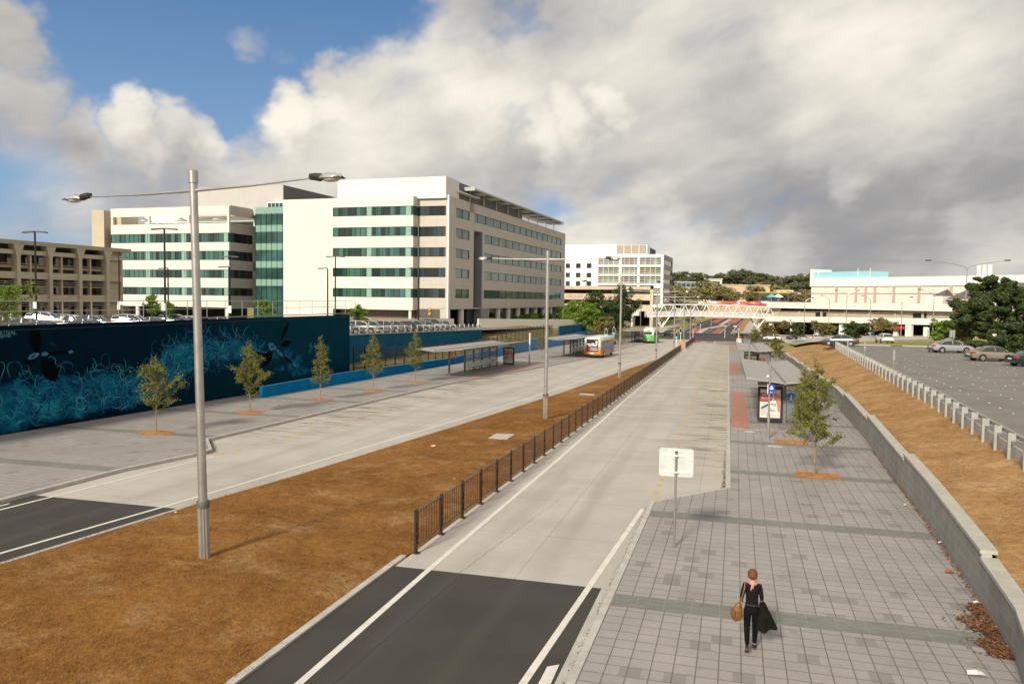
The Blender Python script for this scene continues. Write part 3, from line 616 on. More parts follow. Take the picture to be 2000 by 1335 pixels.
flat('painted_diver', [oval((527, 677), (537, 676), .07), oval((530, 683), (540, 687), .07), oval((545, 688), (548, 686), .05), oval((60, 697), (68, 694), .04)], NAVY, .022)
y0, z0 = wp(12, 650); lettering('signature', 'ARTIVAL', .30, mat('signature_teal', (.05, .25, .27), .7), mw, (MX+.006, y0-.0, z0), (0, 1, 0), extr=.001)
y0, z0 = wp(10, 655.5); lettering('signature', 'spirits', .26, 'signature_teal', mw, (MX+.006, y0, z0), (0, 1, 0), extr=.001)
# ---- rail on top of the mural wall
rl = thing('handrail_fence', 'thin galvanised post and rail fence standing on the mural wall coping', 'fence', (MX-.15, 40, 5.09))
for i in range(28):
    y = 67.8-i*2.05; MB().tube([(MX-.15, y, 5.06), (MX-.15, y, 6.2)], .024, 6).build('post', STEEL, rl)
for z in (6.19, 5.66): MB().tube([(MX-.15, 12, z+.0), (MX-.15, 68.2, z+.03)], .02, 6).build('rail', STEEL, rl)
MB().tube([(MX-.15, 68.2, 6.2), (MX-.15, 69.6, 6.2), (MX-.15, 69.9, 6.1), (MX-.15, 69.9, 5.3)], .022, 6).build('rail', STEEL, rl)
# ---- low bright blue wall along the left platform
lw = thing('low_wall', 'low bright blue rendered wall along the left platform, taller and ribbed at its far end', 'wall', (-32.3, 50, -.8))
b = MB(); ys = [50.4+i*2 for i in range(31)]
def wallrun(b, ys, xf, top, bot, th=.25):
    for a, c in zip(ys, ys[1:]):
        b.hexa([(xf(a)-th, a, bot(a)), (xf(a), a, bot(a)), (xf(c), c, bot(c)), (xf(c)-th, c, bot(c)), (xf(a)-th, a, top(a)), (xf(a), a, top(a)), (xf(c), c, top(c)), (xf(c)-th, c, top(c))])
wallrun(b, ys, lambda y: -32.15, lambda y: interp(lowtop, y), lambda y: zr(y)-.5); b.build('wall_face', BLUEW, lw)
b = MB(); wallrun(b, [110.4+i*2.4 for i in range(13)], lambda y: -32.1, lambda y: interp(lowtop, y), lambda y: zr(y)-.5); wallrun(b, [139.2+i*2.4 for i in range(21)], lambda y: -32.1, lambda y: interp(lowtop, y)-.25, lambda y: zr(y)-.5); b.build('ribbed_panel', 'blue_sheet', lw)
b = MB(); wallrun(b, ys, lambda y: -32.11, lambda y: interp(lowtop, y)+.03, lambda y: interp(lowtop, y)+.002, .33); b.build('coping', mat('coping_blue', (.03, .20, .36), .6), lw)
tw = thing('retaining_wall', 'dull teal retaining wall below the crowded upper car park', 'wall', (-37.4, 70, 0))
b = MB(); wallrun(b, [68.2+i*4 for i in range(14)], lambda y: -37.4, lambda y: lcz(y)+.06, lambda y: -3.); b.build('wall_face', TEAL, tw)
b = MB(); b.box(-37.65, MX-.3, 67.9, 68.2, -2, 2.7); b.build('return_wall', TEAL, tw)
b = MB(); wallrun(b, [68.2+i*4 for i in range(14)], lambda y: -37.3, lambda y: lcz(y)+.14, lambda y: lcz(y)+.062, .4); b.build('coping', CONC, tw)
bw = thing('screen_wall', 'separate teal painted wall block beyond the black palisade fence', 'wall', (-32.8, 158, -2))
b = MB(); wallrun(b, [158, 174, 190], lambda y: -32.75, lambda y: 1.2-.01*(y-158), lambda y: -4.); b.build('wall_face', TEAL, bw)
b = MB(); wallrun(b, [158, 174, 190], lambda y: -32.7, lambda y: 1.28-.01*(y-158), lambda y: 1.202-.01*(y-158), .35); b.build('coping', mat('coping_dull', (.2, .21, .19)), bw)
# ---- guard barrier in front of the parked cars, left
gb = thing('parking_barrier', 'galvanised barrier with stout posts between the parked cars and the teal wall', 'barrier', (-37.6, 70, 2.6))
for i in range(26):
    y = 68.9+i*2.05; z = lcz(y)+.14; b = MB(); b.box(-37.62, -37.48, y-.07, y+.07, z, z+.86); b.build('post', GALV, gb)
for dz in (.45, .62):
    b = MB()
    for i in range(13): y = 68.5+i*4; b.bar((-37.66, y, lcz(y)+.14+dz), (-37.66, y+4, lcz(y+4)+.14+dz), .05, .12)
    b.build('beam', mat('beam_grey', (.16, .16, .16), .5, .4), gb)
# ---- black palisade fence
def palisade(name, label, x, y0, y1, top, h, step, bot=None):
    t = thing(name, label, 'fence', (x, y0, top(y0)-h)); n = int((y1-y0)/step); 
    for i in range(n+1):
        y = y0+i*step; MB().box(x-.05, x+.05, y-.05, y+.05, top(y)-h-.6, top(y)+.12).build('post', BLACK, t)
        if i < n:
            b = MB(); y2 = y+step
            for dz in (.18, h-.22): b.bar((x, y, top(y)-dz), (x, y2, top(y2)-dz), .03, .045)
            m = int(step/(.17 if h < 2.5 else .2))
            for k in range(1, m): yy = y+k*step/m; b.box(x-.008, x+.008, yy-.011, yy+.011, top(yy)-h+.05, top(yy)-.03)
            b.build('panel', BLACK, t)
    return t
palisade('palisade_fence', 'long black steel palisade fence on the slope behind the low blue wall', -33.4, 67.4, 115.4, lambda y: interp([(67, 1.92), (88, 1.12), (98, .9), (116, .84)], y), 2.1, 2.4)
palisade('palisade_fence', 'taller black palisade fence section beside the teal wall block', -33.6, 116, 157, lambda y: interp([(116, 1.5), (135, 1.75), (157, 1.5)], y), 2.6, 2.6)
# ---- white wall in front of the office forecourt
A_ = D(935, 622, 152); B_ = D(1140, 624, 190); ww = thing('forecourt_wall', 'long sunlit cream wall in front of the office forecourt columns', 'wall', (A_.x, A_.y, -1))
b = MB(); dv = (B_-A_).normalized(); nv = Vector((dv.y, -dv.x, 0)).normalized()*.3
b.hexa([(A_.x, A_.y, -3), (B_.x, B_.y, -3), (B_.x-nv.x, B_.y-nv.y, -3), (A_.x-nv.x, A_.y-nv.y, -3), (A_.x, A_.y, A_.z), (B_.x, B_.y, B_.z), (B_.x-nv.x, B_.y-nv.y, B_.z), (A_.x-nv.x, A_.y-nv.y, A_.z)])
b.build('wall_face', 'mall_cream', ww)
# ---- retaining wall on the right, stepped coping
rw = thing('retaining_wall', 'grey concrete block retaining wall with stepped coping beside the paved walk', 'wall', (6, 20, 0))
b = MB(); c = MB(); steps = [(14.0, 20.3, 1.02)]; y = 20.3
while y < 128: n_ = y+12.5; steps.append((y, min(n_, 130), 1.24)); y = n_
for y0, y1, h in steps:
    m0 = (y0+y1)/2; pts = [y0]+[q for q, _ in WB if y0 < q < y1]+[y1]
    top = zr(y0)+h+.0 if h > 1.1 else zr(17)+1.05; sl = -.001 if h > 1.1 else SLOPE*.3
    tf = lambda q: top+sl*(q-y0)
    for p, q in zip(pts, pts[1:]):
        xa, xb = interp(WB, p), interp(WB, q)
        b.hexa([(xa, p, zr(p)-.3), (xa+.22, p, zr(p)-.3), (xb+.22, q, zr(q)-.3), (xb, q, zr(q)-.3), (xa, p, tf(p)), (xa+.22, p, tf(p)), (xb+.22, q, tf(q)), (xb, q, tf(q))])
        c.hexa([(xa-.03, p, tf(p)+.003), (xa+.34, p, tf(p)+.003), (xb+.34, q, tf(q)+.003), (xb-.03, q, tf(q)+.003), (xa-.03, p, tf(p)+.09), (xa+.34, p, tf(p)+.09), (xb+.34, q, tf(q)+.09), (xb-.03, q, tf(q)+.09)])
# near end: the wall turns back across the walk
b.hexa([(4.05, 10.5, -.5), (4.3, 10.4, -.5), (5.12, 14, -.5), (4.9, 14, -.5), (4.05, 10.5, .82), (4.3, 10.4, .82), (5.12, 14, .82), (4.9, 14, .82)])
c.hexa([(4.0, 10.5, .823), (4.5, 10.4, .823), (5.26, 14, .823), (4.87, 14, .823), (4.0, 10.5, .91), (4.5, 10.4, .91), (5.26, 14, .91), (4.87, 14, .91)])
b.build('block_face', 'block_wall', rw); c.build('coping', mat('coping_pale', (.42, .40, .34), .85, var=.1, fine=.06), rw)
# ---- guardrail
gr = thing('guardrail', 'galvanised steel guardrail on square posts along the edge of the right car park', 'guardrail', (9.5, 24, 1.3))
beam = MB(); yv = [12+i*2.0 for i in range(59)]
prof = [(0, -.155), (.035, -.13), (.035, -.07), (-.03, -.03), (-.03, .03), (.035, .07), (.035, .13), (0, .155)]
for i, y in enumerate(yv):
    x = interp(GR, y); z = cpz(y)-.12; L = len(prof)
    for dx, dz in prof: beam.v.append((x+.24-dx, y, z+.50+dz))
    if i:
        for k in range(L-1): a = (i-1)*L+k; beam.f.append((a, a+1, a+L+1, a+L)); beam.mi.append(0)
    if i < 58:
        p = MB(); p.box(x-.055, x-.035, y-.042, y+.042, z-.55, z+.66); p.box(x-.035, x+.04, y-.042, y-.026, z-.55, z+.66); p.box(x+.042, x+.20, y-.04, y+.04, z+.36, z+.63)
        p.build('post', GALV, gr)
beam.build('rail', GALV, gr, smooth=True)
# ---- pedestrian fence along the median
def ped_fence(label, x, y0, n, h=1.17, step=1.97):
    t = thing('median_fence', label, 'fence', (x, y0, zr(y0)))
    for i in range(n+1):
        y = y0+i*step; z = zr(y)+.02; b = MB()
        for s in (-.062, .062): b.box(x-.025, x+.025, y+s-.014, y+s+.014, z, z+h+.03)
        for a, c_ in ((h-.34, h), (h*.42, h*.42+.07), (.0, .24)): b.box(x-.028, x+.028, y-.06, y+.06, z+a, z+c_+.0)
        b.box(x-.06, x+.10, y-.09, y+.09, z, z+.014); b.build('post', FENCEB, t)
        if i < n:
            ya, yb = y+.07, y+step-.07; z2 = zr(y+step)+.02; b = MB()
            b.bar((x, ya, z+h-.05), (x, yb, z2+h-.05), .045, .03, 1); b.bar((x, ya, z+.20), (x, yb, z2+.20), .04, .03, 1)
            for k in range(9): yy = ya+(k+.5)*(yb-ya)/9; zz = z+(z2-z)*(k+.5)/9; b.box(x-.009, x+.009, yy-.009, yy+.009, zz+.2, zz+h-.06, 0)
            b.build('panel', [FENCEB, mat('fence_rail', (.10, .085, .08), .5, .2)], t)
ped_fence('long dark brown pedestrian fence between the dry median grass and the near roadway', -8.02, 19.96, 65)
ped_fence('shorter dark fence continuing on the traffic island before the intersection', -7.7, 160, 22, 1.2)
iw = thing('end_wall', 'short tan rendered wall at the start of the farther median fence', 'wall', (-8.6, 157, -2.6)); b = MB(); b.box(-9.3, -7.75, 158, 159.6, zr(158), zr(158)+1.35); b.box(-9.5, -7.6, 157.8, 158, zr(158), zr(158)+.2); b.build('wall_face', mat('tan_render', (.42, .27, .16), .85), iw)
# ================================================================ buildings
class Fr:                                    # a facade frame: s along, o outwards, z up
    def __init__(f, P, az, out):
        a = R(az); f.P = Vector(P); f.P.z = 0; f.u = Vector((math.sin(a), math.cos(a), 0)); f.n = Vector(out).normalized()
    def p(f, s, o, z): q = f.P+f.u*s+f.n*o; return (q.x, q.y, z)
    def box(f, b, s0, s1, o0, o1, z0, z1, mi=0):
        return b.hexa([f.p(s0, o0, z0), f.p(s1, o0, z0), f.p(s1, o1, z0), f.p(s0, o1, z0), f.p(s0, o0, z1), f.p(s1, o0, z1), f.p(s1, o1, z1), f.p(s0, o1, z1)], mi)
def fr_side(P): a = R(2.95); return Fr(P, 2.95, (math.cos(a), -math.sin(a), 0))
def fr_front(P): a = R(2.95); return Fr(P, 2.95-90, (-math.sin(a), -math.cos(a), 0))
MULL = mat('mullion', (.02, .03, .028), .5)
def ribbon_window(f, parent, s0, s1, z0, z1, step=1.3, glass='glass_green', inset=.0, solid=()):
    # one long window band: glazing, set back in its reveal, with upright mullions as a sub-part
    b = MB(); f.box(b, s0, s1, -.5, -.16+inset, z0, z1); w = b.build('window', glass, parent)
    m = MB(); n = max(1, round((s1-s0)/step))
    for i in range(n+1): s = s0+(s1-s0)*i/n; f.box(m, s-.035, s+.035, -.16+inset, -.09+inset, z0, z1)
    f.box(m, s0, s1, -.158+inset, -.085+inset, z0, z0+.07); f.box(m, s0, s1, -.158+inset, -.085+inset, z1-.07, z1)
    m.build('mullions', MULL, w)
    if solid:
        for a, c in solid: q = MB(); f.box(q, a, c, -.159+inset, -.12+inset, z0+.07, z1-.07); q.build('spandrel_glass', mat('spandrel', (.26, .42, .34), .3), w)
    return w
def banded(f, b, s0, s1, zs, zb, zt, th=.5):  # wall with horizontal openings left for the bands zs
    z = zb
    for a, c in zs: f.box(b, s0, s1, -th, 0, z, a); z = c
    f.box(b, s0, s1, -th, 0, z, zt)
P0 = D(875, 600, 148); uS = fr_side(P0).u
ROW = [(6.62, 8.38), (10.46, 12.22), (14.26, 16.0), (18.03, 19.86), (21.85, 23.65)]
of = thing('office_building', 'large cream and taupe five storey office block with green ribbon windows facing the street', 'building', (P0.x, P0.y, 1))
S_ = fr_side(P0); FB = fr_front(P0-uS*2.2); RC = fr_front(P0)
LEN = 87.0
# street side
b = MB()
S_.box(b, 0, 3.5, -.5, 0, 4.7, 25.5); S_.box(b, 82.6, LEN, -.5, 0, 4.7, 25.5)
banded(S_, b, 3.5, 10.7, ROW, 4.7, 25.5); S_.box(b, 10.7, 13.2, -.5, 0, 4.7, 25.5)
S_.box(b, 13.2, 19.2, -.5, 0, 20.2, ROW[4][0]); 
S_.box(b, 10.7, 82.6, -.5, 0, ROW[4][1], 25.5)
S_.box(b, 17.9, 19.2, -.5, 0, 4.7, 20.2)
banded(S_, b, 19.2, 82.6, ROW[:4], 4.7, ROW[4][0])
S_.box(b, 0, LEN, -30, -.5, 24.9, 25.1); S_.box(b, 0, LEN, -30, -.02, 4.5, 4.7)
S_.box(b, LEN-.5, LEN, -30, -.5, 1, 25.5)
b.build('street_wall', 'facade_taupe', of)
for i, (a, c) in enumerate(ROW):
    if i < 4: ribbon_window(S_, of, 3.5, 10.7, a, c, 3.6, 'glass_side'); ribbon_window(S_, of, 19.2, 82.6, a, c, 4.8, 'glass_side')
    else: ribbon_window(S_, of, 3.5, 10.7, a, c, 3.6, 'glass_side'); ribbon_window(S_, of, 10.7, 82.6, a, c, 4.8, 'glass_side')
b = MB(); S_.box(b, 13.2, 17.9, -2.5, -1.4, -1, 20.2); S_.box(b, 13.2, 17.9, -1.4, -1.3, 4, 4.6); b.build('stair_glazing', 'glass_dark', of)
b = MB(); S_.box(b, 17.4, 17.9, -1.4, .12, -1, 20.3); S_.box(b, 17.9, 22.6, -2.5, -.1, -1, 4.5); S_.box(b, 13.0, 13.2, -1.4, .04, 4.6, 20.3); b.build('stair_pier', mat('pier_grey', (.26, .26, .27), .7), of)
for s in (1.6, 8.6, 23.2, 30.6, 37.8, 45.2, 52.6, 60, 67.4, 74.8, 82.2):
    b = MB(); c0 = S_.p(s, -.9, 0); b.tube([(c0[0], c0[1], -2), (c0[0], c0[1], 4.5)], .62, 14); b.build('column', CREAM, of, smooth=True)
b = MB(); S_.box(b, 23, LEN, -5.3, -5, -2, 4.5); b.build('undercroft_glazing', 'glass_dark', of); b = MB(); S_.box(b, 0, 23, -6.5, -6.2, -2, 4.5); S_.box(b, 0, .5, -6.2, -1.6, -2, 4.5); b.build('undercroft_wall', mat('undercroft', (.15, .13, .11), .9), of)
# recessed strip beside the corner
b = MB(); RROW = [(a-.0, c) for a, c in ROW]; banded(RC, b, .25, 6.1, RROW, -2, 25.5); S_.box(b, -.02, .25, -.55, .02, -2, 25.55)
b.build('corner_wall', 'facade_taupe', of)
b = MB(); RC.box(b, -.03, .24, -.4, .05, -2, 25.6); b.build('corner_trim', WHITE, of)
for a, c in RROW: ribbon_window(RC, of, .25, 6.1, a, c, 1.15, 'glass_dark')
# sunlit front block standing forward
FROW = [(a-.02, c-.12) for a, c in ROW]
b = MB(); banded(FB, b, 6.2, 23.0, FROW, 4.3, 25.35); FB.box(b, 23.0, 34.0, -.5, 0, -2, 25.3); b.build('front_wall', 'facade_white', of)
b = MB(); FB.box(b, 6.2, 34, -12, -.5, 25.0, 25.2); b.build('roof', CONC, of)
SB = fr_side(FB.P-fr_side(P0).n*6.1)
b = MB(); banded(SB, b, .5, 2.2, FROW, 4.3, 25.35); SB.box(b, .5, 2.2, -.7, -.5, 4.3, 25.35); b.build('return_wall', 'facade_taupe', of)
for a, c in FROW: b = MB(); SB.box(b, 0.0, 2.2, -.5, -.05, a, c); b.build('corner_glass', mat('corner_glass', (.012, .05, .04), .1, spec=.8), of)
for a, c in FROW: ribbon_window(FB, of, 6.6, 23.0, a, c, 1.16, 'glass_green', solid=((6.6, 7.75), (14.7, 15.8)))
b = MB(); FB.box(b, 6.8, 22.8, -3.2, -2.6, -1, 4.3); b.build('ground_cladding', 'ground_clad' if 'ground_clad' in MATS else mat('ground_clad', (.27, .22, .16), .8, var=.1, scale=1, stretch=(3, 3, .1)), of)
b = MB(); c0 = FB.p(6.9, -.5, 0); b.tube([(c0[0], c0[1], -1), (c0[0], c0[1], 4.3)], .3, 10)
b.build('column', CREAM, of); b = MB(); FB.box(b, 22.9, 23.0, -3, -.5, -1, 4.3); FB.box(b, 6.2, 23, -.5, -.4, 4.25, 4.3); b.build('soffit', DKBAND, of)
b = MB(); FB.box(b, -2.5, 4.5, .8, 1.0, 0, 2.9); FB.box(b, 4.5, 9.5, .8, 1.0, 0, 2.7); b.build('screen_panel', mat('screen_grey', (.22, .2, .18), .8), of)
b = MB(); FB.box(b, -.8, 2.6, 1.0, 1.06, 1.5, 2.1); b.build('sign_board', WHITE, of)
b = MB(); q = RC.p(3.6, .1, 4.6); b.prism([(q[0], q[1]-.2, 4.1), (q[0]+.32, q[1]-.2, 4.5), (q[0], q[1]-.2, 4.9), (q[0]-.32, q[1]-.2, 4.5)], (0, .05, 0)); b.prism([(q[0]+.25, q[1]-.2, 3.4), (q[0]+.25, q[1]-.2, 3.95), (q[0]-.25, q[1]-.2, 3.95), (q[0]-.25, q[1]-.2, 3.4)], (0, .05, 0)); b.bar((q[0], q[1], .8), (q[0], q[1], 4.9), .06); b.build('warning_sign', mat('sign_yellow', (.55, .30, .03), .6), of)
# plant room and terrace canopy
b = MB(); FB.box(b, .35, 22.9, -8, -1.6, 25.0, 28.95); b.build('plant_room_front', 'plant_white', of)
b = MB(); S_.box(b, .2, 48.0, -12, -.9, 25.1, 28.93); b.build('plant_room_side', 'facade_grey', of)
b = MB(); S_.box(b, 4.5, 16, -5, .2, 26.75, 26.95); b.build('canopy_lower', WHITE, of)
b = MB(); S_.box(b, 9.5, 79, -5.2, 1.5, 27.85, 28.0); S_.box(b, 9.4, 9.6, -5.2, 1.52, 27.6, 28.3); S_.box(b, 9.6, 79, 1.42, 1.55, 27.65, 28.02); cp = b.build('roof_canopy', mat('canopy_grey', (.40, .41, .40), .5, .2), of)
for i in range(9): b = MB(); s = 12+i*8; S_.box(b, s, s+.15, -.6, -.45, 25.4, 27.85); S_.box(b, s+1.8, s+5.4, -3.2, .9, 27.55, 27.75); b.build('canopy_strut', WHITE, cp)
# glazed link between the two blocks, set back
LK_ = fr_front(P0+uS*9)
b = MB(); LK_.box(b, 41.6, 48.4, -.5, 0, 1, 24.1); lk = b.build('link_glazing', mat('link_glass', (.03, .09, .075), .07, spec=.8, var=.5, scale=.25), of)
b = MB()
for i, (a, c) in enumerate(ROW): LK_.box(b, 41.6, 48.4, .0, .06, c+.35, c+1.75)
b.build('spandrel', mat('spandrel_green', (.22, .38, .31), .35, var=.1), lk)
b = MB()
for i in range(6): s = 41.7+i*1.33; LK_.box(b, s, s+.08, .061, .12, 1, 24.1)
b.build('mullions', MULL, lk)
b = MB(); LK_.box(b, 41.8, 46, -2.5, -.6, 24.1, 26.6); b.build('link_penthouse', WHITE, of); b = MB()
for i in range(4): LK_.box(b, 42.1+i*.95, 42.9+i*.95, -.6, -.55, 24.5, 26.3)
b.build('penthouse_window', 'glass_dark', of)
# ---- second office wing to the left
L0 = D(500, 580, 165); f2 = fr_front(L0); Cn = L0+f2.u*6.55
o2 = thing('office_building', 'cream office wing with open roof terrace and green ribbon windows beyond the tall street lamp', 'building', (Cn.x, Cn.y, 1))
A2 = fr_front(Cn); B2 = fr_side(Cn); R2 = [(6.5, 8.15), (10.2, 11.95), (13.98, 15.9), (17.7, 19.65)]
b = MB(); banded(A2, b, 0, 31, R2, 4.0, 21.7); A2.box(b, 0, 31, -.5, 0, 23.4, 25.25)
for s in (0.1, 10.2, 20.6, 30.6): A2.box(b, s-.1, s+.35, -.5, -.02, 21.7, 23.4)
A2.box(b, 0, 31, -9.6, -.5, 21.2, 21.4); 
b.build('front_wall', 'facade_white', o2)
b = MB(); banded(B2, b, .5, 9.7, [(q, w) for q, w in R2], 4.0, 21.7); B2.box(b, .5, 9.7, -.5, 0, 23.4, 25.4); B2.box(b, 8.9, 9.7, -.5, 0, 21.7, 23.4); B2.box(b, 8.9, 9.4, -.5, 0, -1, 4.0); B2.box(b, 8.0, 8.9, -.5, -.0, R2[0][0], R2[3][1]); b.build('side_wall', 'facade_taupe', o2)
for a, c in R2: ribbon_window(A2, o2, .3, 31, a, c, 1.25, 'glass_green', solid=((.3, 1.4), (11.0, 12.2), (20.6, 21.7))); ribbon_window(B2, o2, .5, 8.0, a, c, 1.2, 'glass_dark')
b = MB(); A2.box(b, .5, 30.6, -9.7, -9.6, 21.4, 24.9); b.build('terrace_wall', WHITE, o2)
b = MB(); A2.box(b, 1, 30, -9.6, -9.5, 21.5, 22.9); b.build('terrace_glazing', 'glass_green', o2)
for s in (4.5, 14, 23.5):
    b = MB(); q = A2.p(s, -2.2, 22.6); b.tube([(q[0], q[1], 21.4), (q[0], q[1], 22.7)], .05, 6); k = len(b.v)
    b.v += [(q[0], q[1], 23.3)]+[(q[0]+1.9*math.cos(a), q[1]+1.9*math.sin(a), 22.55) for a in (0, math.pi/2, math.pi, 3*math.pi/2)]; b.f += [(k, k+1+i, k+1+(i+1) % 4) for i in range(4)]; b.mi += [0]*4
    b.build('parasol', CREAM, o2)
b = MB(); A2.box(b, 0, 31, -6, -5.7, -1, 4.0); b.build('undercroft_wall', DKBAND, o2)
for s in (0.5, 8, 16, 24): b = MB(); q = A2.p(s+.4, -.6, 0); b.tube([(q[0], q[1], -1), (q[0], q[1], 4)], .45, 10); b.build('column', CREAM, o2, smooth=True)
PL = fr_front(Cn+uS*8); b = MB(); PL.box(b, -7.7, 16.1, -.3, 0, 24, 30.4); b.build('plant_room_front', 'plant_grey', o2)
PS = fr_side(PL.P+PL.u*(-7.76)-fr_side(PL.P).u*0); b = MB(); PS.box(b, .3, 24.5, -8, 0, 24, 30.38); b.build('plant_room_side', 'facade_grey', o2); b = MB(); PS.box(b, 4, 24, 0, .3, 24, 27.3); b.build('plant_louvre', mat('louvre_dark', (.09, .09, .095), .8), o2)
b = MB(); f2.box(b, 40.2, 42.9, -8, 0, -1, 25.1); f2.box(b, 39.3, 40.1, -6, .15, -1, 25.0); f2.box(b, 37.6, 39.3, -8, -3, -1, 24.7); b.build('stair_tower', 'concrete_panel', o2)
b = MB(); f2.box(b, 37.6, 39.3, -3, -2.9, 17.2, 19.7); f2.box(b, 37.6, 39.3, -3, -2.9, 13.5, 15.7); b.build('tower_window', 'glass_dark', o2)
# ---- brutalist concrete block on the far left
K = fr_side(D(240, 600, 149)); kb = thing('concrete_building', 'brown concrete frame building with deep open galleries at the far left', 'building', (K.P.x, K.P.y, 2))
b = MB(); K.box(b, -75, 1.3, -14, .9, 14.3, 14.95); b.build('roof_slab', mat('roof_conc', (.40, .36, .27), .85), kb)
for z0, z1, o in ((12.75, 13.45, .35), (8.85, 9.95, .45), (5.1, 6.3, .4), (2.0, 2.8, .2), (10.6, 10.9, -.2), (7.6, 7.75, -.2)): b = MB(); K.box(b, -75, -.4, -.6, o, z0, z1); b.build('beam', 'concrete_panel', kb)
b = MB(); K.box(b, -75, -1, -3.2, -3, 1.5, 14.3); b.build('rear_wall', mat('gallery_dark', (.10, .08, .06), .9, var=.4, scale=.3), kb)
b = MB(); K.box(b, -.4, 0, -12, .1, 1, 14.3); K.box(b, -3.2, -.4, -12, -.3, 1, 14.3); b.build('end_wall', 'concrete_panel', kb)
for i in range(7):
    b = MB(); s = -4.1-6.0*i-.45; K.box(b, s+.1, s+.75, -.5, .75, 1, 12.4); b.hexa([K.p(s+.1, -.5, 12.4), K.p(s+.75, -.5, 12.4), K.p(s+.75, .75, 12.4), K.p(s+.1, .75, 12.4), K.p(s-.5, -.5, 14.3), K.p(s+1.4, -.5, 14.3), K.p(s+1.4, .85, 14.3), K.p(s-.5, .85, 14.3)]); b.build('pillar', 'concrete_panel', kb)
    if i < 6:
        for z0, z1 in ((11.0, 12.7), (3.0, 5.0), (6.4, 7.6)): b = MB(); K.box(b, s-4.9, s-.2, -2.98, -2.9, z0, z1); b.build('window', 'glass_dark', kb)
        b = MB(); K.box(b, s-3.0, s-2.7, -.55, .1, 1, 12.7); K.box(b, s-2.7, s+.0, -1.4, -1.2, 2.8, 4.1); b.build('fin', 'concrete_panel', kb)
for z in (8.0, 8.35, 10.9, 11.2, 4.4, 4.75): b = MB(); K.box(b, -75, -3, -.1, .05, z, z+.12); b.build('rail', mat('rail_conc', (.30, .24, .17), .8), kb)
# ---- white hospital tower on a car park podium
H0 = D(1295, 560, 300); Hf = fr_front(H0); Hs = fr_side(H0); hb = thing('tower_building', 'bright white tower with slatted balconies above a concrete parking podium', 'building', (H0.x, H0.y, -3))
b = MB(); Hf.box(b, 25, 45, -20, 0, 11.9, 24.2); Hf.box(b, 18, 45, -20, -.6, 24.2, 28.0); Hf.box(b, 0, .9, -.6, .3, 4.1, 24.0)
for z0, z1 in ((22.84, 24.1), (19.3, 20.2), (15.85, 16.65), (12.4, 13.2)): Hf.box(b, 0.9, 25, -.6, .3, z0, z1)
for s in (8.9, 15.8): Hf.box(b, s, s+.9, -.6, .3, 11.9, 22.9)
Hf.box(b, 0.9, 3.4, -.6, .3, 4.1, 5.0); Hf.box(b, .9, 3.4, -.6, .3, 8.6, 9.4); Hf.box(b, .9, 3.4, -.6, .3, 11.3, 12.5)
b.build('wall', 'hospital_white', hb)
b = MB(); Hf.box(b, .9, 25, -2.2, -2, 4.1, 23); b.build('balcony_glazing', 'glass_pale', hb)
b = MB(); Hf.box(b, 0, 25, -20, -2.2, 4.1, 24); b.build('tower_core', WHITE, hb)
for z0 in (20.2, 16.65, 13.2, 9.4, 5.1):
    b = MB(); s1 = 25 if z0 > 12 else 3.4; s0_ = .9
    for k in range(4): Hf.box(b, s0_, s1, .0, .1, z0+.42+k*.72, z0+.62+k*.72)
    n = int((s1-s0_)/2.0)
    for k in range(n+1): s = s0_+(s1-s0_)*k/max(1, n); Hf.box(b, s-.06, s+.06, -.1, -.01, z0-.05, z0+3.0)
    b.build('balcony_slats', CREAM, hb)
for s0_, s1 in ((27.6, 29.5), (31.9, 33.7), (36.1, 37.8)):
    for z0 in (18.9, 15.3, 11.98+.1): b = MB(); Hf.box(b, s0_, s1, .0, .08, z0, z0+1.8); b.build('window', 'glass_dark', hb)
b = MB()
for i in range(4): s = 6.9+i*2.9; Hf.box(b, s, s+2.5, -1.3, -1, 24.6, 27.6)
b.build('roof_louvre', mat('louvre_tan', (.40, .34, .27), .8, stretch=(5, 5, .1), var=.2), hb)
b = MB(); Hf.box(b, 6.4, 18, -8, -1.3, 24.2, 27.7); b.build('roof_screen', CREAM, hb); b = MB(); Hs.box(b, 8, 28, -9, -7.0, 24, 27.4); b.build('roof_louvre', 'louvre_dark', hb)
b = MB()
for k in range(6): Hs.box(b, 0, 26, -.5, .2, 4.2+k*3.6, 6.0+k*3.6)
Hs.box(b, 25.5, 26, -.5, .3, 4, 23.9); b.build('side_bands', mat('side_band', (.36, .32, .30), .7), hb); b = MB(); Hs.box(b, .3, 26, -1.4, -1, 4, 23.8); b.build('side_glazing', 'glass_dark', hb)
b = MB()
for z0, z1 in ((10.7, 12.0), (6.7, 9.1), (2.6, 5.0)): Hf.box(b, 4.6, 44, -.6, 1.2, z0, z1)
Hf.box(b, 3.4, 4.6, -8, 1.3, -4, 10.9); b.build('podium_wall', 'concrete_panel' if False else mat('podium_conc', (.52, .44, .34), .85, var=.12, scale=.3), hb)
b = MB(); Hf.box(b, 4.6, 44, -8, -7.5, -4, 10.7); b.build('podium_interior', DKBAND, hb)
b = MB(); Hf.box(b, 8, 21, 1.2, 6, 1.0, 1.5); Hf.box(b, 8, 15, 1.2, 6.1, 1.5, 2.6); b.build('entrance_canopy', CREAM, hb)
b = MB(); Hf.box(b, 11.5, 20, -1, -.6, -4, .8); b.build('shopfront', mat('shopfront', (.02, .05, .09), .2, var=.6, scale=.3), hb); 
for s in (10.3, 20.5): b = MB(); Hf.box(b, s, s+.5, 0, 5.8, -4, 1); b.build('column', CREAM, hb)
b = MB(); Hf.box(b, 12, 14.5, .1, .2, -4, -1.2); b.build('notice_panel', CREAM, hb)
lettering('wall_lettering', 'CHURCH', 1.5, mat('letter_tan', (.38, .27, .16), .8), hb, Hf.p(34, 1.26, 7.9), tuple(-Hf.u))
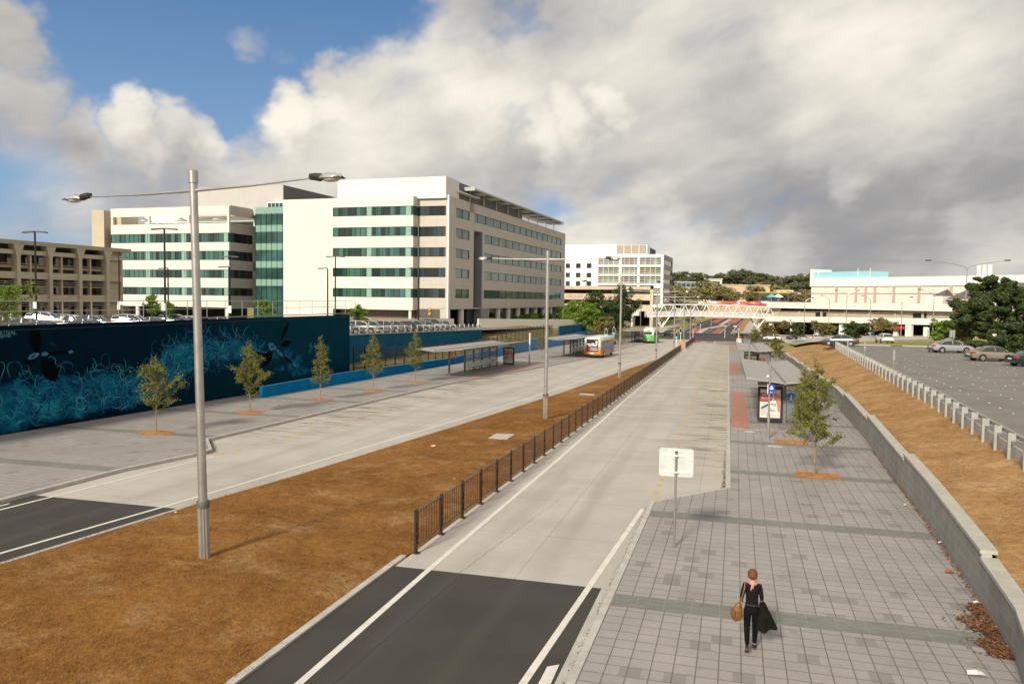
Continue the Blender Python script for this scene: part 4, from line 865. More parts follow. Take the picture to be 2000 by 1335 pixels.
# ---- shopping centre on the right
Ml = D(1500, 588, 240); Mr = D(1870, 594, 192); dv = (Mr-Ml); dv.z = 0; azm = math.degrees(math.atan2(dv.x, dv.y)); dl = dv.length; dvn = dv.normalized()
MF = Fr(Ml, azm, (-(-dvn.y), 0, 0)); MF.n = Vector((dvn.y, -dvn.x, 0)); 
mb = thing('shopping_centre', 'long low cream shopping centre with two parapet bands behind the right car park', 'building', (Ml.x, Ml.y, -3))
TL = dl+55
def zl(s, zl_, zr_): return zl_+(zr_-zl_)*s/dl
b = MB(); MF.box(b, 0, TL, -.6, .5, 4.95, 6.75); b.build('upper_parapet', 'mall_band', mb)
def slab(b, s0, s1, o0, o1, z0, z1, k=.0135): return b.hexa([MF.p(s0, o0, z0+k*s0), MF.p(s1, o0, z0+k*s1), MF.p(s1, o1, z0+k*s1), MF.p(s0, o1, z0+k*s0), MF.p(s0, o0, z1+k*s0), MF.p(s1, o0, z1+k*s1), MF.p(s1, o1, z1+k*s1), MF.p(s0, o1, z1+k*s0)])
b = MB(); slab(b, 0, TL, -.6, .9, .87, 2.49); b.build('lower_parapet', 'mall_band', mb)
b = MB(); slab(b, .5, TL, -1.6, -1.2, 2.4, 4.1); b.build('gallery_wall', mat('gallery_tan', (.45, .37, .29), .85, var=.1, scale=.4), mb)
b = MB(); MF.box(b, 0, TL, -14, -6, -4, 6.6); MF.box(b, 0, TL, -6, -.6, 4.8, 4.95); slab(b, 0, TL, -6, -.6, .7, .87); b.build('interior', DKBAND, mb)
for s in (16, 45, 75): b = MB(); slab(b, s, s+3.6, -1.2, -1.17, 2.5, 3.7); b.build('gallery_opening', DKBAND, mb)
for i in range(12): b = MB(); slab(b, 3+i*7.4, 3.6+i*7.4, -1.2, -.9, 2.4, 4.15); b.build('gallery_fin', 'gallery_tan', mb)
for i in range(11): b = MB(); s = .6+i*8.0; MF.box(b, s, s+1.1, -.9, .0, -4, 1.0); b.build('column', 'mall_band', mb)
for i in range(5): b = MB(); s = 9.5+i*8.0+(i % 2)*2; MF.box(b, s-3, s-1.6, -2.4, -2.2, -4, .3); b.build('teal_screen', mat('teal_screen', (.01, .09, .085), .6), mb)
MU = Fr(MF.P-MF.n*16, azm, (0, 0, 0)); MU.n = MF.n
q0 = 3.0
b = MB(); MU.box(b, q0, TL, -20, 0, 4, 11.6); b.build('upper_wall', 'mall_cream', mb)
b = MB(); MU.box(b, q0-.3, TL, -20, .35, 11.6, 14.1); b.build('upper_fascia', 'hospital_white', mb)
for i, s in enumerate((11.7, 18.2, 21.3, 24.2, 30.0, 37.3, 46, 55)): b = MB(); MU.box(b, s, s+.7, .0, .3, 5, 11.6); b.build('pilaster', mat('pilaster', (.52, .41, .36), .8), mb)
b = MB(); MU.box(b, q0, TL, .0, .18, 9.5, 9.7); b.build('string_course', 'pilaster', mb)
b = MB(); MU.box(b, q0+.4, 22.6, -9, -.2, 14.1, 16.0); b.build('roof_shed', mat('sky_blue_sheet', (.32, .62, .70), .5, stretch=(2, 2, .1), var=.06), mb)
b = MB(); MU.box(b, q0-.35, q0+.4, -9.2, .3, 12, 17.0); b.build('shed_gable', CREAM, mb)
for s in (2.2, 15.7, 19.6): b = MB(); MU.box(b, q0+s, q0+s+.15, -.2, -.05, 14.1, 16.8); b.build('shed_post', CREAM, mb)
for s, w in ((18.9, 2.3), (34, 4)): b = MB(); MU.box(b, s, s+w, 0, 1.5, 5.6, 5.8); b.build('awning', 'louvre_dark', mb)
b = MB(); MF.box(b, 47.6, 52.0, -7, -2, 6.72, 8.7); b.build('roof_box', CREAM, mb)
for s, w, z0, zt in ((48.6, 3.0, 8.72, 10.5), (52.2, 6.2, 8.0, 11.2)):
    b = MB(); p = [MF.p(s, -3, z0), MF.p(s+w, -3, z0), MF.p(s+w, -8, z0), MF.p(s, -8, z0)]; tp = MF.p(s+w-.1, -5, zt); b.add(p+[tp], [(0, 1, 4), (1, 2, 4), (2, 3, 4), (3, 0, 4)]); b.build('roof_pyramid', mat('pyramid_slate', (.12, .11, .11), .6), mb)
b = MB(); MF.box(b, 66, TL, -12, -3, 6.7, 11.6); b.build('glass_roof', 'glass_pale', mb)
b = MB()
for i in range(14): MF.box(b, 66+i*2.4, 66.15+i*2.4, -3, -2.9, 6.7, 11.7)
MF.box(b, 66, TL, -3, -2.9, 9, 9.15); MF.box(b, 66, TL, -3.1, -2.85, 11.6, 11.9); b.build('glass_roof_frame', mat('frame_grey', (.22, .23, .22), .6), mb)
for i in range(3): b = MB(); MU.box(b, q0+48+i*1.4, q0+48.6+i*1.4, -4, -3.2, 14, 17); b.build('roof_flue', WHITE, mb)
b = MB(); MF.box(b, 35.8, 44.5, .3, 1.3, .25, .95); sg = b.build('shop_sign', mat('sign_red', (.55, .03, .015), .5), mb)
b = MB(); MF.box(b, 36.2, 41.5, 1.3, 1.33, .48, .68); b.build('sign_lettering', WHITE, sg)
b = MB(); MF.box(b, 44.5, 46, .0, 1.1, -4, 1.4); b.build('entrance_pier', CREAM, mb)
b = MB(); MF.box(b, -3, .2, -6, -1, -4, .3); b.build('brick_core', mat('brick_red', (.28, .12, .08), .9, var=.2, scale=3), mb)
# small buildings on the hill
def block(name, label, cx, y, d, w, h, dep, m, roofm, win=3, cat='building', parent_z=None, over=.4):
    q = D(cx, y, d); t = thing(name, label, cat, (q.x, q.y, q.z-h)); b = MB(); r = Vector((CR.x, CR.y, 0)).normalized(); n = Vector((CF.x, CF.y, 0)).normalized()
    f = Fr(q, 0, (0, 0, 0)); f.u = r; f.n = -n
    f.box(b, -w/2, w/2, -dep, 0, q.z-h-12, q.z); b.build('wall', m, t)
    b = MB(); f.box(b, -w/2-over, w/2+over, -dep, over, q.z+.003, q.z+.5); b.build('roof', roofm, t)
    for i in range(win): b = MB(); s = -w/2+w*(i+.5)/win; f.box(b, s-w/win*.33, s+w/win*.33, .0, .1, q.z-h*.62, q.z-h*.2); b.build('window', 'glass_dark', t)
    return t, f, q
CT = mat('civic_tan', (.62, .45, .28), .85, var=.08, scale=.1); CP = mat('civic_pale', (.60, .56, .48), .8, var=.08, scale=.1); ROR = mat('roof_orange', (.55, .20, .08), .8); RG = mat('roof_grey', (.30, .29, .28), .8)
block('hill_building', 'long tan flat roofed hall on the hill between the tree tops', 1457, 557, 560, 34, 8, 14, CT, CP, 0)
block('hill_building', 'pale grey cube block on the hill left of the long tan hall', 1397, 545, 575, 10, 8, 10, CP, CP, 1)
block('hill_building', 'small orange roofed brick building behind the long tan hall', 1490, 553, 600, 8, 5, 8, mat('brick_far', (.34, .16, .10), .9), ROR, 1)
block('hill_building', 'low glassy pavilion with white roof on the hill beside the white tower', 1340, 551, 520, 12, 5, 8, mat('pavilion', (.20, .26, .27), .6), CP, 4)
block('hill_building', 'white flat roof showing above the olive trees on the hill', 1355, 562, 500, 22, 3, 8, CP, CP, 0)
block('hill_building', 'shop row with yellow fascia and shade sails on the hillside', 1512, 572, 420, 16, 6, 8, mat('shop_dark', (.10, .09, .08), .8), mat('fascia_yellow', (.62, .48, .06), .7), 3)
block('hill_building', 'small white house beside the shade sails on the hill', 1533, 568, 460, 9, 5, 6, CREAM, CREAM, 1)
block('hill_building', 'orange roofed house at the edge of the cream shopping centre', 1556, 571, 470, 11, 4, 6, CREAM, ROR, 1)
block('hill_building', 'tan annexe with a cream roof between the olive trees', 1447, 571, 480, 7, 5, 6, CT, CREAM, 1)
# market stalls: red and white awnings above the bridge
def stall(px, py, w, c, lab):
    q = D(px, py, 400); t = thing('market_stall', lab, 'stall', (q.x, q.y, q.z-2.6), 'market stalls with coloured awnings above the footbridge')
    r = Vector((CR.x, CR.y, 0)).normalized(); n = -Vector((CF.x, CF.y, 0)).normalized(); f = Fr(q, 0, (0, 0, 0)); f.u = r; f.n = n; z = q.z
    b = MB(); k = len(b.v); b.hexa([f.p(-w/2, 1.2, z-1.2), f.p(w/2, 1.2, z-1.2), f.p(w/2, -1.2, z-.5), f.p(-w/2, -1.2, z-.5), f.p(-w/2, 1.2, z-1.05), f.p(w/2, 1.2, z-1.05), f.p(w/2, -1.2, z), f.p(-w/2, -1.2, z)]); b.build('awning', c, t)
    b = MB(); f.box(b, -w/2+.1, w/2-.1, -1.1, .9, z-4.6, z-2.9); b.build('counter', CREAM, t)
    for s in (-w/2+.1, w/2-.2): b = MB(); f.box(b, s, s+.1, 1.0, 1.1, z-4.6, z-1.1); b.build('post', WHITE, t)
AR = mat('awning_red', (.52, .10, .07), .7, var=.3, scale=1); AO = mat('awning_orange', (.62, .32, .16), .7, var=.3, scale=1); AW = mat('awning_white', (.74, .70, .66), .7)
for i, (px, py, w, c) in enumerate([(1384, 589, 4, AO), (1396, 588, 5, AW), (1407, 588, 4, AO), (1418, 588, 5, AR), (1430, 588, 5, AR), (1442, 589, 5, AW), (1453, 589, 4, AR), (1464, 589, 5, AR), (1474, 589, 4, AO), (1485, 588, 5, AR), (1495, 588, 4, AW)]):
    nm = {AO: 'orange', AW: 'white', AR: 'red'}[c]; stall(px, py, w, c, '%s awninged stall, %s from the left in the row above the footbridge' % (nm, ['first', 'second', 'third', 'fourth', 'fifth', 'sixth', 'seventh', 'eighth', 'ninth', 'tenth', 'eleventh'][i]))
q = D(1440, 594, 395); tw2 = thing('terrace_wall', 'long low red painted wall under the market stalls', 'wall', (q.x, q.y, q.z-1)); r = Vector((CR.x, CR.y, 0)).normalized(); f = Fr(q, 0, (0, 0, 0)); f.u = r; f.n = -Vector((CF.x, CF.y, 0)).normalized()
b = MB(); f.box(b, -16, 16, -.3, 0, q.z-.8, q.z); b.build('wall_face', mat('red_wall', (.48, .10, .06), .8, var=.3, scale=.4), tw2); b = MB(); f.box(b, -16, 16, -.3, .1, q.z-9, q.z-.8); b.build('wall_base', mat('tan_bank', (.50, .36, .22), .9, var=.2, scale=.2), tw2)
for i, px in enumerate((1507, 1520)):
    q = D(px, 578, 405); t = thing('shade_sail', ['blue and white peaked shade sail', 'white flat topped shade sail'][i]+' in front of the yellow fascia shops', 'shade sail', (q.x, q.y, q.z-3)); b = MB(); k = 0
    b.add([(q.x, q.y, q.z+1.3), (q.x-2.6, q.y-1.5, q.z-.6), (q.x+2.6, q.y-1.5, q.z-.6), (q.x+2.6, q.y+1.5, q.z-.6), (q.x-2.6, q.y+1.5, q.z-.6)], [(0, 1, 2), (0, 2, 3), (0, 3, 4), (0, 4, 1)]); b.build('canopy', [mat('sail_blue', (.10, .38, .62), .6), AW][i], t); b = MB(); b.tube([(q.x, q.y, q.z-3.5), (q.x, q.y, q.z+1.2)], .07, 6); b.build('mast', WHITE, t)
# ---- footbridge over the far road
Ba = D(1264, 618.5, 235); Bb = D(1520, 624, 240); fb = thing('footbridge', 'white steel truss footbridge crossing the road beyond the intersection', 'footbridge', (Ba.x, Ba.y, -3.4))
BU = (Bb-Ba); BU.z = 0; BL_ = BU.length; BU.normalize(); BN = Vector((BU.y, -BU.x, 0)); Bf = Fr(Ba, 0, (0, 0, 0)); Bf.u = BU; Bf.n = BN
def camb(s): return 1.95+.55*math.sin(math.pi*s/BL_)-.3*s/BL_
NP = 12
for o in (0, -2.6):
    b = MB()
    for i in range(20): s0_, s1 = BL_*i/20, BL_*(i+1)/20; b.bar(Bf.p(s0_, o, camb(s0_)), Bf.p(s1, o, camb(s1)), .28, .42)
    b.build('bottom_chord', WHITE, fb)
    b = MB(); t0, t1 = 1.6, BL_-2.8
    for i in range(20): s0_, s1 = t0+(t1-t0)*i/20, t0+(t1-t0)*(i+1)/20; b.bar(Bf.p(s0_, o, camb(s0_)+3.35), Bf.p(s1, o, camb(s1)+3.35), .26, .3)
    b.build('top_chord', WHITE, fb)
    for i in range(NP):
        a = t0+(t1-t0)*i/(NP-1); w = (t1-t0)/(NP-1)/2
        for q in (-1, 1): b = MB(); e = max(0.1, min(BL_-.1, a+q*w)); b.bar(Bf.p(a, o, camb(a)+3.35), Bf.p(e, o, camb(e)), .24 if o == 0 else .09, .2 if o == 0 else .09); b.build('brace', WHITE, fb)
b = MB()
for i in range(20): s0_, s1 = BL_*i/20, BL_*(i+1)/20; z0, z1 = camb(s0_)+.22, camb(s1)+.22; b.hexa([Bf.p(s0_, -.1, z0), Bf.p(s1, -.1, z1), Bf.p(s1, -2.9, z1), Bf.p(s0_, -2.9, z0), Bf.p(s0_, -.1, z0+.12), Bf.p(s1, -.1, z1+.12), Bf.p(s1, -2.9, z1+.12), Bf.p(s0_, -2.9, z0+.12)])
b.build('deck', CONC, fb)
def m_mesh():
    m, t, bb, oc = base('rail_mesh'); bb.inputs['Base Color'].default_value = (.66, .64, .60, 1); bb.inputs['Alpha'].default_value = .62; bb.inputs['Roughness'].default_value = .7
m_mesh()
for o in (-.25, -2.75):
    b = MB()
    for i in range(20): s0_, s1 = BL_*i/20, BL_*(i+1)/20; z0, z1 = camb(s0_)+.3, camb(s1)+.3; b.quad(Bf.p(s0_, o, z0), Bf.p(s1, o, z1), Bf.p(s1, o, z1+1.05), Bf.p(s0_, o, z0+1.05))
    b.build('mesh_parapet', 'rail_mesh', fb)
    b = MB()
    for i in range(20): s0_, s1 = BL_*i/20, BL_*(i+1)/20; b.bar(Bf.p(s0_, o, camb(s0_)+1.4), Bf.p(s1, o, camb(s1)+1.4), .07)
    b.build('handrail', WHITE, fb)
for s in (5.0, BL_-5.8):
    for q in (-1.9, 1.9):
        for o in (0, -3): b = MB(); b.bar(Bf.p(s, -1.5, -1.3), Bf.p(s+q, o, camb(s)), .34, .34); b.build('leg', WHITE, fb)
    b = MB(); Bf.box(b, s-1.2, s+1.2, -2.6, -.4, -5, -1.3); b.build('pedestal', CONC, fb)
b = MB(); Bf.box(b, BL_, BL_+2.6, -3, .1, .45, 1.7); b.build('landing', CREAM, fb)
# ================================================================ street furniture
USED = {}
def street_lamp():
    t = thing('street_lamp', '', 'street lamp'); b = MB(); n = 24; H = 1.55; k = 0
    for z in (0, H):
        for j in range(n): a = 2*math.pi*j/n; r = .142 if j % 2 else .122; b.v.append((r*math.cos(a), r*math.sin(a), z))
    for j in range(n): b.f.append((j, (j+1) % n, n+(j+1) % n, n+j)); b.mi.append(0)
    b.build('fluted_base', STEEL, t)
    b = MB(); b.tube([(0, 0, H-.02), (0, 0, H+.05), (0, 0, H+.13), (0, 0, H+.16)], [.16, .165, .165, .15], 20); b.build('collar', mat('collar_grey', (.13, .13, .12), .6, .2), t, smooth=True)
    b = MB(); b.tube([(0, 0, H), (0, 0, 10.25)], [.112, .098], 20); b.build('pole', STEEL, t, smooth=True)
    b = MB(); b.tube([(0, 0, 10.02), (0, 0, 10.03), (0, 0, 10.34), (0, 0, 10.36)], [.10, .122, .122, .10], 20); b.build('cap', STEEL, t, smooth=True)
    for s in (-1, 1):
        b = MB(); b.tube([(s*.05, 0, 9.83), (s*1.8, 0, 9.84), (s*3.55, 0, 9.90)], [.042, .03, .019], 8); ar = b.build('arm', STEEL, t, smooth=True)
        b = MB(); b.tube([(s*3.5, 0, 9.92), (s*3.62, 0, 9.93), (s*3.8, 0, 9.9), (s*3.86, 0, 9.88)], [.06, .09, .10, .07], 8); b.box(min(s*3.52, s*3.66), max(s*3.52, s*3.66), -.07, .07, 9.88, 10.0); b.build('lamp_bracket', DARK, ar)
        b = MB(); st = [(3.78, .07, .03), (3.84, .12, .08), (4.0, .16, .11), (4.2, .165, .10), (4.34, .13, .07), (4.4, .07, .02)]; m = 10; k = 0
        for x, w, h in st:
            for j in range(m): a = math.pi*j/(m-1); b.v.append((s*x, w*math.cos(a), 9.86+h*math.sin(a)*1.25))
        for i in range(len(st)-1):
            for j in range(m-1): b.f.append((i*m+j, i*m+j+1, (i+1)*m+j+1, (i+1)*m+j)); b.mi.append(0)
        b.v += []; b.build('lamp_housing', mat('lamp_alu', (.52, .51, .50), .3, .6), ar, smooth=True)
        b = MB(); b.ball((s*4.1, 0, 9.86), .15, 12, 8, (1.75, 1, .62)); b.build('lamp_bowl', CLEAR, ar, smooth=True)
        b = MB(); b.box(min(s*3.84, s*4.38), max(s*3.84, s*4.38), -.155, .155, 9.845, 9.875); b.build('lamp_rim', mat('rim_dark', (.08, .075, .06), .5), ar)
    return t
SL = street_lamp()
poles = [(G(400, 1100), 'nearest and tallest looking of the twin armed street lamps, on the dry median grass', .972), (G(1065, 822), 'second twin armed street lamp, beside the pedestrian fence on the median', 1.0), (Vector((-10.4, 80.5, zr(80.5))), 'third twin armed street lamp, in front of the dark tree by the podium', 1.0),
         (Vector((-9.6, 113.9, zr(114))), 'fourth twin armed street lamp, at the pointed end of the median grass', 1.0), (Vector((-9.3, 148, zr(148))), 'fifth twin armed street lamp, on the concrete traffic island', 1.0), (Vector((-9.1, 178, zr(178))), 'sixth twin armed street lamp, beside the green signal on the island', 1.0),
         (Vector((-8.9, 205, zr(205))), 'seventh twin armed street lamp, at the edge of the intersection', 1.0), (Vector((-10.5, 285, zr(285))), 'eighth twin armed street lamp, seen through the footbridge truss', 1.0), (Vector((-6, 320, zr(320))), 'farthest twin armed street lamp on the climbing road', 1.0)]
for i, (p, lab, sc) in enumerate(poles):
    place(SL, USED, (p.x, p.y, p.z-.02), 0, lab, 'twin armed street lamps along the median', scale=(1, 1, sc))
SL.rotation_euler = (0, R(-1.6), R(-6))
# car park lamps: black posts with twin flat heads
def park_lamp(h=10, twin=True):
    t = thing('car_park_lamp', '', 'lamp post'); b = MB(); b.tube([(0, 0, 0), (0, 0, h)], [.13, .10], 8); b.build('pole', BLACK, t)
    for s in ((-1, 1) if twin else (-1,)):
        b = MB(); b.hexa([(s*.1, -.2, h-.02), (s*1.5, -.25, h-.12), (s*1.5, .25, h-.12), (s*.1, .2, h-.02), (s*.1, -.15, h+.1), (s*1.4, -.18, h+.04), (s*1.4, .18, h+.04), (s*.1, .15, h+.1)]); b.build('lamp_head', BLACK, t)
    return t
PLm = park_lamp(); PL1 = park_lamp(7.5, False)
def on_plane(px, ytop, ztop): q = ray(px, ytop); return EYE+q*((ztop-EYE.z)/q.z)
for px, yt, d, src, lab in [(68, 453, 92, PLm, 'black twin headed lamp post in front of the concrete building'), (321, 447, 88, PLm, 'black twin headed lamp post just left of the nearest street lamp'), (232, 502, 135, PLm, 'thin black lamp post at the right end of the concrete building'), (449, 501, 135, PLm, 'thin black lamp post by the corner of the office wing'), (328, 524, 120, PL1, 'single headed lamp post beside the large black one'), (655, 501, 125, PLm, 'twin headed dark lamp post before the blank cream office wall'), (640, 524, 120, PL1, 'short single headed lamp post before the blank cream office wall'), (818, 523, 118, PL1, 'black lamp post at the dark corner of the office block'), (447, 521, 110, PL1, 'short lamp post by the white column of the office wing')]:
    q = D(px, yt, d); z0 = lcz(q.y); h = q.z-z0; o = place(src, USED, (q.x, q.y, z0), R(10), lab, 'lamp posts in the upper car park'); o.scale = (1, 1, h/(10 if src is PLm else 7.5))
def sign_plate(px, py, d, w, h, lab, ring=False):
    q = D(px, py, d); t = thing('parking_sign', lab, 'sign', (q.x, q.y, q.z-1), 'white parking notices in the upper car park'); b = MB(); b.box(q.x-w/2, q.x+w/2, q.y-.02, q.y, q.z-h/2, q.z+h/2); p = b.build('plate', WHITE, t)
    if ring: b = MB(); b.tube([(q.x+.2*math.cos(a*.524), q.y-.03, q.z+.1+.2*math.sin(a*.524)) for a in range(13)], .03, 4); b.build('ring_symbol', mat('sign_text', (.25, .2, .2), .6), p)
for px, py, d, w, h, lab, r in [(68, 596, 90.5, .5, .75, 'white plate on the black lamp post before the concrete building', 0), (319, 599, 86.5, .55, .8, 'white plate with a ring symbol on the lamp post left of the nearest street lamp', 1), (232, 600, 90, .4, .6, 'small white plate on the thin post by the concrete building', 0), (448, 604, 88, .5, .8, 'white plate beside the white column of the office wing', 0), (243, 592, 128, 2.6, .5, 'wide white notice under the office wing', 0), (22, 616, 70, .25, .7, 'small white plate low beside the green shrub at the left edge', 0)]: sign_plate(px, py, d, w, h, lab, r)
# ---- bus shelters
SHF = mat('shelter_frame', (.20, .195, .165), .55, .2); SHG = mat('shelter_glass', (.10, .13, .14), .06, 0, .1, spec=.8)
def m_clear():
    m, t, bb, oc = base('clear_glass'); bb.inputs['Base Color'].default_value = (.30, .36, .38, 1); bb.inputs['Alpha'].default_value = .28; bb.inputs['Roughness'].default_value = .05
m_clear()
def shelter(label, num, xb, xf, y0, y1, near_ad, numcol, back, posts, adx, numpos, slope=.0):
    # xb: the edge away from the road, xf: the road edge, back: where the seat wall stands
    Z = lambda y: zr(y)+.125; t = thing('bus_shelter', label, 'bus shelter', (back, (y0+y1)/2, Z((y0+y1)/2)), 'bus shelters along the platforms'); sg = 1 if xf > xb else -1
    b = MB(); h0, h1, hm = 2.72, 2.78, 2.58; seam = back+sg*.15
    for a, c, p, q in ((xb, seam-sg*.03, h1, hm), (seam+sg*.03, xf, hm, h0+.12)):
        b.hexa([(a, y0, Z(y0)+p), (c, y0, Z(y0)+q), (c, y1, Z(y1)+q), (a, y1, Z(y1)+p), (a, y0, Z(y0)+p+.06), (c, y0, Z(y0)+q+.06), (c, y1, Z(y1)+q+.06), (a, y1, Z(y1)+p+.06)])
    b.build('roof', 'roof_sheet', t); b = MB(); b.bar((seam, y0-.05, Z(y0)+hm+.03), (seam, y1+.05, Z(y1)+hm+.03), .10, .16); b.bar((xf, y0, Z(y0)+h0+.13), (xf, y1, Z(y1)+h0+.13), .05, .1); b.build('gutter', SHF, t)
    for y in posts:
        b = MB(); b.box(back-.09, back+.09, y-.07, y+.07, Z(y), Z(y)+hm); b.bar((back, y, Z(y)+hm-.12), (xf+(-.3 if sg > 0 else .3), y, Z(y)+h0+.02), .07, .12); b.bar((back, y, Z(y)+hm-.12), (xb+(.2 if sg > 0 else -.2), y, Z(y)+h1-.06), .07, .1); b.build('post', SHF, t)
    pa, pb = sorted(posts)[0], sorted(posts)[-1]; g0, g1 = (pa+4.9, pb) if not near_ad else (pa, pb-4.9); n = 4
    for i in range(n):
        a, c = g0+(g1-g0)*i/n, g0+(g1-g0)*(i+1)/n; b = MB(); b.hexa([(back-.01, a+.1, Z(a)+.3), (back+.01, a+.1, Z(a)+.3), (back+.01, c-.1, Z(c)+.3), (back-.01, c-.1, Z(c)+.3), (back-.01, a+.1, Z(a)+2.25), (back+.01, a+.1, Z(a)+2.25), (back+.01, c-.1, Z(c)+2.25), (back-.01, c-.1, Z(c)+2.25)]); gl = b.build('glass_panel', 'clear_glass', t)
        b = MB(); b.box(back-.08, back+.08, a-.09, a+.09, Z(a), Z(a)+hm); b.bar((back, a, Z(a)+1.35), (back, c, Z(c)+1.35), .05, .12); b.bar((back, a, Z(a)+2.3), (back, c, Z(c)+2.3), .05, .08); b.build('frame', SHF, gl)
    bx = back+sg*.55; be = t
    for i in range(5):
        a = g0+.5+(g1-g0-1)*i/5; c = a+(g1-g0-1)/5-.12; b = MB(); z, z2 = Z(a), Z(c)
        b.hexa([(bx-.24, a, z+.42), (bx+.24, a, z+.42), (bx+.24, c, z2+.42), (bx-.24, c, z2+.42), (bx-.24, a, z+.46), (bx+.24, a, z+.46), (bx+.24, c, z2+.46), (bx-.24, c, z2+.46)])
        q = bx-sg*.26; b.hexa([(q-.02, a, z+.5), (q+.02, a, z+.5), (q+.02, c, z2+.5), (q-.02, c, z2+.5), (q-sg*.12-.02, a, z+.95), (q-sg*.12+.02, a, z+.95), (q-sg*.12+.02, c, z2+.95), (q-sg*.12-.02, c, z2+.95)]); st = b.build('seat', mat('seat_metal', (.42, .42, .38), .45, .4, .2, 8), t)
        b = MB()
        for s in (-.2, .2): b.box(bx+s-.025, bx+s+.025, a-.03, a+.03, z, z+.43)
        b.bar((bx-.2, a, z+.1), (bx+.2, a, z+.1), .05); b.build('seat_leg', SHF, st)
    # advertising light box, facing the near end
    ay = y0+2.2 if near_ad else pb-.2; z = Z(ay); x0, x1 = adx
    b = MB(); b.box(x0, x1, ay, ay+.22, z+.12, z+2.2); ad = b.build('advert_case', DARK, t)
    b = MB(); b.box(x0+.13, x1-.13, ay-.012, ay, z+.32, z+2.05); b.build('poster', mat('poster_pale', (.62, .56, .50), .5, var=.1, scale=1), ad)
    W_ = x1-x0-.26; X = x0+.13; Y = ay-.016; ps = lambda u, v: (X+W_*u, z+.32+1.73*v)
    def pol(name, pts, m, k=0): b = MB(); b.prism([(ps(u, v)[0], Y-k*.003, ps(u, v)[1]) for u, v in pts], (0, .002, 0)); return b.build(name, m, ad)
    pol('poster_red', [(.0, .56), (.6, .56), (.6, .88), (0, .88)], mat('poster_red', (.42, .07, .06), .5)); pol('poster_print', [(.62, .3), (.98, .22), (.98, .80), (.70, .86)], mat('poster_coral', (.55, .22, .17), .5, var=.3, scale=4), 0)
    pol('poster_print', [(.05, .1), (.42, .1), (.42, .46), (.08, .46)], mat('poster_silver', (.50, .49, .45), .5), 1); pol('poster_print', [(.06, .36), (.40, .50), (.42, .44), (.07, .30)], DARK, 2); pol('poster_print', [(.45, .12), (.90, .10), (.78, .62), (.50, .60)], mat('poster_white', (.70, .68, .63), .5), 1)
    for q_ in (((.52, .50), (.76, .50), (.76, .46), (.52, .46)), ((.52, .28), (.76, .28), (.76, .24), (.52, .24)), ((.72, .48), (.76, .48), (.76, .38), (.72, .38)), ((.52, .36), (.56, .36), (.56, .26), (.52, .26))): pol('poster_print', q_, mat('poster_grey', (.16, .15, .14), .5), 2)
    p_ = ps(.3, .81); lettering('poster_text', "WE'RE", .17, WHITE, ad, (p_[0], Y-.006, p_[1]), (1, 0, 0)); p_ = ps(.32, .69); lettering('poster_text', 'ONTO IT', .15, WHITE, ad, (p_[0], Y-.006, p_[1]), (1, 0, 0))
    # number roundel
    nx, ny, nz = numpos; z = Z(ny); b = MB(); b.tube([(nx, ny-.03, z+nz), (nx, ny, z+nz)], .30, 22); rd = b.build('number_roundel', numcol, t, smooth=True); lettering('stop_number', num, .46, WHITE, rd, (nx, ny-.036, z+nz), (1, 0, 0), bold=.03)
    return t, Z
ORG = mat('roundel_orange', (.85, .20, .03), .5, var=.05); BLU = mat('roundel_blue', (.015, .15, .45), .5, var=.05)
# left platform
for lab, num, y0, y1, x0, ps_ in (('long bus shelter marked 6 on the left platform, nearest of the left shelters', '6', 70.6, 96.3, 0, (75.3, 80.2, 92.4)), ('bus shelter marked 5 on the left platform, beside the orange and blue bus', '5', 111, 136, 3.4, (116.5, 121.5, 133)), ('bus shelter marked 4 on the left platform, beside the green and white bus', '4', 178, 204, 5.5, (186, 191, 202))):
    shelter(lab, num, -28.6+x0, -23.85+x0+(0 if x0 else 0), y0, y1, False, ORG, -26.8+x0, ps_, (-25.95+x0, -24.6+x0), (-26.32+x0, ps_[0], 2.05))
# right platform
for lab, num, y0, y1, col, ps_ in (('bus shelter marked 1 on the right walk, nearest of all, with ribbed roof', '1', 48.5, 70.5, BLU, (50.9, 55.5, 68)), ('bus shelter marked 2 on the right walk, behind the first one', '2', 90.5, 114, ORG, (93, 98, 112)), ('farthest bus shelter on the right walk, near the intersection', '3', 183, 203, ORG, (185, 189, 202))):
    t, Z = shelter(lab, num, 4.95, 1.15, y0, y1, True, col, 3.5, ps_, (1.93, 3.38), (3.86, y0+2.2, 1.58))
    b = MB(); y = y0+2.25; z = Z(y); b.box(3.62, 4.75, y, y+.02, z+.25, z+2.2); e = b.build('end_glass', 'clear_glass', t); b = MB(); b.box(3.62, 4.75, y-.02, y+.04, z+.2, z+.25); b.box(3.62, 4.75, y-.02, y+.04, z+2.2, z+2.25); b.box(4.72, 4.78, y-.03, y+.04, z, z+2.25); b.build('frame', SHF, e)
    b = MB(); b.box(1.9, 4.8, y-.06, y+.06, z+2.28, z+2.5); fa = b.build('fascia', SHF, t); bb_ = MB(); bb_.box(2.75, 3.15, y-.066, y-.061, z+2.37, z+2.43); bb_.disc((2.65, y-.064, z+2.4), (0, 1, 0), .05, .006, 10); bb_.build('fascia_text', DARK, fa)
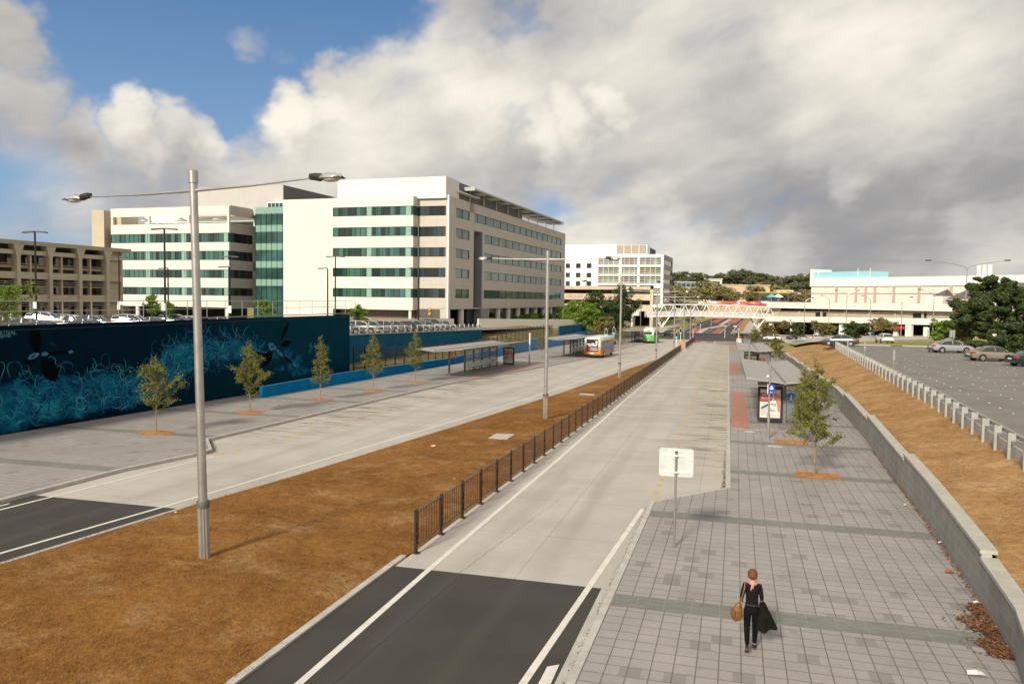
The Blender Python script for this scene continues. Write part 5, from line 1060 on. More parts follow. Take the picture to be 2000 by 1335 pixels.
# litter bin behind shelter 6 and timetable
# ---- signs
q = Vector((-1.27, 22.4, zr(22.4)+.125)); t = thing('road_sign', 'back of a pale square road sign on a slim pole near the walking woman', 'sign', q)
b = MB(); b.tube([(q.x, q.y, q.z), (q.x, q.y, q.z+2.68)], .032, 10); b.tube([(q.x, q.y, q.z), (q.x, q.y, q.z+.02)], .08, 10); b.build('pole', mat('pole_green_grey', (.24, .255, .22), .5, .3), t, smooth=True)
def rrect(cx, cz, w, h, r, y, n=5):
    o = []
    for sx, sz, a0 in ((1, 1, 0), (-1, 1, 90), (-1, -1, 180), (1, -1, 270)):
        for k in range(n): a = R(a0+90*k/(n-1)); o.append((cx+sx*(w/2-r)+r*math.cos(a), y, cz+sz*(h/2-r)+r*math.sin(a)))
    return o
b = MB(); b.prism(rrect(q.x, q.z+2.38, .94, .80, .08, q.y+.045), (0, .006, 0)); pn = b.build('panel', mat('sign_back', (.56, .60, .57), .5, .1), t)
b = MB()
for dz in (2.58, 2.12): b.box(q.x-.42, q.x+.42, q.y+.03, q.y+.045, q.z+dz-.025, q.z+dz+.025); b.box(q.x-.05, q.x+.05, q.y-.04, q.y+.03, q.z+dz-.02, q.z+dz+.02)
b.build('bracket', CREAM, pn); b = MB(); b.disc((q.x, q.y, q.z+2.69), (0, 0, 1), .036, .03, 10); b.build('cap', DARK, t)
q = G(1500, 860); t = thing('bus_stop_pole', 'tall steel bus stop pole with a blue flag sign before the first shelter', 'sign pole', q)
b = MB(); b.tube([(q.x, q.y, q.z+.1), (q.x, q.y, q.z+4.1)], .05, 12); b.tube([(q.x, q.y, q.z+.1), (q.x, q.y, q.z+1.45)], .075, 12); b.build('pole', STEEL, t, smooth=True)
b = MB(); b.box(q.x-.07, q.x+.26, q.y-.09, q.y-.06, q.z+2.52, q.z+3.02); b.box(q.x-.11, q.x-.07, q.y-.09, q.y+.08, q.z+2.52, q.z+3.02, 1); fl = b.build('flag', [mat('flag_blue', (.01, .06, .42), .45), CREAM], t)
b = MB(); Y = q.y-.094; b.prism([(q.x+.095, Y, q.z+2.97), (q.x+.02, Y, q.z+2.86), (q.x+.17, Y, q.z+2.86)], (0, .002, 0)); b.box(q.x+.0, q.x+.19, Y, Y+.002, q.z+2.75, q.z+2.83); b.build('pictogram', WHITE, fl); lettering('flag_text', 'BUS', .08, WHITE, fl, (q.x+.095, Y, q.z+2.6), (1, 0, 0))
b = MB(); b.cbox((q.x-.10, q.y, q.z+3.45), (.1, .1, .12)); b.ball((q.x-.12, q.y-.02, q.z+3.42), .07, 8, 6); b.build('camera_dome', CREAM, t)
q = G(1034, 712); t = thing('bus_stop_pole', 'plain white topped pole between the two nearer left shelters', 'sign pole', q); b = MB(); b.tube([(q.x, q.y, q.z), (q.x, q.y, q.z+4.0)], .08, 8); b.build('pole', CREAM, t); b = MB(); b.tube([(q.x, q.y, q.z), (q.x, q.y, q.z+1.3)], .11, 8); b.build('sleeve', STEEL, t)
q = G(1474, 690); t = thing('bus_stop_pole', 'thin pole standing in front of the second right shelter roof', 'sign pole', (2.3, 86, zr(86))); b = MB(); b.tube([(2.3, 86, zr(86)), (2.3, 86, zr(86)+4.2)], .07, 8); b.build('pole', STEEL, t)
for px, yt, d, lab in ((1689.5, 668, 62, 'slim grey marker post rising behind the middle of the guardrail'), (1656, 666, 72, 'thin grey post nearest the dark grey sedan behind the guardrail'), (1746.5, 684, 49, 'slotted grey marker post behind the nearer guardrail')):
    q = D(px, yt, d); z = cpz(q.y); t = thing('marker_post', lab, 'post', (q.x, q.y, z)); b = MB(); b.tube([(q.x, q.y, z), (q.x, q.y, q.z)], .025, 6); b.build('pole', STEEL, t); b = MB(); b.box(q.x-.06, q.x+.06, q.y-.02, q.y+.0, q.z-.6, q.z+.02); b.build('plate', STEEL, t)
# ---- traffic signals
def signal(px, py, d, lab, lit='green', back=False, h=1.35):
    q = D(px, py, d); z0 = zr(q.y); t = thing('traffic_light', lab, 'traffic light', (q.x, q.y, z0), 'traffic lights around the intersection'); s = 1 if back else -1
    b = MB(); b.tube([(q.x, q.y, z0), (q.x, q.y, q.z+.9)], .07, 8); b.build('pole', CREAM, t)
    b = MB(); b.prism(rrect(q.x, q.z, .52, h, .24, q.y+s*.10), (0, .012, 0)); bb_ = b.build('backboard', mat('board_rim', (.55, .53, .5), .6) if not back else BLACK, t)
    b = MB(); b.prism(rrect(q.x, q.z, .43, h-.1, .2, q.y+s*.125), (0, .012, 0)); b.build('board_face', BLACK, bb_)
    b = MB(); b.box(q.x-.14, q.x+.14, q.y+s*.13-.08, q.y+s*.13+.08, q.z-.52, q.z+.52); hs = b.build('housing', BLACK, t)
    for k, (nm, c) in enumerate((('red', (.7, .02, .01)), ('amber', (.6, .25, .02)), ('green', (.05, .9, .45)))):
        on = nm == lit and not back; b = MB(); b.tube([(q.x, q.y+s*.215, q.z+.34-k*.34), (q.x, q.y+s*.24, q.z+.34-k*.34)], .105, 12); b.build('lens', mat('lens_%s_on' % nm, c, .4, emit=(c, 5.)) if on else mat('lens_%s_off' % nm, tuple(v*.08 for v in c), .3), hs)
        b = MB(); b.add([(q.x+.13*math.cos(a), q.y+s*(.215+e), q.z+.34-k*.34+.13*math.sin(a)) for e in (0, .18) for a in [math.pi*j/6 for j in range(7)]], [(j, j+1, 8+j, 7+j) for j in range(6)]); b.build('visor', BLACK, hs)
signal(1184, 650, 148, 'left of the two green signals behind the orange and blue bus'); signal(1199, 647, 149, 'right of the two green signals behind the orange and blue bus')
signal(1321.5, 655, 170, 'green signal on the island just left of the tan wall'); signal(1329.5, 647, 180, 'green signal on the island above the tan wall')
signal(1354, 637, 214, 'red signal at the intersection left of the near stop line', 'red'); signal(1368, 628, 258, 'red signal across the intersection on the far median', 'red'); signal(1416, 642, 222, 'dark signal seen from behind at the right side of the intersection', back=True); signal(1443, 650, 165, 'large black signal seen from behind beyond the right shelters', back=True); signal(1290, 625, 250, 'red signal beside the left leg of the footbridge', 'red')
signal(1478, 636, 245, 'small dark signal beside the right leg of the footbridge', back=True)
q = D(1433, 637, 236); t = thing('direction_sign', 'small white blade sign on a thin pole at the far kerb', 'sign', (q.x, q.y, -3.5)); b = MB(); b.tube([(q.x, q.y, -3.6), (q.x, q.y, q.z)], .04, 6); b.build('pole', STEEL, t); b = MB(); b.box(q.x-.1, q.x+.9, q.y-.03, q.y, q.z-.1, q.z+.18); b.build('blade', WHITE, t)
# light columns round the shopping centre
def y_lamp(px, ytop, d, z0, arms, lab, span=2.2, drop=-.6):
    q = D(px, ytop, d); t = thing('lamp_column', lab, 'lamp post', (q.x, q.y, z0), 'lamp columns around the shopping centre'); b = MB(); b.tube([(q.x, q.y, z0), (q.x, q.y, q.z)], [.11, .07], 8); b.build('pole', STEEL, t)
    for s in arms:
        b = MB(); b.tube([(q.x, q.y, q.z), (q.x+s*span*.12, q.y, q.z+.35), (q.x+s*span*.5, q.y, q.z+.75), (q.x+s*span, q.y, q.z+1.15)], [.06, .05, .04, .035], 6); a = b.build('arm', STEEL, t)
        b = MB(); b.box(min(q.x+s*span, q.x+s*(span+.75)), max(q.x+s*span, q.x+s*(span+.75)), q.y-.15, q.y+.15, q.z+1.1, q.z+1.27); b.build('lamp_head', DARK, a)
    return t
y_lamp(1889, 524, 118, .6, (-1, 1), 'tall lamp column with two long arms rising behind the big dark tree', 4.9); y_lamp(1654.5, 576, 200, -1.8, (-1, 1), 'double armed lamp column before the shopping centre, right of the dark sedan', 2.2)
y_lamp(1701, 587, 190, -1.2, (-1,), 'lamp column beside the round tree before the shopping centre', 1.5); y_lamp(1762, 590, 180, -.6, (1,), 'lamp column left of the red shop sign', 1.5); y_lamp(1572, 590, 215, -2.6, (1,), 'lamp column at the left part of the shopping centre', 1.5)
y_lamp(1620, 586, 205, -2.1, (-1,), 'lamp column between the two small trees at the shopping centre', 1.5); y_lamp(1824.5, 577, 160, -.2, (-1,), 'slim lamp column behind the standing person in the car park', 2.2)
y_lamp(1252, 587, 235, -3.4, (-1, 1), 'Y shaped lamp column in front of the parking podium', 2.6)
q = D(1544, 634, 215); t = thing('garden_lamp', 'short post lamp with flat cone top before the shopping centre', 'lamp post', (q.x, q.y, -3)); b = MB(); b.tube([(q.x, q.y, -3.2), (q.x, q.y, q.z+1)], .06, 6); b.build('pole', CREAM, t); b = MB(); b.tube([(q.x, q.y, q.z+1), (q.x, q.y, q.z+1.3)], [.1, .5], 10); b.build('lamp_head', mat('lamp_blue', (.35, .4, .45), .5), t)
q = D(1668, 645, 180); t = thing('parking_sign', 'blue and white parking sign on a pole by the kerb trees', 'sign', (q.x, q.y, -1)); b = MB(); b.tube([(q.x, q.y, -1.5), (q.x, q.y, q.z+.8)], .04, 6); b.build('pole', STEEL, t); b = MB(); b.box(q.x-.3, q.x+.3, q.y-.03, q.y, q.z, q.z+.75); b.build('blue_plate', mat('park_blue', (.03, .14, .45), .5), t); b = MB(); b.box(q.x-.25, q.x+.25, q.y-.03, q.y, q.z-.75, q.z-.05); b.build('white_plate', CREAM, t)
q = D(1860, 650, 112); t = thing('notice_board', 'grey notice board on a dark post behind the silver sedan', 'sign', (q.x, q.y, .8)); b = MB(); b.tube([(q.x, q.y, .5), (q.x, q.y, q.z)], .06, 6); b.build('pole', DARK, t); b = MB(); b.box(q.x-.35, q.x+.35, q.y-.05, q.y, q.z-.6, q.z+.4); b.build('board', mat('board_grey', (.28, .28, .28), .6), t)
q = D(1812, 651, 150); t = thing('globe_lamp', 'white globe lamp by the shop entrance', 'lamp', (q.x, q.y, 0)); b = MB(); b.tube([(q.x, q.y, -.5), (q.x, q.y, q.z+.6)], .05, 6); b.build('pole', STEEL, t); b = MB(); b.ball((q.x, q.y, q.z+.8), .27, 12, 8); b.build('globe', WHITE, t, smooth=True)
for i in range(6):
    q = D(1751+i*8.5+(i > 2)*18, 656, 168); MBo = MB(); MBo.tube([(0, 0, 0), (0, 0, 1.05)], .1, 8); o = MBo.build('bollard', mat('bollard_yellow', (.62, .42, .12), .6), None, loc=(q.x, q.y, q.z-.6)); tag(o, 'yellow bollard, %s from the left before the shop entrance' % ['first', 'second', 'third', 'fourth', 'fifth', 'sixth'][i], 'bollard', 'yellow bollards at the shop entrance')
for px, py, d, lab in ((1534, 651, 222, 'blue litter bin by the hedge below the garden lamp'), (1709, 654, 185, 'pale blue litter bin left of the parked white wagon')):
    q = D(px, py, d); b = MB(); b.tube([(0, 0, 0), (0, 0, .1), (0, 0, 1.1), (0, 0, 1.15)], [.3, .33, .36, .25], 10); o = b.build('litter_bin', mat('bin_blue', (.10, .30, .45), .6), None, loc=(q.x, q.y, q.z-.8)); tag(o, lab, 'bin')
# pit covers and litter
def lid(px, py, w, l, lab, hgt=.07):
    q = G(px, py); z = zr(q.y)+hgt; b = MB(); b.box(q.x-w/2, q.x+w/2, q.y-l/2, q.y+l/2, z, z+.03); b.box(q.x-w/2+.05, q.x+w/2-.05, q.y-l/2+.05, q.y+l/2-.05, z+.03, z+.034); tag(b.build('pit_cover', KERB), lab, 'drain cover')
lid(980, 857, 1.0, 1.5, 'pale concrete pit cover set in the dry median grass', .13); lid(1147, 773, 1.2, .8, 'small pale pit cover beside the second street lamp', .12); lid(1513, 876, .7, .5, 'light square cover in the paving beside the far tree pit', .112); lid(1463, 847, .5, .4, 'small oval cover in the paving before the first shelter', .112)
lt = random.Random(5)
for i, (px, py, lab) in enumerate([(846, 878, 'white crumpled cup on the dry median grass'), (343, 1008, 'small pale scrap of paper near the foot of the nearest lamp'), (890, 859, 'tiny orange wrapper on the median grass'), (888, 941, 'small cream scrap beside the median fence')]):
    q = G(px, py); b = MB(); s = .03 if i else .09
    b.hexa([(q.x+dx*s*lt.uniform(.6, 1.3), q.y+dy*s*lt.uniform(.6, 1.3), zr(q.y)+(.13 if px < 1000 else .01)+dz*s*lt.uniform(.5, 1.2)) for dz in (0, 1) for dx, dy in ((-1, -1), (1, -1), (1, 1), (-1, 1))]); tag(b.build('litter', CREAM), lab, 'litter')
# leaf litter heap by the wall and along the gutter
def heap(name, cx, cy, rx, ry, n, m, seed, zf, label=None):
    rng = random.Random(seed); b = MB()
    for _ in range(n):
        a = rng.uniform(0, 6.28); q = rng.random()**.6; x = cx+math.cos(a)*rx*q; y = cy+math.sin(a)*ry*q; z = zf(y)+rng.uniform(.002, .05)*(1.1-q); s = rng.uniform(.015, .045); t1 = rng.uniform(0, 6.28); c, d = math.cos(t1)*s, math.sin(t1)*s; e = rng.uniform(-.015, .02)
        b.add([(x-c, y-d, z), (x+d, y-c, z+e), (x+c, y+d, z+e*.5), (x-d*.6, y+c*.6, z-e*.3+.005)], [(0, 1, 2, 3)])
    o = b.build(name, m); o['kind'] = 'stuff'; return o
m_leaf('leaf_litter', (.40, .21, .10), (.11, .045, .025)); LL = MATS['leaf_litter']; pz = lambda y: zr(y)+.128
def wall_litter():
    rng = random.Random(4); b = MB()
    for _ in range(3000):
        f = rng.random(); y = 16.9+3.1*f; x1 = interp(WB, y)-.02; w = (.52+.16*math.sin(f*13)+.1*math.sin(f*29+1))*math.sin(math.pi*min(1, f*.75+.12))**.6*(1.7 if rng.random() < .1 else 1); x = x1-w*rng.random()**1.5; z = pz(y)+rng.uniform(.002, .06); s = rng.uniform(.015, .04); a = rng.uniform(0, 6.28); c, d = math.cos(a)*s, math.sin(a)*s; e = rng.uniform(-.02, .025)
        b.add([(x-c, y-d, z), (x+d, y-c, z+e), (x+c, y+d, z+e*.5), (x-d*.6, y+c*.6, z)], [(0, 1, 2, 3)])
    for _ in range(1100):
        y = 20+22*rng.random(); x = interp(WB, y)-.02-.10*rng.random()**2; z = pz(y)+.01; s = rng.uniform(.015, .035); a = rng.uniform(0, 6.28); c, d = math.cos(a)*s, math.sin(a)*s
        b.add([(x-c, y-d, z), (x+d, y-c, z+.01), (x+c, y+d, z+.015), (x-d*.6, y+c*.6, z)], [(0, 1, 2, 3)])
    b.build('leaf_litter', LL)['kind'] = 'stuff'
    b = MB()
    for _ in range(500):
        y = rng.uniform(5, 27.5); x = interp(RK, y)-.03-.10*rng.random()**2.0; z = zr(y)+.008; s = rng.uniform(.012, .03); a = rng.uniform(0, 6.28); c, d = math.cos(a)*s, math.sin(a)*s
        b.add([(x-c, y-d, z), (x+d, y-c, z+.01), (x+c, y+d, z+.012)], [(0, 1, 2)])
    for _ in range(330):
        f = rng.random(); y = 31+9*f**3; x = .08-.16*rng.random()**1.5*(1-f*.6); z = zr(y)+.01+.05*rng.random()*(1-f); s = rng.uniform(.02, .045); a = rng.uniform(0, 6.28); c, d = math.cos(a)*s, math.sin(a)*s
        b.add([(x-c, y-d, z), (x+d, y-c, z+.02), (x+c, y+d, z+.012)], [(0, 1, 2)])
    for _ in range(160):
        f = rng.random(); y = 30.6+3.2*f; x = interp(LK, y)+.05+.25*rng.random()**2; z = zr(y)+.01+.04*rng.random(); s = rng.uniform(.03, .06); a = rng.uniform(0, 6.28); c, d = math.cos(a)*s, math.sin(a)*s
        b.add([(x-c, y-d, z), (x+d, y-c, z+.02), (x+c, y+d, z+.012)], [(0, 1, 2)])
    b.build('leaf_litter', LL)['kind'] = 'stuff'
wall_litter()
for i, (px, py, c, lab) in enumerate([(1922, 1181, AW, 'crumpled white paper on the leaf litter by the block wall'), (1908, 1190, CREAM, 'pale wrapper on the leaf litter by the block wall'), (1854, 1128, AR, 'red and white wrapper on the paving near the block wall'), (1836, 1070, AW, 'white paper against the foot of the block wall'), (1952, 1240, AW, 'white strip of paper on the near leaf litter'), (1905, 1331, AW, 'white paper bag at the bottom edge of the paving'), (1768, 995, AW, 'small white scrap by the wall beyond the second slate band')]):
    q = G(px, py); z = pz(q.y)+.03; s = .06+.03*(i % 3)+(.04 if i == 5 else 0); b = MB(); a = i*1.1; k = 0
    b.add([(q.x-s, q.y-s*.5, z), (q.x, q.y-s*.7, z+.03), (q.x+s, q.y-s*.3, z+.01), (q.x-s*.8, q.y+s*.5, z+.02), (q.x+.1*s, q.y+s*.4, z+.05), (q.x+s*.9, q.y+s*.6, z)], [(0, 1, 4, 3), (1, 2, 5, 4)]); tag(b.build('litter', c), lab, 'litter')

# shopping trolleys left against the block wall
def trolley(x, y, rz, c, label):
    t = thing('shopping_trolley', label, 'trolley', (x, y, zr(y)+.13), 'shopping trolleys left by the block wall'); z = zr(y)+.13; M_ = mat('trolley_wire', (.45, .46, .44), .35, .7); P = lambda a, b_, c_: (x+a, y+b_, z+c_)
    b = MB()
    for k in range(6): zz = .45+k*.1; w = .20+.015*k; b.tube([P(-w, -.4, zz), P(w, -.4, zz), P(w, .35, zz), P(-w, .35, zz), P(-w, -.4, zz)], .006, 4, False)
    for k in range(8):
        yy = -.4+k*.107
        for s in (-1, 1): b.tube([P(s*.20, yy, .45), P(s*.275, yy, .95)], .005, 4, False)
        b.tube([P(-.2, yy, .45), P(.2, yy, .45)], .005, 4, False)
    for k in range(6):
        for yy in (-.4, .35): b.tube([P(-.2+k*.08, yy, .45), P(-.26+k*.104, yy, .95)], .005, 4, False)
    b.build('basket', M_, t); b = MB()
    for s in (-1, 1): b.tube([P(s*.24, -.5, 1.0), P(s*.22, -.42, .2), P(s*.2, .4, .14), P(s*.2, .4, .1)], .012, 5, False)
    b.tube([P(-.22, -.4, .2), P(.22, -.4, .2)], .012, 5); b.build('frame', M_, t); b = MB(); b.tube([P(-.27, -.5, 1.0), P(.27, -.5, 1.0)], .02, 8); b.build('handle', c, t)
    for sx in (-.2, .2):
        for sy in (-.38, .38): b = MB(); b.disc(P(sx, sy, .06), (1, 0, 0), .06, .03, 10); b.build('wheel', DARK, t)
    t.rotation_euler = (0, 0, rz); return t
trolley(6.15, 55.4, R(70), mat('handle_yellow', (.62, .60, .08), .5), 'shopping trolley with yellow handle against the block wall behind the near right tree')
trolley(6.35, 53.6, R(100), mat('handle_green', (.20, .48, .10), .5), 'shopping trolley with green handle, nearer of the two by the block wall')
# ================================================================ vehicles
PAINTS = {}
def paint(name, c, metal=.35): return mat('paint_'+name, c, .32, metal, .04, 2, spec=.6, coat=.6)
def loft(b, rings, closed=False, mi=0):
    k = len(b.v); n = len(rings[0])
    for r in rings: b.v += r
    for i in range(len(rings)-1):
        for j in range(n-1 if not closed else n): a, c = k+i*n+j, k+i*n+(j+1) % n; b.f.append((a, c, c+n, a+n)); b.mi.append(mi)
    for base_, rev in ((k, True), (k+(len(rings)-1)*n, False)):
        f = tuple(base_+j for j in range(n)); b.f.append(tuple(reversed(f)) if rev else f); b.mi.append(mi)
SHAPES = {  # y from the tail, half width, underside, deck height
 'sedan': dict(L=4.75, st=[(0, .70, .45, .78), (.05, .80, .30, .93), (.30, .87, .24, 1.00), (.9, .90, .21, 1.01), (2.0, .91, .20, .97), (3.2, .91, .20, .95), (3.5, .90, .20, .93), (4.1, .87, .22, .84), (4.5, .80, .26, .74), (4.7, .66, .32, .62), (4.75, .55, .38, .52)],
    cab=[(.72, .80, 1.00, 1.005), (1.35, .80, .99, 1.36), (1.8, .79, .98, 1.43), (2.5, .79, .97, 1.45), (2.9, .79, .96, 1.38), (3.55, .80, .94, .95)], w=(.98, 3.72)),
 'wagon': dict(L=4.75, st=[(0, .72, .45, .85), (.05, .82, .30, 1.0), (.3, .88, .24, 1.02), (.9, .90, .21, 1.02), (2.0, .91, .20, .98), (3.3, .91, .20, .96), (3.6, .90, .20, .94), (4.15, .87, .22, .84), (4.55, .8, .26, .74), (4.75, .58, .36, .56)],
    cab=[(.12, .80, 1.01, 1.05), (.42, .80, 1.01, 1.40), (1.4, .79, 1.0, 1.48), (2.5, .79, .98, 1.47), (2.9, .79, .97, 1.40), (3.6, .80, .95, .96)], w=(.95, 3.72)),
 'hatch': dict(L=4.1, st=[(0, .70, .42, .8), (.05, .80, .3, .98), (.3, .84, .24, 1.0), (1.9, .86, .2, .98), (2.8, .86, .2, .96), (3.05, .85, .2, .93), (3.6, .82, .23, .82), (3.95, .72, .28, .7), (4.1, .55, .36, .54)],
    cab=[(.15, .76, .99, 1.03), (.5, .76, .99, 1.40), (1.2, .75, .98, 1.48), (2.0, .75, .97, 1.46), (2.35, .75, .96, 1.38), (3.0, .76, .94, .95)], w=(.72, 3.25)),
 'ute': dict(L=5.0, st=[(0, .80, .5, .9), (.04, .86, .45, 1.0), (1.9, .88, .4, 1.02), (2.0, .88, .28, 1.03), (3.4, .88, .26, 1.02), (3.7, .87, .26, 1.0), (4.5, .85, .3, .95), (4.9, .78, .34, .85), (5.0, .66, .4, .6)],
    cab=[(2.0, .80, 1.03, 1.05), (2.1, .79, 1.03, 1.55), (2.4, .78, 1.02, 1.68), (3.0, .78, 1.02, 1.66), (3.25, .78, 1.02, 1.55), (3.75, .8, 1.0, 1.03)], w=(.95, 4.05)),
 'suv': dict(L=4.7, st=[(0, .76, .5, .95), (.05, .85, .38, 1.12), (.3, .9, .34, 1.14), (2.0, .92, .32, 1.1), (3.3, .92, .32, 1.08), (3.55, .91, .32, 1.06), (4.2, .88, .34, .98), (4.55, .82, .38, .86), (4.7, .65, .45, .66)],
    cab=[(.1, .82, 1.12, 1.16), (.35, .81, 1.12, 1.62), (1.2, .80, 1.11, 1.74), (2.5, .80, 1.1, 1.72), (2.85, .80, 1.09, 1.62), (3.55, .82, 1.07, 1.08)], w=(.95, 3.72))}
def car(kind, pt, label='', group=None, name='parked_car', cat='car'):
    S = SHAPES[kind]; t = thing(name, label, cat, (0, 0, 0), group); b = MB(); L = S['L']; rings = []
    for y, w, z0, z1 in S['st']:
        h = z1-z0; r = [(-w*.80, y, z0), (-w*.97, y, z0+h*.14), (-w, y, z0+h*.45), (-w*.985, y, z0+h*.72), (-w*.93, y, z0+h*.90), (-w*.80, y, z1)]
        rings.append(r+[(0, y, z1+.025)]+[(-x, yy, z) for x, yy, z in reversed(r)])
    loft(b, rings, True)
    if kind == 'ute': b.box(-.80, .80, .08, 1.9, 1.021, 1.03)
    b.build('body', pt, t, smooth=35)
    b = MB(); rings = []; cab = S['cab']
    for y, w, zb, zt in cab:
        wt = w-.21*min(1, (zt-zb)/.42); rings.append([(-w*1.0, y, zb-.04), (-(w*.35+wt*.65)-.02, y, zb+(zt-zb)*.62), (-wt, y, zt-.02), (-wt*.7, y, zt+.012), (wt*.7, y, zt+.012), (wt, y, zt-.02), ((w*.35+wt*.65)+.02, y, zb+(zt-zb)*.62), (w, y, zb-.04)])
    loft(b, rings); b.build('windows', CARGLASS, t, smooth=50)
    # roof skin and pillars, a little proud of the glass
    b = MB(); inner = cab[1:-1]; rr = []
    for y, w, zb, zt in inner: wt = w-.20; rr.append([(-wt-.012, y, zt-.035), (-wt*.72, y, zt+.024), (0, y, zt+.034), (wt*.72, y, zt+.024), (wt+.012, y, zt-.035)])
    loft(b, rr)
    for s in (-1, 1):
        def pil(a, c, wd=.06): b.bar(a, c, wd, .03)
        c0, c1, cn, cl = cab[0], cab[1], cab[-1], cab[-2]
        pil((s*(c0[1]-.02), c0[0]+.02, c0[2]), (s*(c1[1]-.20), c1[0], c1[3]-.01), .10); pil((s*(cn[1]-.01), cn[0]-.02, cn[2]), (s*(cl[1]-.20), cl[0], cl[3]-.02), .06)
        m = (cab[2][0]+cab[3][0])/2+.05; pil((s*.80, m, .98), (s*.605, m, cab[2][3]-.02), .07)
        pil((s*(c1[1]-.20), c1[0], c1[3]-.03), (s*(cl[1]-.20), cl[0], cl[3]-.03), .05)
    b.build('roof', pt, t, smooth=40)
    for y in S['w']:
        for s in (-1, 1):
            r = .325 if kind not in ('ute', 'suv') else .37; hw = .905 if kind != 'hatch' else .855
            b = MB(); b.disc((s*(hw-.085), y, r+.02), (1, 0, 0), r+.055, .17, 20); ws = b.build('wheel_arch', DARK, t)
            b = MB(); b.disc((s*(hw-.09), y, r), (1, 0, 0), r, .21, 22); wh = b.build('wheel', TYRE, t, smooth=True)
            b = MB(); b.tube([(s*(hw+.0), y, r), (s*(hw+.018), y, r)], [r*.66, r*.60], 16); 
            b.build('rim', RIM, wh)
            b = MB()
            for k in range(5): a = k*1.2566; b.bar((s*(hw+.02), y+math.cos(a+.62)*r*.22, r+math.sin(a+.62)*r*.22), (s*(hw+.02), y+math.cos(a+.62)*r*.56, r+math.sin(a+.62)*r*.56), .07, .008)
            b.build('rim_gap', DARK, wh)
    z1 = S['st'][2][3]
    for s in (-1, 1):
        b = MB(); b.hexa([(s*.62, -.012, z1-.24), (s*.84, .05, z1-.24), (s*.885, .30, z1-.22), (s*.80, .05, z1-.2), (s*.60, .01, z1-.06), (s*.82, .08, z1-.06), (s*.87, .30, z1-.08), (s*.78, .1, z1-.05)]); b.build('tail_light', RED, t)
        b = MB(); hz_ = S['st'][-3][3]-.14; y = S['st'][-3][0]; w = S['st'][-3][1]; b.hexa([(s*(w-.26), y+.19, hz_-.1), (s*(w-.03), y+.06, hz_-.1), (s*(w+.01), y-.1, hz_-.06), (s*(w-.24), y+.1, hz_-.1), (s*(w-.26), y+.14, hz_+.05), (s*(w-.04), y+.02, hz_+.05), (s*(w+.005), y-.12, hz_+.07), (s*(w-.24), y+.05, hz_+.06)]); b.build('headlight', CLEAR, t)
        b = MB(); b.cbox((s*.95, S['cab'][-1][0]-.35, 1.03 if kind not in ('ute', 'suv') else 1.16), (.16, .1, .12)); b.build('mirror', pt, t)
    b = MB(); b.box(-.25, .25, -.02, .0, .62, .74); b.build('number_plate', WHITE, t); b = MB(); b.box(-.74, .74, -.04, .12, .33, .5); b.build('bumper', mat('bumper_grey', (.07, .07, .07), .6), t)
    if kind == 'ute':
        b = MB(); b.box(-.72, .72, 1.88, 1.93, 1.03, 1.07)
        for x in (-.7, .7): b.box(x-.03, x+.03, 1.86, 1.92, 1.03, 1.72)
        b.box(-.73, .73, 1.86, 1.92, 1.66, 1.72)
        for i in range(5): b.box(-.5+i*.25-.01, -.5+i*.25+.01, 1.88, 1.9, 1.05, 1.66)
        b.build('ladder_rack', WHITE, t)
    return t
CPT = dict(silver=paint('silver', (.45, .46, .48), .55), champagne=paint('champagne', (.34, .29, .21), .5), white=paint('white', (.72, .71, .68), 0), grey=paint('grey', (.065, .07, .075), .5), green=paint('dark_green', (.008, .035, .04), .4), black=paint('black', (.012, .013, .016), .3), red=paint('red', (.28, .02, .025), .2), blue=paint('blue', (.02, .05, .18), .4), pale=paint('pale_grey', (.34, .35, .36), .5), tan=paint('bronze', (.20, .16, .11), .4))
def put_car(kind, col, x, y, z, rz, label, group=None, cache={}):
    key = (kind, col)
    if key not in cache: cache[key] = car(kind, CPT[col])
    return place(cache[key], USED, (x, y, z), R(rz), label, group)
def car_at(kind, col, px, py, d, zf, rz, label, group=None):
    # px, py: where the middle of the wheels stands
    S = SHAPES[kind]; r = ray(px, py); y = d
    q = EYE+r*d
    for _ in range(6): q = EYE+r*((zf(q.x, q.y)-EYE.z)/r.z)
    a = R(rz); L = S['L']/2; return put_car(kind, col, q.x+math.sin(a)*L, q.y-math.cos(a)*L, zf(q.x, q.y)+.005, rz, label, group)
cpf = lambda x, y: cpz(y) if y < 118 else zR(x, y)+.0
RG_ = 'cars on the right car park'
car_at('sedan', 'silver', 1857, 688.5, 95, cpf, -78, 'silver sedan side on in the right car park, beside the standing person', RG_)
car_at('sedan', 'champagne', 1938, 704.5, 78, cpf, -77, 'champagne coloured sedan side on before the dark hedge', RG_)
car_at('sedan', 'green', 2022, 715, 72, cpf, -74, 'dark green sedan cut off by the right edge of the photo', RG_)
car_at('wagon', 'white', 1727, 669.5, 106, cpf, 4, 'white wagon seen from behind at the far kerb of the car park', RG_)
car_at('sedan', 'grey', 1640, 674.5, 105, cpf, 80, 'dark grey sedan side on behind the far end of the guardrail', RG_)
strf = lambda x, y: zr(y)-.0 if y > 200 else zR(x, y)+.1
CG = 'cars on the cross street'
car_at('wagon', 'white', 1508, 664, 212, lambda x, y: zr(y)+.0, 82, 'small white car with red rear beyond the right shelters', CG)
car_at('sedan', 'black', 1545, 665, 206, lambda x, y: zr(y)+.0, 12, 'small dark car parked nose away on the cross street', CG)
car_at('hatch', 'silver', 1567, 665, 206, lambda x, y: zr(y)+.0, 8, 'small silver car parked beside the dark one on the cross street', CG)
car_at('hatch', 'white', 1596, 664, 200, lambda x, y: zr(y)+.0, -60, 'small white car half hidden by the end of the bank', CG)
car_at('suv', 'black', 1305, 656, 230, lambda x, y: zr(y)+.0, 78, 'black car crossing the intersection under the footbridge', CG)
def lcf(x, y): return lcz(y)
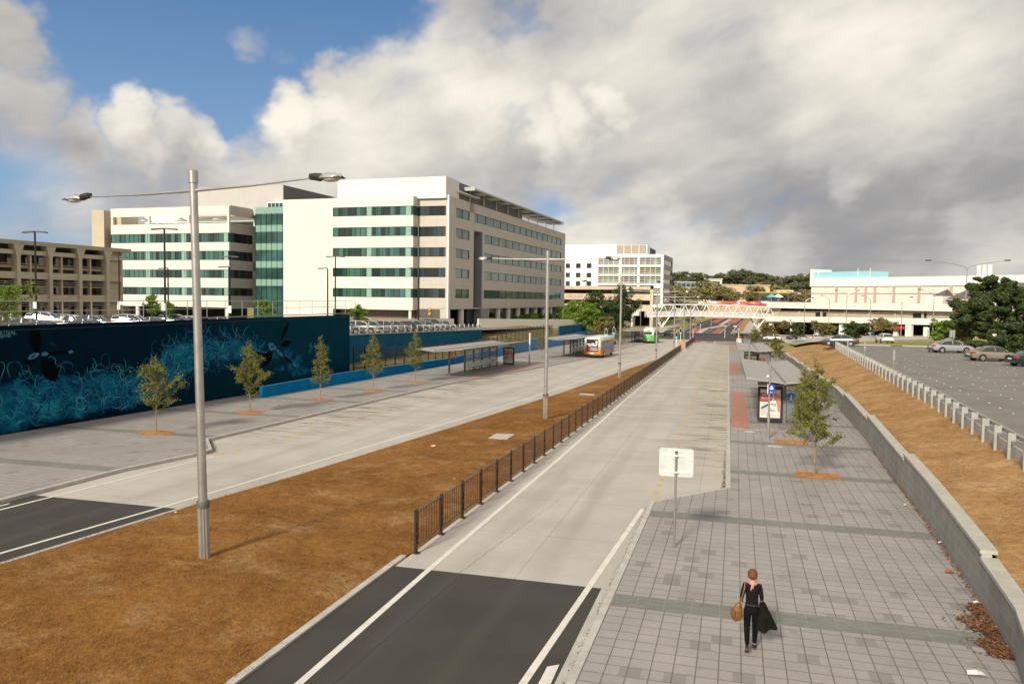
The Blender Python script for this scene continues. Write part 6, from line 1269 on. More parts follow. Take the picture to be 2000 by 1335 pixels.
LG = 'cars packed in the upper left car park'
rows = [(8, 636, 70, 'hatch', 'red', -60, 'dark red car at the left edge above the mural wall'), (18, 629, 84, 'wagon', 'silver', -60, 'silver roofed car at the far left by the green shrub'), (52, 630, 80, 'sedan', 'silver', -68, 'silver sedan roof just right of the dark red car'), (92, 626, 96, 'suv', 'white', -70, 'tall white four wheel drive behind the silver sedan, left of the first fence posts'),
 (84, 633, 74, 'sedan', 'pale', -75, 'pale grey sedan closest above the mural wall'), (138, 628, 85, 'ute', 'white', -75, 'white utility cab between two silver cars over the mural wall'), (172, 630, 80, 'sedan', 'pale', -75, 'grey sedan right of the white utility cab'), (185, 627, 92, 'wagon', 'silver', -72, 'silver wagon with dark side glass over the mural wall'), (228, 624, 100, 'sedan', 'red', -70, 'maroon car glimpsed between the silver wagons'), (262, 628, 88, 'suv', 'white', -72, 'long white van like car left of the nearest street lamp'),
 (345, 622, 105, 'suv', 'pale', -72, 'grey four wheel drive just left of the nearest street lamp'), (372, 621, 112, 'wagon', 'white', -72, 'white wagon with red lights beside the nearest street lamp'), (430, 620, 110, 'sedan', 'silver', -72, 'silver car roof right of the nearest street lamp'), (300, 626, 92, 'sedan', 'pale', -74, 'silver grey sedan between the white car and the black lamp post'), (118, 626, 108, 'wagon', 'silver', -72, 'silver wagon in the second row over the mural wall'), (30, 634, 66, 'sedan', 'tan', -70, 'bronze sedan bonnet at the lower left above the mural wall')]
for px, py, d, k, c, rz, lab in rows:
    q = D(px, py, d); S = SHAPES[k]; a = R(rz); put_car(k, c, q.x+math.sin(a)*S['L']/2, q.y-math.cos(a)*S['L']/2, lcz(q.y), rz, lab, LG)
ordn = ['first', 'second', 'third', 'fourth', 'fifth', 'sixth', 'seventh', 'eighth', 'ninth', 'tenth', 'eleventh', 'twelfth', 'thirteenth']
kk = [('sedan', 'grey'), ('sedan', 'silver'), ('ute', 'white'), ('sedan', 'pale'), ('wagon', 'white'), ('sedan', 'silver'), ('hatch', 'silver'), ('sedan', 'pale'), ('sedan', 'black'), ('wagon', 'silver'), ('sedan', 'silver'), ('suv', 'pale'), ('sedan', 'silver')]
y = 71.0
for i, (k, c) in enumerate(kk):
    y = 71.5+i*3.55; rz = -66-(i % 3)*3; L = SHAPES[k]['L']; x = -39.0-.2*(i % 2)
    put_car(k, c, x-L*.93+0, y-1.9, lcz(y)+.0, rz, '%s %s, %s from the left in the row behind the galvanised barrier' % ({'pale': 'pale grey', 'grey': 'dark grey'}.get(c, c), {'ute': 'utility with ladder rack', 'suv': 'four wheel drive'}.get(k, k), ordn[i]), 'cars in the row behind the galvanised barrier')
q = PX(1000, 640, -44); put_car('sedan', 'blue', -46, 119, lcz(119)-.2, -50, 'dark blue car at the right end beyond the last barrier post', LG)
for i, (px, k, c) in enumerate(((700, 'wagon', 'white'), (735, 'hatch', 'pale'), (762, 'sedan', 'silver'), (800, 'wagon', 'white'), (850, 'sedan', 'pale'), (880, 'suv', 'silver'))):
    yy = 84+i*5.5; q = PX(px, 620, -52); put_car(k, c, -56, yy, lcz(yy), -70, '%s %s, %s from the left in the second row by the office' % (c, k, ordn[i]), LG)
# ---- buses
def bus(label, loc, rz, L, H, low, mid, up, ad, three=False):
    t = thing('bus', label, 'bus', (0, 0, 0)); W_ = 1.24
    def ring(y, w, z0, z1, r): return [(-w, y, z0), (-w, y, z1-r), (-w+r*.3, y, z1-r*.3), (-w+r, y, z1), (w-r, y, z1), (w-r*.3, y, z1-r*.3), (w, y, z1-r), (w, y, z0)]
    b = MB(); loft(b, [ring(0, W_-.05, .42, 1.22, .01), ring(.06, W_, .35, 1.22, .01), ring(L-.2, W_, .35, 1.22, .01), ring(L, W_-.15, .4, 1.2, .01)]); lo = b.build('lower_body', low, t)
    b = MB(); loft(b, [ring(0.0, W_-.06, 1.2, H-.02, .2), ring(.10, W_-.01, 1.2, H, .22), ring(L-.3, W_-.01, 1.2, H, .22), ring(L-.05, W_-.15, 1.2, H-.15, .22)]); b.build('upper_body', up, t, smooth=35)
    b = MB()
    for s in (-1, 1): b.box(min(s*(W_-.02), s*(W_+.006)), max(s*(W_-.02), s*(W_+.006)), .25, L-.6, 1.05 if low != mid else 1.2, 1.62)
    b.build('side_stripe', mid, t)
    for s in (-1, 1):
        n = 6
        for i in range(n): a = .5+(L-1.5)*i/n; b = MB(); b.box(min(s*W_, s*(W_+.012)), max(s*W_, s*(W_+.012)), a, a+(L-1.5)/n-.1, 1.66, 2.48); b.build('window', CARGLASS, t)
        b = MB(); b.box(min(s*(W_+.02), s*(W_+.25)), max(s*(W_+.02), s*(W_+.25)), L-.4, L-.25, 1.5, 2.1); b.build('mirror', DARK, t)
        for y in (2.6, L-2.3): b = MB(); b.disc((s*(W_-.12), y, .5), (1, 0, 0), .5, .30, 20); wh = b.build('wheel', TYRE, t, smooth=True); b = MB(); b.disc((s*(W_+.035), y, .5), (1, 0, 0), .28, .02, 14); b.build('rim', RIM, wh)
        for z in (1.05, .86, .66): b = MB(); b.box(min(s*.98, s*1.14), max(s*.98, s*1.14), -.02, .02, z-.07, z+.07); b.build('tail_light', RED if z > .7 else AMBER, t)
    b = MB(); b.box(-W_+.03, W_-.03, -.09, .15, .34, .56); b.build('bumper', mat('bumper_dark', (.05, .05, .05), .6), t)
    b = MB(); b.box(-.22, .22, -.105, -.095, .62, .74) if ad else b.box(-.22, .22, -.02, -.005, .62, .74); b.build('number_plate', WHITE, t)
    if ad:
        b = MB(); b.box(-.90, .90, -.012, .01, .95, H-.22); p = b.build('rear_advert', mat('advert_black', (.018, .02, .022), .3, spec=.6), t)
        for txt, z, sz, x in (('GET YOUR CAR', H-.85, .26, -.02), ('THE BLEND', H-1.12, .25, 0), ('CANBERRA', H-1.45, .22, .12), ('WODEN', H-1.75, .22, .12)):
            pass
        b = MB()
        for x0, x1, z0, z1 in ((-.75, -.35, 1.98, 2.13), (-.25, .42, 1.98, 2.13), (.52, .78, 1.96, 2.10), (-.55, -.12, 1.76, 1.90), (-.02, .66, 1.76, 1.90), (-.28, .72, 1.43, 1.52), (-.28, .80, 1.16, 1.25), (-.05, .15, 2.19, 2.25)): b.box(x0, x1, -.018, -.012, z0, z1)
        b.build('advert_lettering', WHITE, p)
        b = MB()
        for x0, x1, z0, z1 in ((-.55, -.28, 1.38, 1.56), (-.60, -.32, 1.10, 1.30), (-.42, -.15, 1.66, 1.72)): b.box(x0, x1, -.019, -.012, z0, z1)
        b.build('advert_mark', mat('advert_red', (.55, .03, .02), .4), p); b = MB(); b.box(.45, .78, -.018, -.012, 2.2, 2.55); b.build('advert_mark', mat('advert_cream', (.6, .62, .5), .5), p)
        b = MB()
        for i in range(5): b.hexa([(-.02+i*.22, -.10, .58), (.08+i*.22, -.10, .58), (.08+i*.22, -.094, .58), (-.02+i*.22, -.094, .58), (-.14+i*.22, -.10, .84), (-.04+i*.22, -.10, .84), (-.04+i*.22, -.094, .84), (-.14+i*.22, -.094, .84)])
        b.build('hazard_stripes', mat('stripe_dark', (.28, .12, .02), .5), t); b = MB(); b.box(-1.0, 1.0, -.093, .0, .57, .86); b.build('tail_panel', mat('bus_orange', (.70, .30, .02), .4), t)
        for s in (-1, 1): b = MB(); b.box(min(s*.93, s*1.21), max(s*.93, s*1.21), -.016, .03, .57, 1.72); b.build('corner_panel', 'x' if False else MATS['bus_orange'], t)
    else:
        b = MB(); b.box(-1.17, 1.17, -.008, .02, 1.15, 1.86); b.build('rear_panel', low, t); b = MB(); b.box(-.92, .80, -.012, .01, 2.0, 2.62); b.build('rear_window', CARGLASS, t); b = MB(); b.box(-.25, .25, -.02, .0, 2.78, 2.92); b.build('route_display', mat('display', (.06, .04, .02), .4), t)
        b = MB(); b.box(-.95, .7, 2.0, 5.0, H, H+.28); b.build('roof_unit', WHITE, t); b = MB(); b.box(-.32, .32, -.014, .0, 1.38, 1.52); b.build('fleet_lettering', WHITE, t)
    if ad: b = MB(); b.box(-1.0, 1.0, .6, L-1, H, H+.05); b.build('roof_pod', up, t)
    t.location = loc; t.rotation_euler = (0, 0, rz); return t
OB = mat('bus_orange_side', (.50, .22, .05), .4); BB = mat('bus_blue', (.085, .20, .42), .4); BW = mat('bus_white', (.66, .66, .60), .4); GB = mat('bus_green', (.07, .44, .07), .35)
q = D(1156.5, 700, 117.5); bus('orange, blue and white bus with a black rear advert stopped beside the second left shelter', (q.x, q.y, zr(q.y)+.01), R(-3.5), 10.5, 2.98, OB, BB, BW, True)
q = D(1266, 671.5, 181); bus('green and white bus stopped beside the third left shelter', (q.x, q.y, zr(q.y)+.01), R(-1.5), 11.5, 3.25, GB, GB, BW, False)
# ================================================================ trees
def young_tree(label, H, W_, seed, leafm='leaf_young', n=2600, leaf=.075, trunk_r=.035, clear=.28, name='young_tree', cat='tree', lean=0.):
    rng = random.Random(seed); t = thing(name, label, cat); b = MB(); pts = []; k = 9
    wob = [(rng.uniform(-.05, .05)*i/k+lean*i/k, rng.uniform(-.05, .05)*i/k) for i in range(k+1)]
    for i in range(k+1): pts.append((wob[i][0]*H*.3, wob[i][1]*H*.3, H*.97*i/k))
    b.tube(pts, [trunk_r*(1-.85*i/k) for i in range(k+1)], 7); tips = []
    nb = int(20+H*3)
    for i in range(nb):
        f = clear+(1-clear)*(i+rng.random()*.8)/nb; z = H*f*.97; j = min(k-1, int(f*.97*k)); o = Vector(pts[j]).lerp(Vector(pts[j+1]), f*.97*k-j if f*.97*k-j < 1 else 1)
        a = i*2.4+rng.uniform(-.5, .5); u = (f-clear)/(1-clear); prof = (math.sin(math.pi*min(1, .22+u*.80))**.75)*(1.06-u*.65); ln = W_/2*prof*rng.uniform(.55, 1.25); up = rng.uniform(.35, 1.05)
        e = o+Vector((math.cos(a)*ln, math.sin(a)*ln, ln*up)); m = o.lerp(e, .5)+Vector((0, 0, ln*rng.uniform(-.05, .1))); b.tube([o, m, e], [trunk_r*.33, trunk_r*.2, trunk_r*.08], 4, False); tips.append((o, m, e, ln))
        for q in range(2):
            s = m.lerp(e, rng.random()*.6); e2 = s+Vector((rng.uniform(-1, 1), rng.uniform(-1, 1), rng.uniform(.0, .9))).normalized()*ln*.45; b.tube([s, e2], [trunk_r*.12, trunk_r*.05], 3, False); tips.append((s, s.lerp(e2, .5), e2, ln*.5))
    tips.append((Vector(pts[-3]), Vector(pts[-2]), Vector(pts[-1])+Vector((0, 0, .12)), .5)); b.build('trunk', BARKP if leafm == 'leaf_young' else BARK, t, smooth=True)
    b = MB(); tot = sum(x[3] for x in tips)
    for o, m, e, ln in tips:
        for _ in range(int(n*ln/tot)):
            f = rng.random()**.6; p = o.lerp(m, f*2) if f < .5 else m.lerp(e, f*2-1); sp = .05+.10*f*rng.random(); p = p+Vector((rng.gauss(0, sp), rng.gauss(0, sp), rng.gauss(0, sp*.8)))
            s = leaf*rng.uniform(.6, 1.3); d1 = Vector((rng.gauss(0, 1), rng.gauss(0, 1), rng.gauss(0, .7))).normalized(); d2 = d1.cross(Vector((rng.gauss(0, 1), rng.gauss(0, 1), rng.gauss(0, 1)))).normalized()
            b.add([p-d1*s*.5, p+d2*s*.3, p+d1*s*.5, p-d2*s*.3], [(0, 1, 2, 3)])
    b.build('crown', leafm, t); return t
def mulch_pit(cx, cy, rx, ry, seed, rect=False):
    rng = random.Random(seed); z = zr(cy)+.13; b = MB(); n = 26
    if rect: pts = [(cx-rx, cy-ry), (cx+rx, cy-ry), (cx+rx, cy+ry), (cx-rx, cy+ry)]
    else: pts = [(cx+math.cos(6.283*i/n)*rx*rng.uniform(.85, 1.1), cy+math.sin(6.283*i/n)*ry*rng.uniform(.8, 1.12)) for i in range(n)]
    k = len(b.v); b.v += [(cx, cy, z+.05)]+[(x, y, zr(y)+.128 if not rect else zr(y)+.131) for x, y in pts]; m = len(pts); b.f += [(0, 1+i, 1+(i+1) % m) for i in range(m)]; b.mi += [0]*m
    o = b.build('tree_pit', 'mulch'); o['kind'] = 'structure'
    b = MB()
    for _ in range(500):
        a = rng.uniform(0, 6.28); q = rng.random()**.5; x, y = (cx+rng.uniform(-rx, rx), cy+rng.uniform(-ry, ry)) if rect else (cx+math.cos(a)*rx*q*1.1, cy+math.sin(a)*ry*q*1.1); s = rng.uniform(.015, .04); t1 = rng.uniform(0, 6.28); c, d = math.cos(t1)*s, math.sin(t1)*s; zz = zr(y)+.15+rng.uniform(0, .04)
        b.add([(x-c, y-d, zz), (x+d*.5, y-c*.5, zz+.01), (x+c, y+d, zz+.01)], [(0, 1, 2)])
    o = b.build('bark_mulch', 'mulch'); o['kind'] = 'stuff'
TGL = 'young street trees in mulch pits along the left platform'
tl = [(305, 845, 690, 2.3, 'leftmost young street tree, thin trunk before the mural waves'), (488, 805, 664, 2.1, 'second young street tree from the left, dense and egg shaped, before the diver mural'), (626, 780, 655, 1.8, 'third young street tree from the left, narrow and tall, at the low blue wall'), (729, 762, 645, 2.0, 'fourth young street tree from the left, before the parked cars'), (811, 746, 640, 1.9, 'fifth young street tree from the left, just before shelter 6')]
for i, (px, py, pt_, w, lab) in enumerate(tl):
    q = G(px, py, .125); d = (q-EYE).dot(CF); H = (py-pt_)*d/F*1.0; t = young_tree(lab, H, w*(1.1, 1.2, .95, 1.05, 1.0)[i], 20+i, n=(4600, 6000, 4600, 4200, 3800)[i], clear=.22 if i else .27, leaf=.09); t.location = (q.x, q.y, q.z-.02); t['group'] = TGL; mulch_pit(q.x, q.y, .95, .8, i)
for px, py, h, lab in ((995, 700, 3.2, 'young tree hidden low behind the advert of shelter 6, by the ribbed blue wall'), (1058, 700, 3.6, 'young tree beside the second lamp, by the ribbed blue wall'), (1170, 668, 4.2, 'small thin tree behind the orange and blue bus'), (1212, 690, 5.0, 'young tree behind the third street lamp on the left platform')):
    q = G(px, py, .1); t = young_tree(lab, h, 1.9, int(px), n=1300, leaf=.13, clear=.3); t.location = q; t['group'] = TGL
TGR = 'young trees along the right walk'
for i, (px, py, pt_, w, lab, sd_) in enumerate([(1591, 928, 690, 2.3, 'large young tree in the near mulch pit of the right walk', 3), (1568, 868, 705, 1.25, 'young tree in the second mulch pit, hidden behind the nearest right tree', 9), (1514, 716, 650, 2.6, 'young tree between the first and second right shelters', 12), (1474, 678, 640, 3.0, 'young tree beyond the second right shelter', 15)]):
    q = G(px, py, .125); d = (q-EYE).dot(CF); H = (py-pt_)*d/F; t = young_tree(lab, H, w*1.08, sd_, n=[8000, 5200, 3000, 2200][i], leaf=[.08, .085, .15, .22][i], clear=.2, trunk_r=.045, lean=-.06 if i == 0 else 0); t.location = (q.x, q.y, q.z-.02); t['group'] = TGR
mulch_pit(3.74, 34.5, .85, .62, 51, True); mulch_pit(3.35, 43.4, .85, .6, 52, True)
def crown_tree(label, blobs_, n, leaf, leafm, trunk, name='tree', cat='tree', seed=1, group=None):
    # blobs_: lobes of the crown (x, y, z, rx, rz); leaves crowd the lobes' skins and thin out between them
    rng = random.Random(seed); t = thing(name, label, cat, (0, 0, 0), group); b = MB()
    H = max(z for _, _, z, _, _ in blobs_)
    b.tube([(0, 0, -.3), (0.05, 0, H*.3), (.1, 0, H*.6)], [trunk, trunk*.7, trunk*.4], 7)
    for x, y, z, rx, rz in blobs_: b.tube([(0.05, 0, H*.25+rng.random()*H*.15), (x*.5, y*.5, z*.7), (x, y, z)], [trunk*.45, trunk*.3, trunk*.08], 5, False)
    b.build('trunk', BARK, t, smooth=True); b = MB(); wt = [rx*rx*1.0+rx*rz for _, _, _, rx, rz in blobs_]
    sub = []
    for (x, y, z, rx, rz), w in zip(blobs_, wt):
        for _ in range(9): a = rng.uniform(0, 6.28); c = rng.uniform(-1, 1); s = math.sqrt(1-c*c); r = rng.uniform(.5, .95); sub.append((x+math.cos(a)*s*rx*r, y+math.sin(a)*s*rx*r, z+c*rz*r, rx*rng.uniform(.28, .48), rz*rng.uniform(.26, .42), w))
    wts = [q[5] for q in sub]
    for q in rng.choices(sub, weights=wts, k=n):
        d = Vector((rng.gauss(0, 1), rng.gauss(0, 1), rng.gauss(0, 1))).normalized(); r = rng.random()**.35; p = Vector((q[0]+d.x*q[3]*r, q[1]+d.y*q[3]*r, q[2]+d.z*q[4]*r))
        s = leaf*rng.uniform(.55, 1.3); n1 = (d+Vector((rng.gauss(0, .5), rng.gauss(0, .5), rng.gauss(0, .5)))).normalized(); u = n1.orthogonal().normalized(); v = n1.cross(u); a = rng.uniform(0, 6.28); e1 = u*math.cos(a)+v*math.sin(a); e2 = n1.cross(e1)
        b.add([p-e1*s*.5, p+e2*s*.33, p+e1*s*.5, p-e2*s*.33], [(0, 1, 2, 3)])
    b.build('crown', leafm, t); return t
def lobes(H, W_, n, seed, base=.3, flat=.8):
    rng = random.Random(seed); o = [(0, 0, H*.78, W_*.28, H*.2), (0, 0, H*(base+.22), W_*.36, H*.22), (W_*.1, 0, H*.55, W_*.34, H*.25)]
    for i in range(n):
        a = 6.283*i/n+rng.uniform(-.3, .3); f = rng.random(); r = W_*.5*rng.uniform(.35, .72); o.append((math.cos(a)*r, math.sin(a)*r, H*(base+(1-base)*(.25+.55*f)), W_*rng.uniform(.17, .28), H*(1-base)*rng.uniform(.18, .3)*flat))
    return o
def sit(t, px, py, d, z0=None, rz=0, sc=1):
    q = D(px, py, d); t.location = (q.x, q.y, q.z if z0 is None else z0); t.rotation_euler = (0, 0, rz); t.scale = (sc,)*3; return t
# big dark tree right
H = 11.5
sit(crown_tree('big dark green spreading tree behind the sedans on the right', [(0, 0, 8.9, 2.9, 2.0), (-2.0, .4, 8.2, 2.4, 2.0), (2.2, 0, 8.1, 2.5, 2.0), (-2.8, .3, 6.2, 2.4, 1.9), (3.2, .2, 6.2, 2.5, 1.8), (0, -.8, 6.6, 3.2, 2.2), (-2.4, -.6, 4.6, 2.6, 1.5), (1.0, -.7, 4.6, 3.0, 1.7), (-4.4, 0, 4.2, 1.8, 1.2), (3.6, 0, 4.3, 2.2, 1.3), (-1, -1, 3.2, 2.2, 1.0), (1.5, 0, 9.8, 1.6, 1.2), (-1.2, 0, 10.0, 1.5, 1.0)], 42000, .36, 'leaf_dark', .38, seed=5), 1932, 684, 112, .2, 0, .95)
sit(crown_tree('dark tree cut by the right edge, right of the big spreading tree', lobes(9, 9, 8, 6, .25), 9000, .36, 'leaf_dark', .3, seed=6), 2010, 684, 116, .3)
sit(crown_tree('medium olive green bushy tree left of the big dark tree', lobes(6, 7, 8, 8, .12), 7000, .34, 'leaf_olive', .16, seed=9), 1897, 672, 118, .3)
sit(crown_tree('bright green rounded tree by the shop entrance', lobes(4.6, 5.4, 8, 11, .06), 6000, .3, 'leaf_bright', .16, seed=10), 1842, 664, 150, -.6)
HG = 'dark hedge bushes behind the right cars'
for i, (px, d, w, h, lab) in enumerate(((1925, 98, 4.5, 1.6, 'leftmost low dark bush behind the champagne sedan'), (1962, 96, 5, 2.4, 'middle dark bush behind the champagne sedan'), (1996, 94, 5, 2.6, 'rightmost dark bush behind the champagne sedan'))):
    q = D(px, 680, d); t = crown_tree(lab, [(x, 0, h*.45, w*.3, h*.5) for x in (-w*.3, 0, w*.3)], 3600, .25, 'leaf_dark', .06, 'bush', 'bush', 30+i, HG); t.location = (q.x, q.y, cpz(q.y))
KG = 'kerb trees before the shopping centre'
for i, (px, py, yt, d, w, lm, lab) in enumerate([(1556, 662, 633, 196, 3.4, 'leaf_dark', 'small dark tree leftmost before the shopping centre columns'), (1613, 661, 632, 190, 3.6, 'leaf_olive', 'small round olive tree left of the two mall trees'), (1672, 664, 630, 170, 5.0, 'leaf_dark', 'spreading kerb tree beside the blue parking sign'), (1723, 655, 622, 200, 5.6, 'leaf_olive', 'widest round tree before the shopping centre, behind the white wagon'),
    (1531, 645, 627, 225, 3.0, 'leaf_olive', 'shaded slim tree under the left of the mall parapet'), (1592, 648, 628, 225, 2.6, 'leaf_olive', 'slim tree beside the first teal column'), (1625, 648, 627, 222, 2.8, 'leaf_olive', 'slim tree beside the second lamp column'), (1654, 648, 627, 220, 2.8, 'leaf_olive', 'slim tree left of the spreading kerb tree'), (1497, 660, 634, 215, 3.6, 'leaf_olive', 'small tree by the right foot of the footbridge')]):
    q = D(px, py, d); H = (py-yt)*d/F; t = crown_tree(lab, lobes(H*1.12, w*1.3, 8, 40+i, .1), 4200, .34, lm, .12, 'kerb_tree', 'tree', 60+i, KG); t.location = q
LGt = 'trees beside the parking podium'
for i, (px, py, yt, d, w, lm, n, lab) in enumerate([(1208, 650, 567, 215, 9, 'leaf_dark', 7000, 'tall dark tree behind the third street lamp'), (1165, 648, 577, 205, 9, 'leaf_dark', 7000, 'dark dense tree left of the third street lamp'), (1190, 655, 590, 200, 7, 'leaf_dark', 4000, 'lower dark tree between the two taller ones'), (1128, 650, 592, 190, 8, 'leaf_bright', 5000, 'bright green bushy tree at the right end of the office'), (1150, 648, 596, 188, 5, 'leaf_bright', 3500, 'bright green tree in front of the dark podium trees'), (1180, 650, 620, 165, 3.5, 'leaf_olive', 1500, 'small thin olive tree behind the green signals'), (1107, 640, 600, 200, 5, 'leaf_bright', 2500, 'bright green tree partly behind the office corner')]):
    q = D(px, py, d); H = (py-yt)*d/F; t = crown_tree(lab, lobes(H*1.15, w*1.2, 9, 80+i, .05), int(n*1.4), .42, lm, .2, 'tree', 'tree', 90+i, LGt); t.location = q
for px, py, yt, d, w, lab in ((10, 640, 553, 62, 4.0, 'bright green shrub tree at the left edge before the concrete building'), (297, 622, 571, 100, 2.2, 'narrow bright green tree left of the nearest lamp, before the office wing'), (329, 622, 589, 104, 1.9, 'small bright green tree right beside the black lamp post'), (517, 622, 587, 98, 2.9, 'round bright green tree before the glazed office link'), (700, 634, 593, 95, 2.0, 'small bright tree in the car park before the grey cladding')):
    q = D(px, py, d); H = (py-yt)*d/F; t = young_tree(lab, H, w*1.25, int(px), 'leaf_bright', n=4200, leaf=.15, clear=.06); t.location = q; t['group'] = 'bright green car park trees'
for i, (s, w) in enumerate(((40, 3), (52, 3.4), (64, 3))):
    q = S_.p(s, 2.5, 0); t = crown_tree('bright green shrub before the office columns, %s from the left' % ordn[i], [(x, 0, 1.6, w*.5, 1.0) for x in (-w*.8, 0, w*.8)], 2200, .3, 'leaf_bright', .07, 'shrub', 'shrub', 120+i, 'shrubs before the office columns'); t.location = (q[0], q[1], .6)
def ORD(n):
    u = ['', 'first', 'second', 'third', 'fourth', 'fifth', 'sixth', 'seventh', 'eighth', 'ninth', 'tenth', 'eleventh', 'twelfth', 'thirteenth', 'fourteenth', 'fifteenth', 'sixteenth', 'seventeenth', 'eighteenth', 'nineteenth']
    if n < 20: return u[n]
    a, r = divmod(n, 10); tens = ['', '', 'twent', 'thirt', 'fort', 'fift', 'sixt']
    return tens[a]+'ieth' if r == 0 else tens[a]+'y-'+u[r]
# trees on the hill: four built, the rest copied
PROT = [crown_tree('', lobes(12, 15, 10, 200+i, .12), 2600, 1.1, m, .4, 'hill_tree', 'tree', 210+i) for i, m in enumerate(('leaf_hill', 'leaf_hill', 'leaf_hill_olive', 'leaf_hill_olive'))]
hill = [(1312, 560, 533, 560, 0), (1330, 560, 531, 560, 0), (1345, 562, 540, 540, 1), (1358, 560, 533, 570, 0), (1372, 562, 545, 560, 1), (1386, 560, 538, 620, 0), (1412, 558, 533, 620, 1), (1428, 560, 530, 610, 0), (1442, 558, 526, 620, 1), (1458, 560, 530, 620, 0), (1470, 562, 538, 610, 1), (1484, 562, 534, 620, 0), (1498, 562, 535, 620, 1), (1510, 566, 540, 610, 0), (1524, 568, 545, 600, 1), (1536, 570, 547, 600, 0), (1545, 568, 538, 590, 1), (1560, 568, 540, 590, 0), (1574, 570, 534, 590, 1), (1586, 572, 540, 580, 0), (1400, 562, 541, 640, 0), (1548, 574, 552, 560, 1), (1500, 570, 549, 590, 1),
 (1315, 588, 557, 420, 2), (1332, 588, 560, 400, 3), (1350, 590, 565, 390, 2), (1362, 588, 560, 420, 3), (1378, 587, 551, 440, 2), (1390, 587, 552, 440, 3), (1404, 588, 560, 430, 2), (1420, 587, 561, 440, 3), (1432, 588, 568, 430, 2), (1470, 587, 557, 440, 3), (1484, 587, 560, 440, 2), (1466, 588, 568, 430, 2), (1536, 590, 568, 430, 3), (1548, 590, 570, 430, 2), (1562, 590, 572, 420, 3), (1575, 592, 565, 420, 2), (1586, 592, 570, 400, 3), (1322, 600, 580, 330, 2), (1340, 602, 583, 330, 3), (1356, 602, 585, 320, 2), (1298, 622, 598, 280, 2), (1310, 622, 600, 285, 3), (1490, 622, 603, 290, 2), (1500, 625, 606, 280, 3), (1528, 566, 552, 640, 0), (1345, 625, 606, 300, 3), (1372, 605, 590, 340, 2), (1303, 575, 548, 560, 1), (1598, 578, 540, 560, 0), (1520, 584, 556, 470, 3), (1553, 566, 541, 600, 0)]
ho = ['back row on the skyline', 'back row on the skyline', 'middle row below the hill buildings', 'middle row below the hill buildings']
for i, (px, pb, ptp, d, k) in enumerate(hill):
    q = D(px, pb, d); h = (pb-ptp)*d/F/12*1.18; near = 'behind the footbridge' if pb > 595 else ('between the tower and the tan hall' if px < 1400 else ('behind the tan hall' if px < 1500 else 'left of the shopping centre'))
    srt = sorted(range(len(hill)), key=lambda q_: hill[q_][0]); lab = '%s tree %s, %s from the left' % (['dark green', 'dark grey green', 'olive', 'pale olive'][k], near, ORD(srt.index(i)+1))
    o = place(PROT[k], USED, (q.x, q.y, q.z-1), random.Random(i).uniform(0, 6.28), lab, 'trees across the hill', scale=(h*random.Random(i+7).uniform(1.0, 1.3), h*1.2, h))
for i, (px, w) in enumerate(((1535, 12), (1590, 9), (1620, 7), (1700, 10))):
    q = D(px, 652, 228-px/40); b = MB(); rng = random.Random(i)
    for _ in range(1500): x, y, z = rng.uniform(-w/2, w/2), rng.uniform(-.6, .6), rng.random()**.6*.9; s = .16; b.add([(x-s, y, z), (x, y-s, z+s*.6), (x+s, y, z+s*.2), (x, y+s, z+s)], [(0, 1, 2, 3)])
    tag(b.build('hedge', 'green_hedge', None, loc=(q.x, q.y, q.z-.4)), 'low green hedge %s before the shopping centre columns' % ['below the first left bays', 'under the second teal column', 'right of the second lamp column', 'left of the wide round tree'][i], 'hedge', 'hedges before the shopping centre')
# weeds
def weed(px, py, zf, h, lab, seed, spread=.15):
    q = G(px, py); 
    rng = random.Random(seed); r = ray(px, py); q = EYE+r*10
    for _ in range(8): q = EYE+r*((zf(q.x, q.y)-EYE.z)/r.z)
    b = MB()
    for _ in range(26):
        a = rng.uniform(0, 6.28); l = h*rng.uniform(.5, 1.1); s = rng.uniform(.2, 1)*spread; b.add([(-.008, 0, 0), (.008, 0, 0), (math.cos(a)*s+.01, math.sin(a)*s, l), (math.cos(a)*s, math.sin(a)*s, l*.98)], [(0, 1, 2, 3)])
        for k in range(2): f = rng.uniform(.3, 1); p = Vector((math.cos(a)*s*f, math.sin(a)*s*f, l*f)); b.add([p, p+Vector((.03, .02, .01)), p+Vector((.05, .0, .03)), p+Vector((.02, -.02, .015))], [(0, 1, 2, 3)])
    tag(b.build('weed', 'leaf_young', None, loc=tuple(q)), lab, 'weed', 'weeds on the bank below the guardrail')
bz = lambda x, y: bankz(x, y)
for i, (px, py, h) in enumerate(((1806, 822, .16), (1842, 858, .35), (1860, 853, .4), (1804, 835, .3), (1878, 872, .3), (1908, 885, .35), (1888, 870, .25), (1940, 895, .3), (1972, 915, .4), (1830, 890, .2), (1740, 770, .25), (1700, 745, .3))):
    weed(px, py, bz, h, 'small green weed, %s from the left on the jute covered bank' % ordn[sorted([1806, 1842, 1860, 1804, 1878, 1908, 1888, 1940, 1972, 1830, 1740, 1700]).index(px)], i)
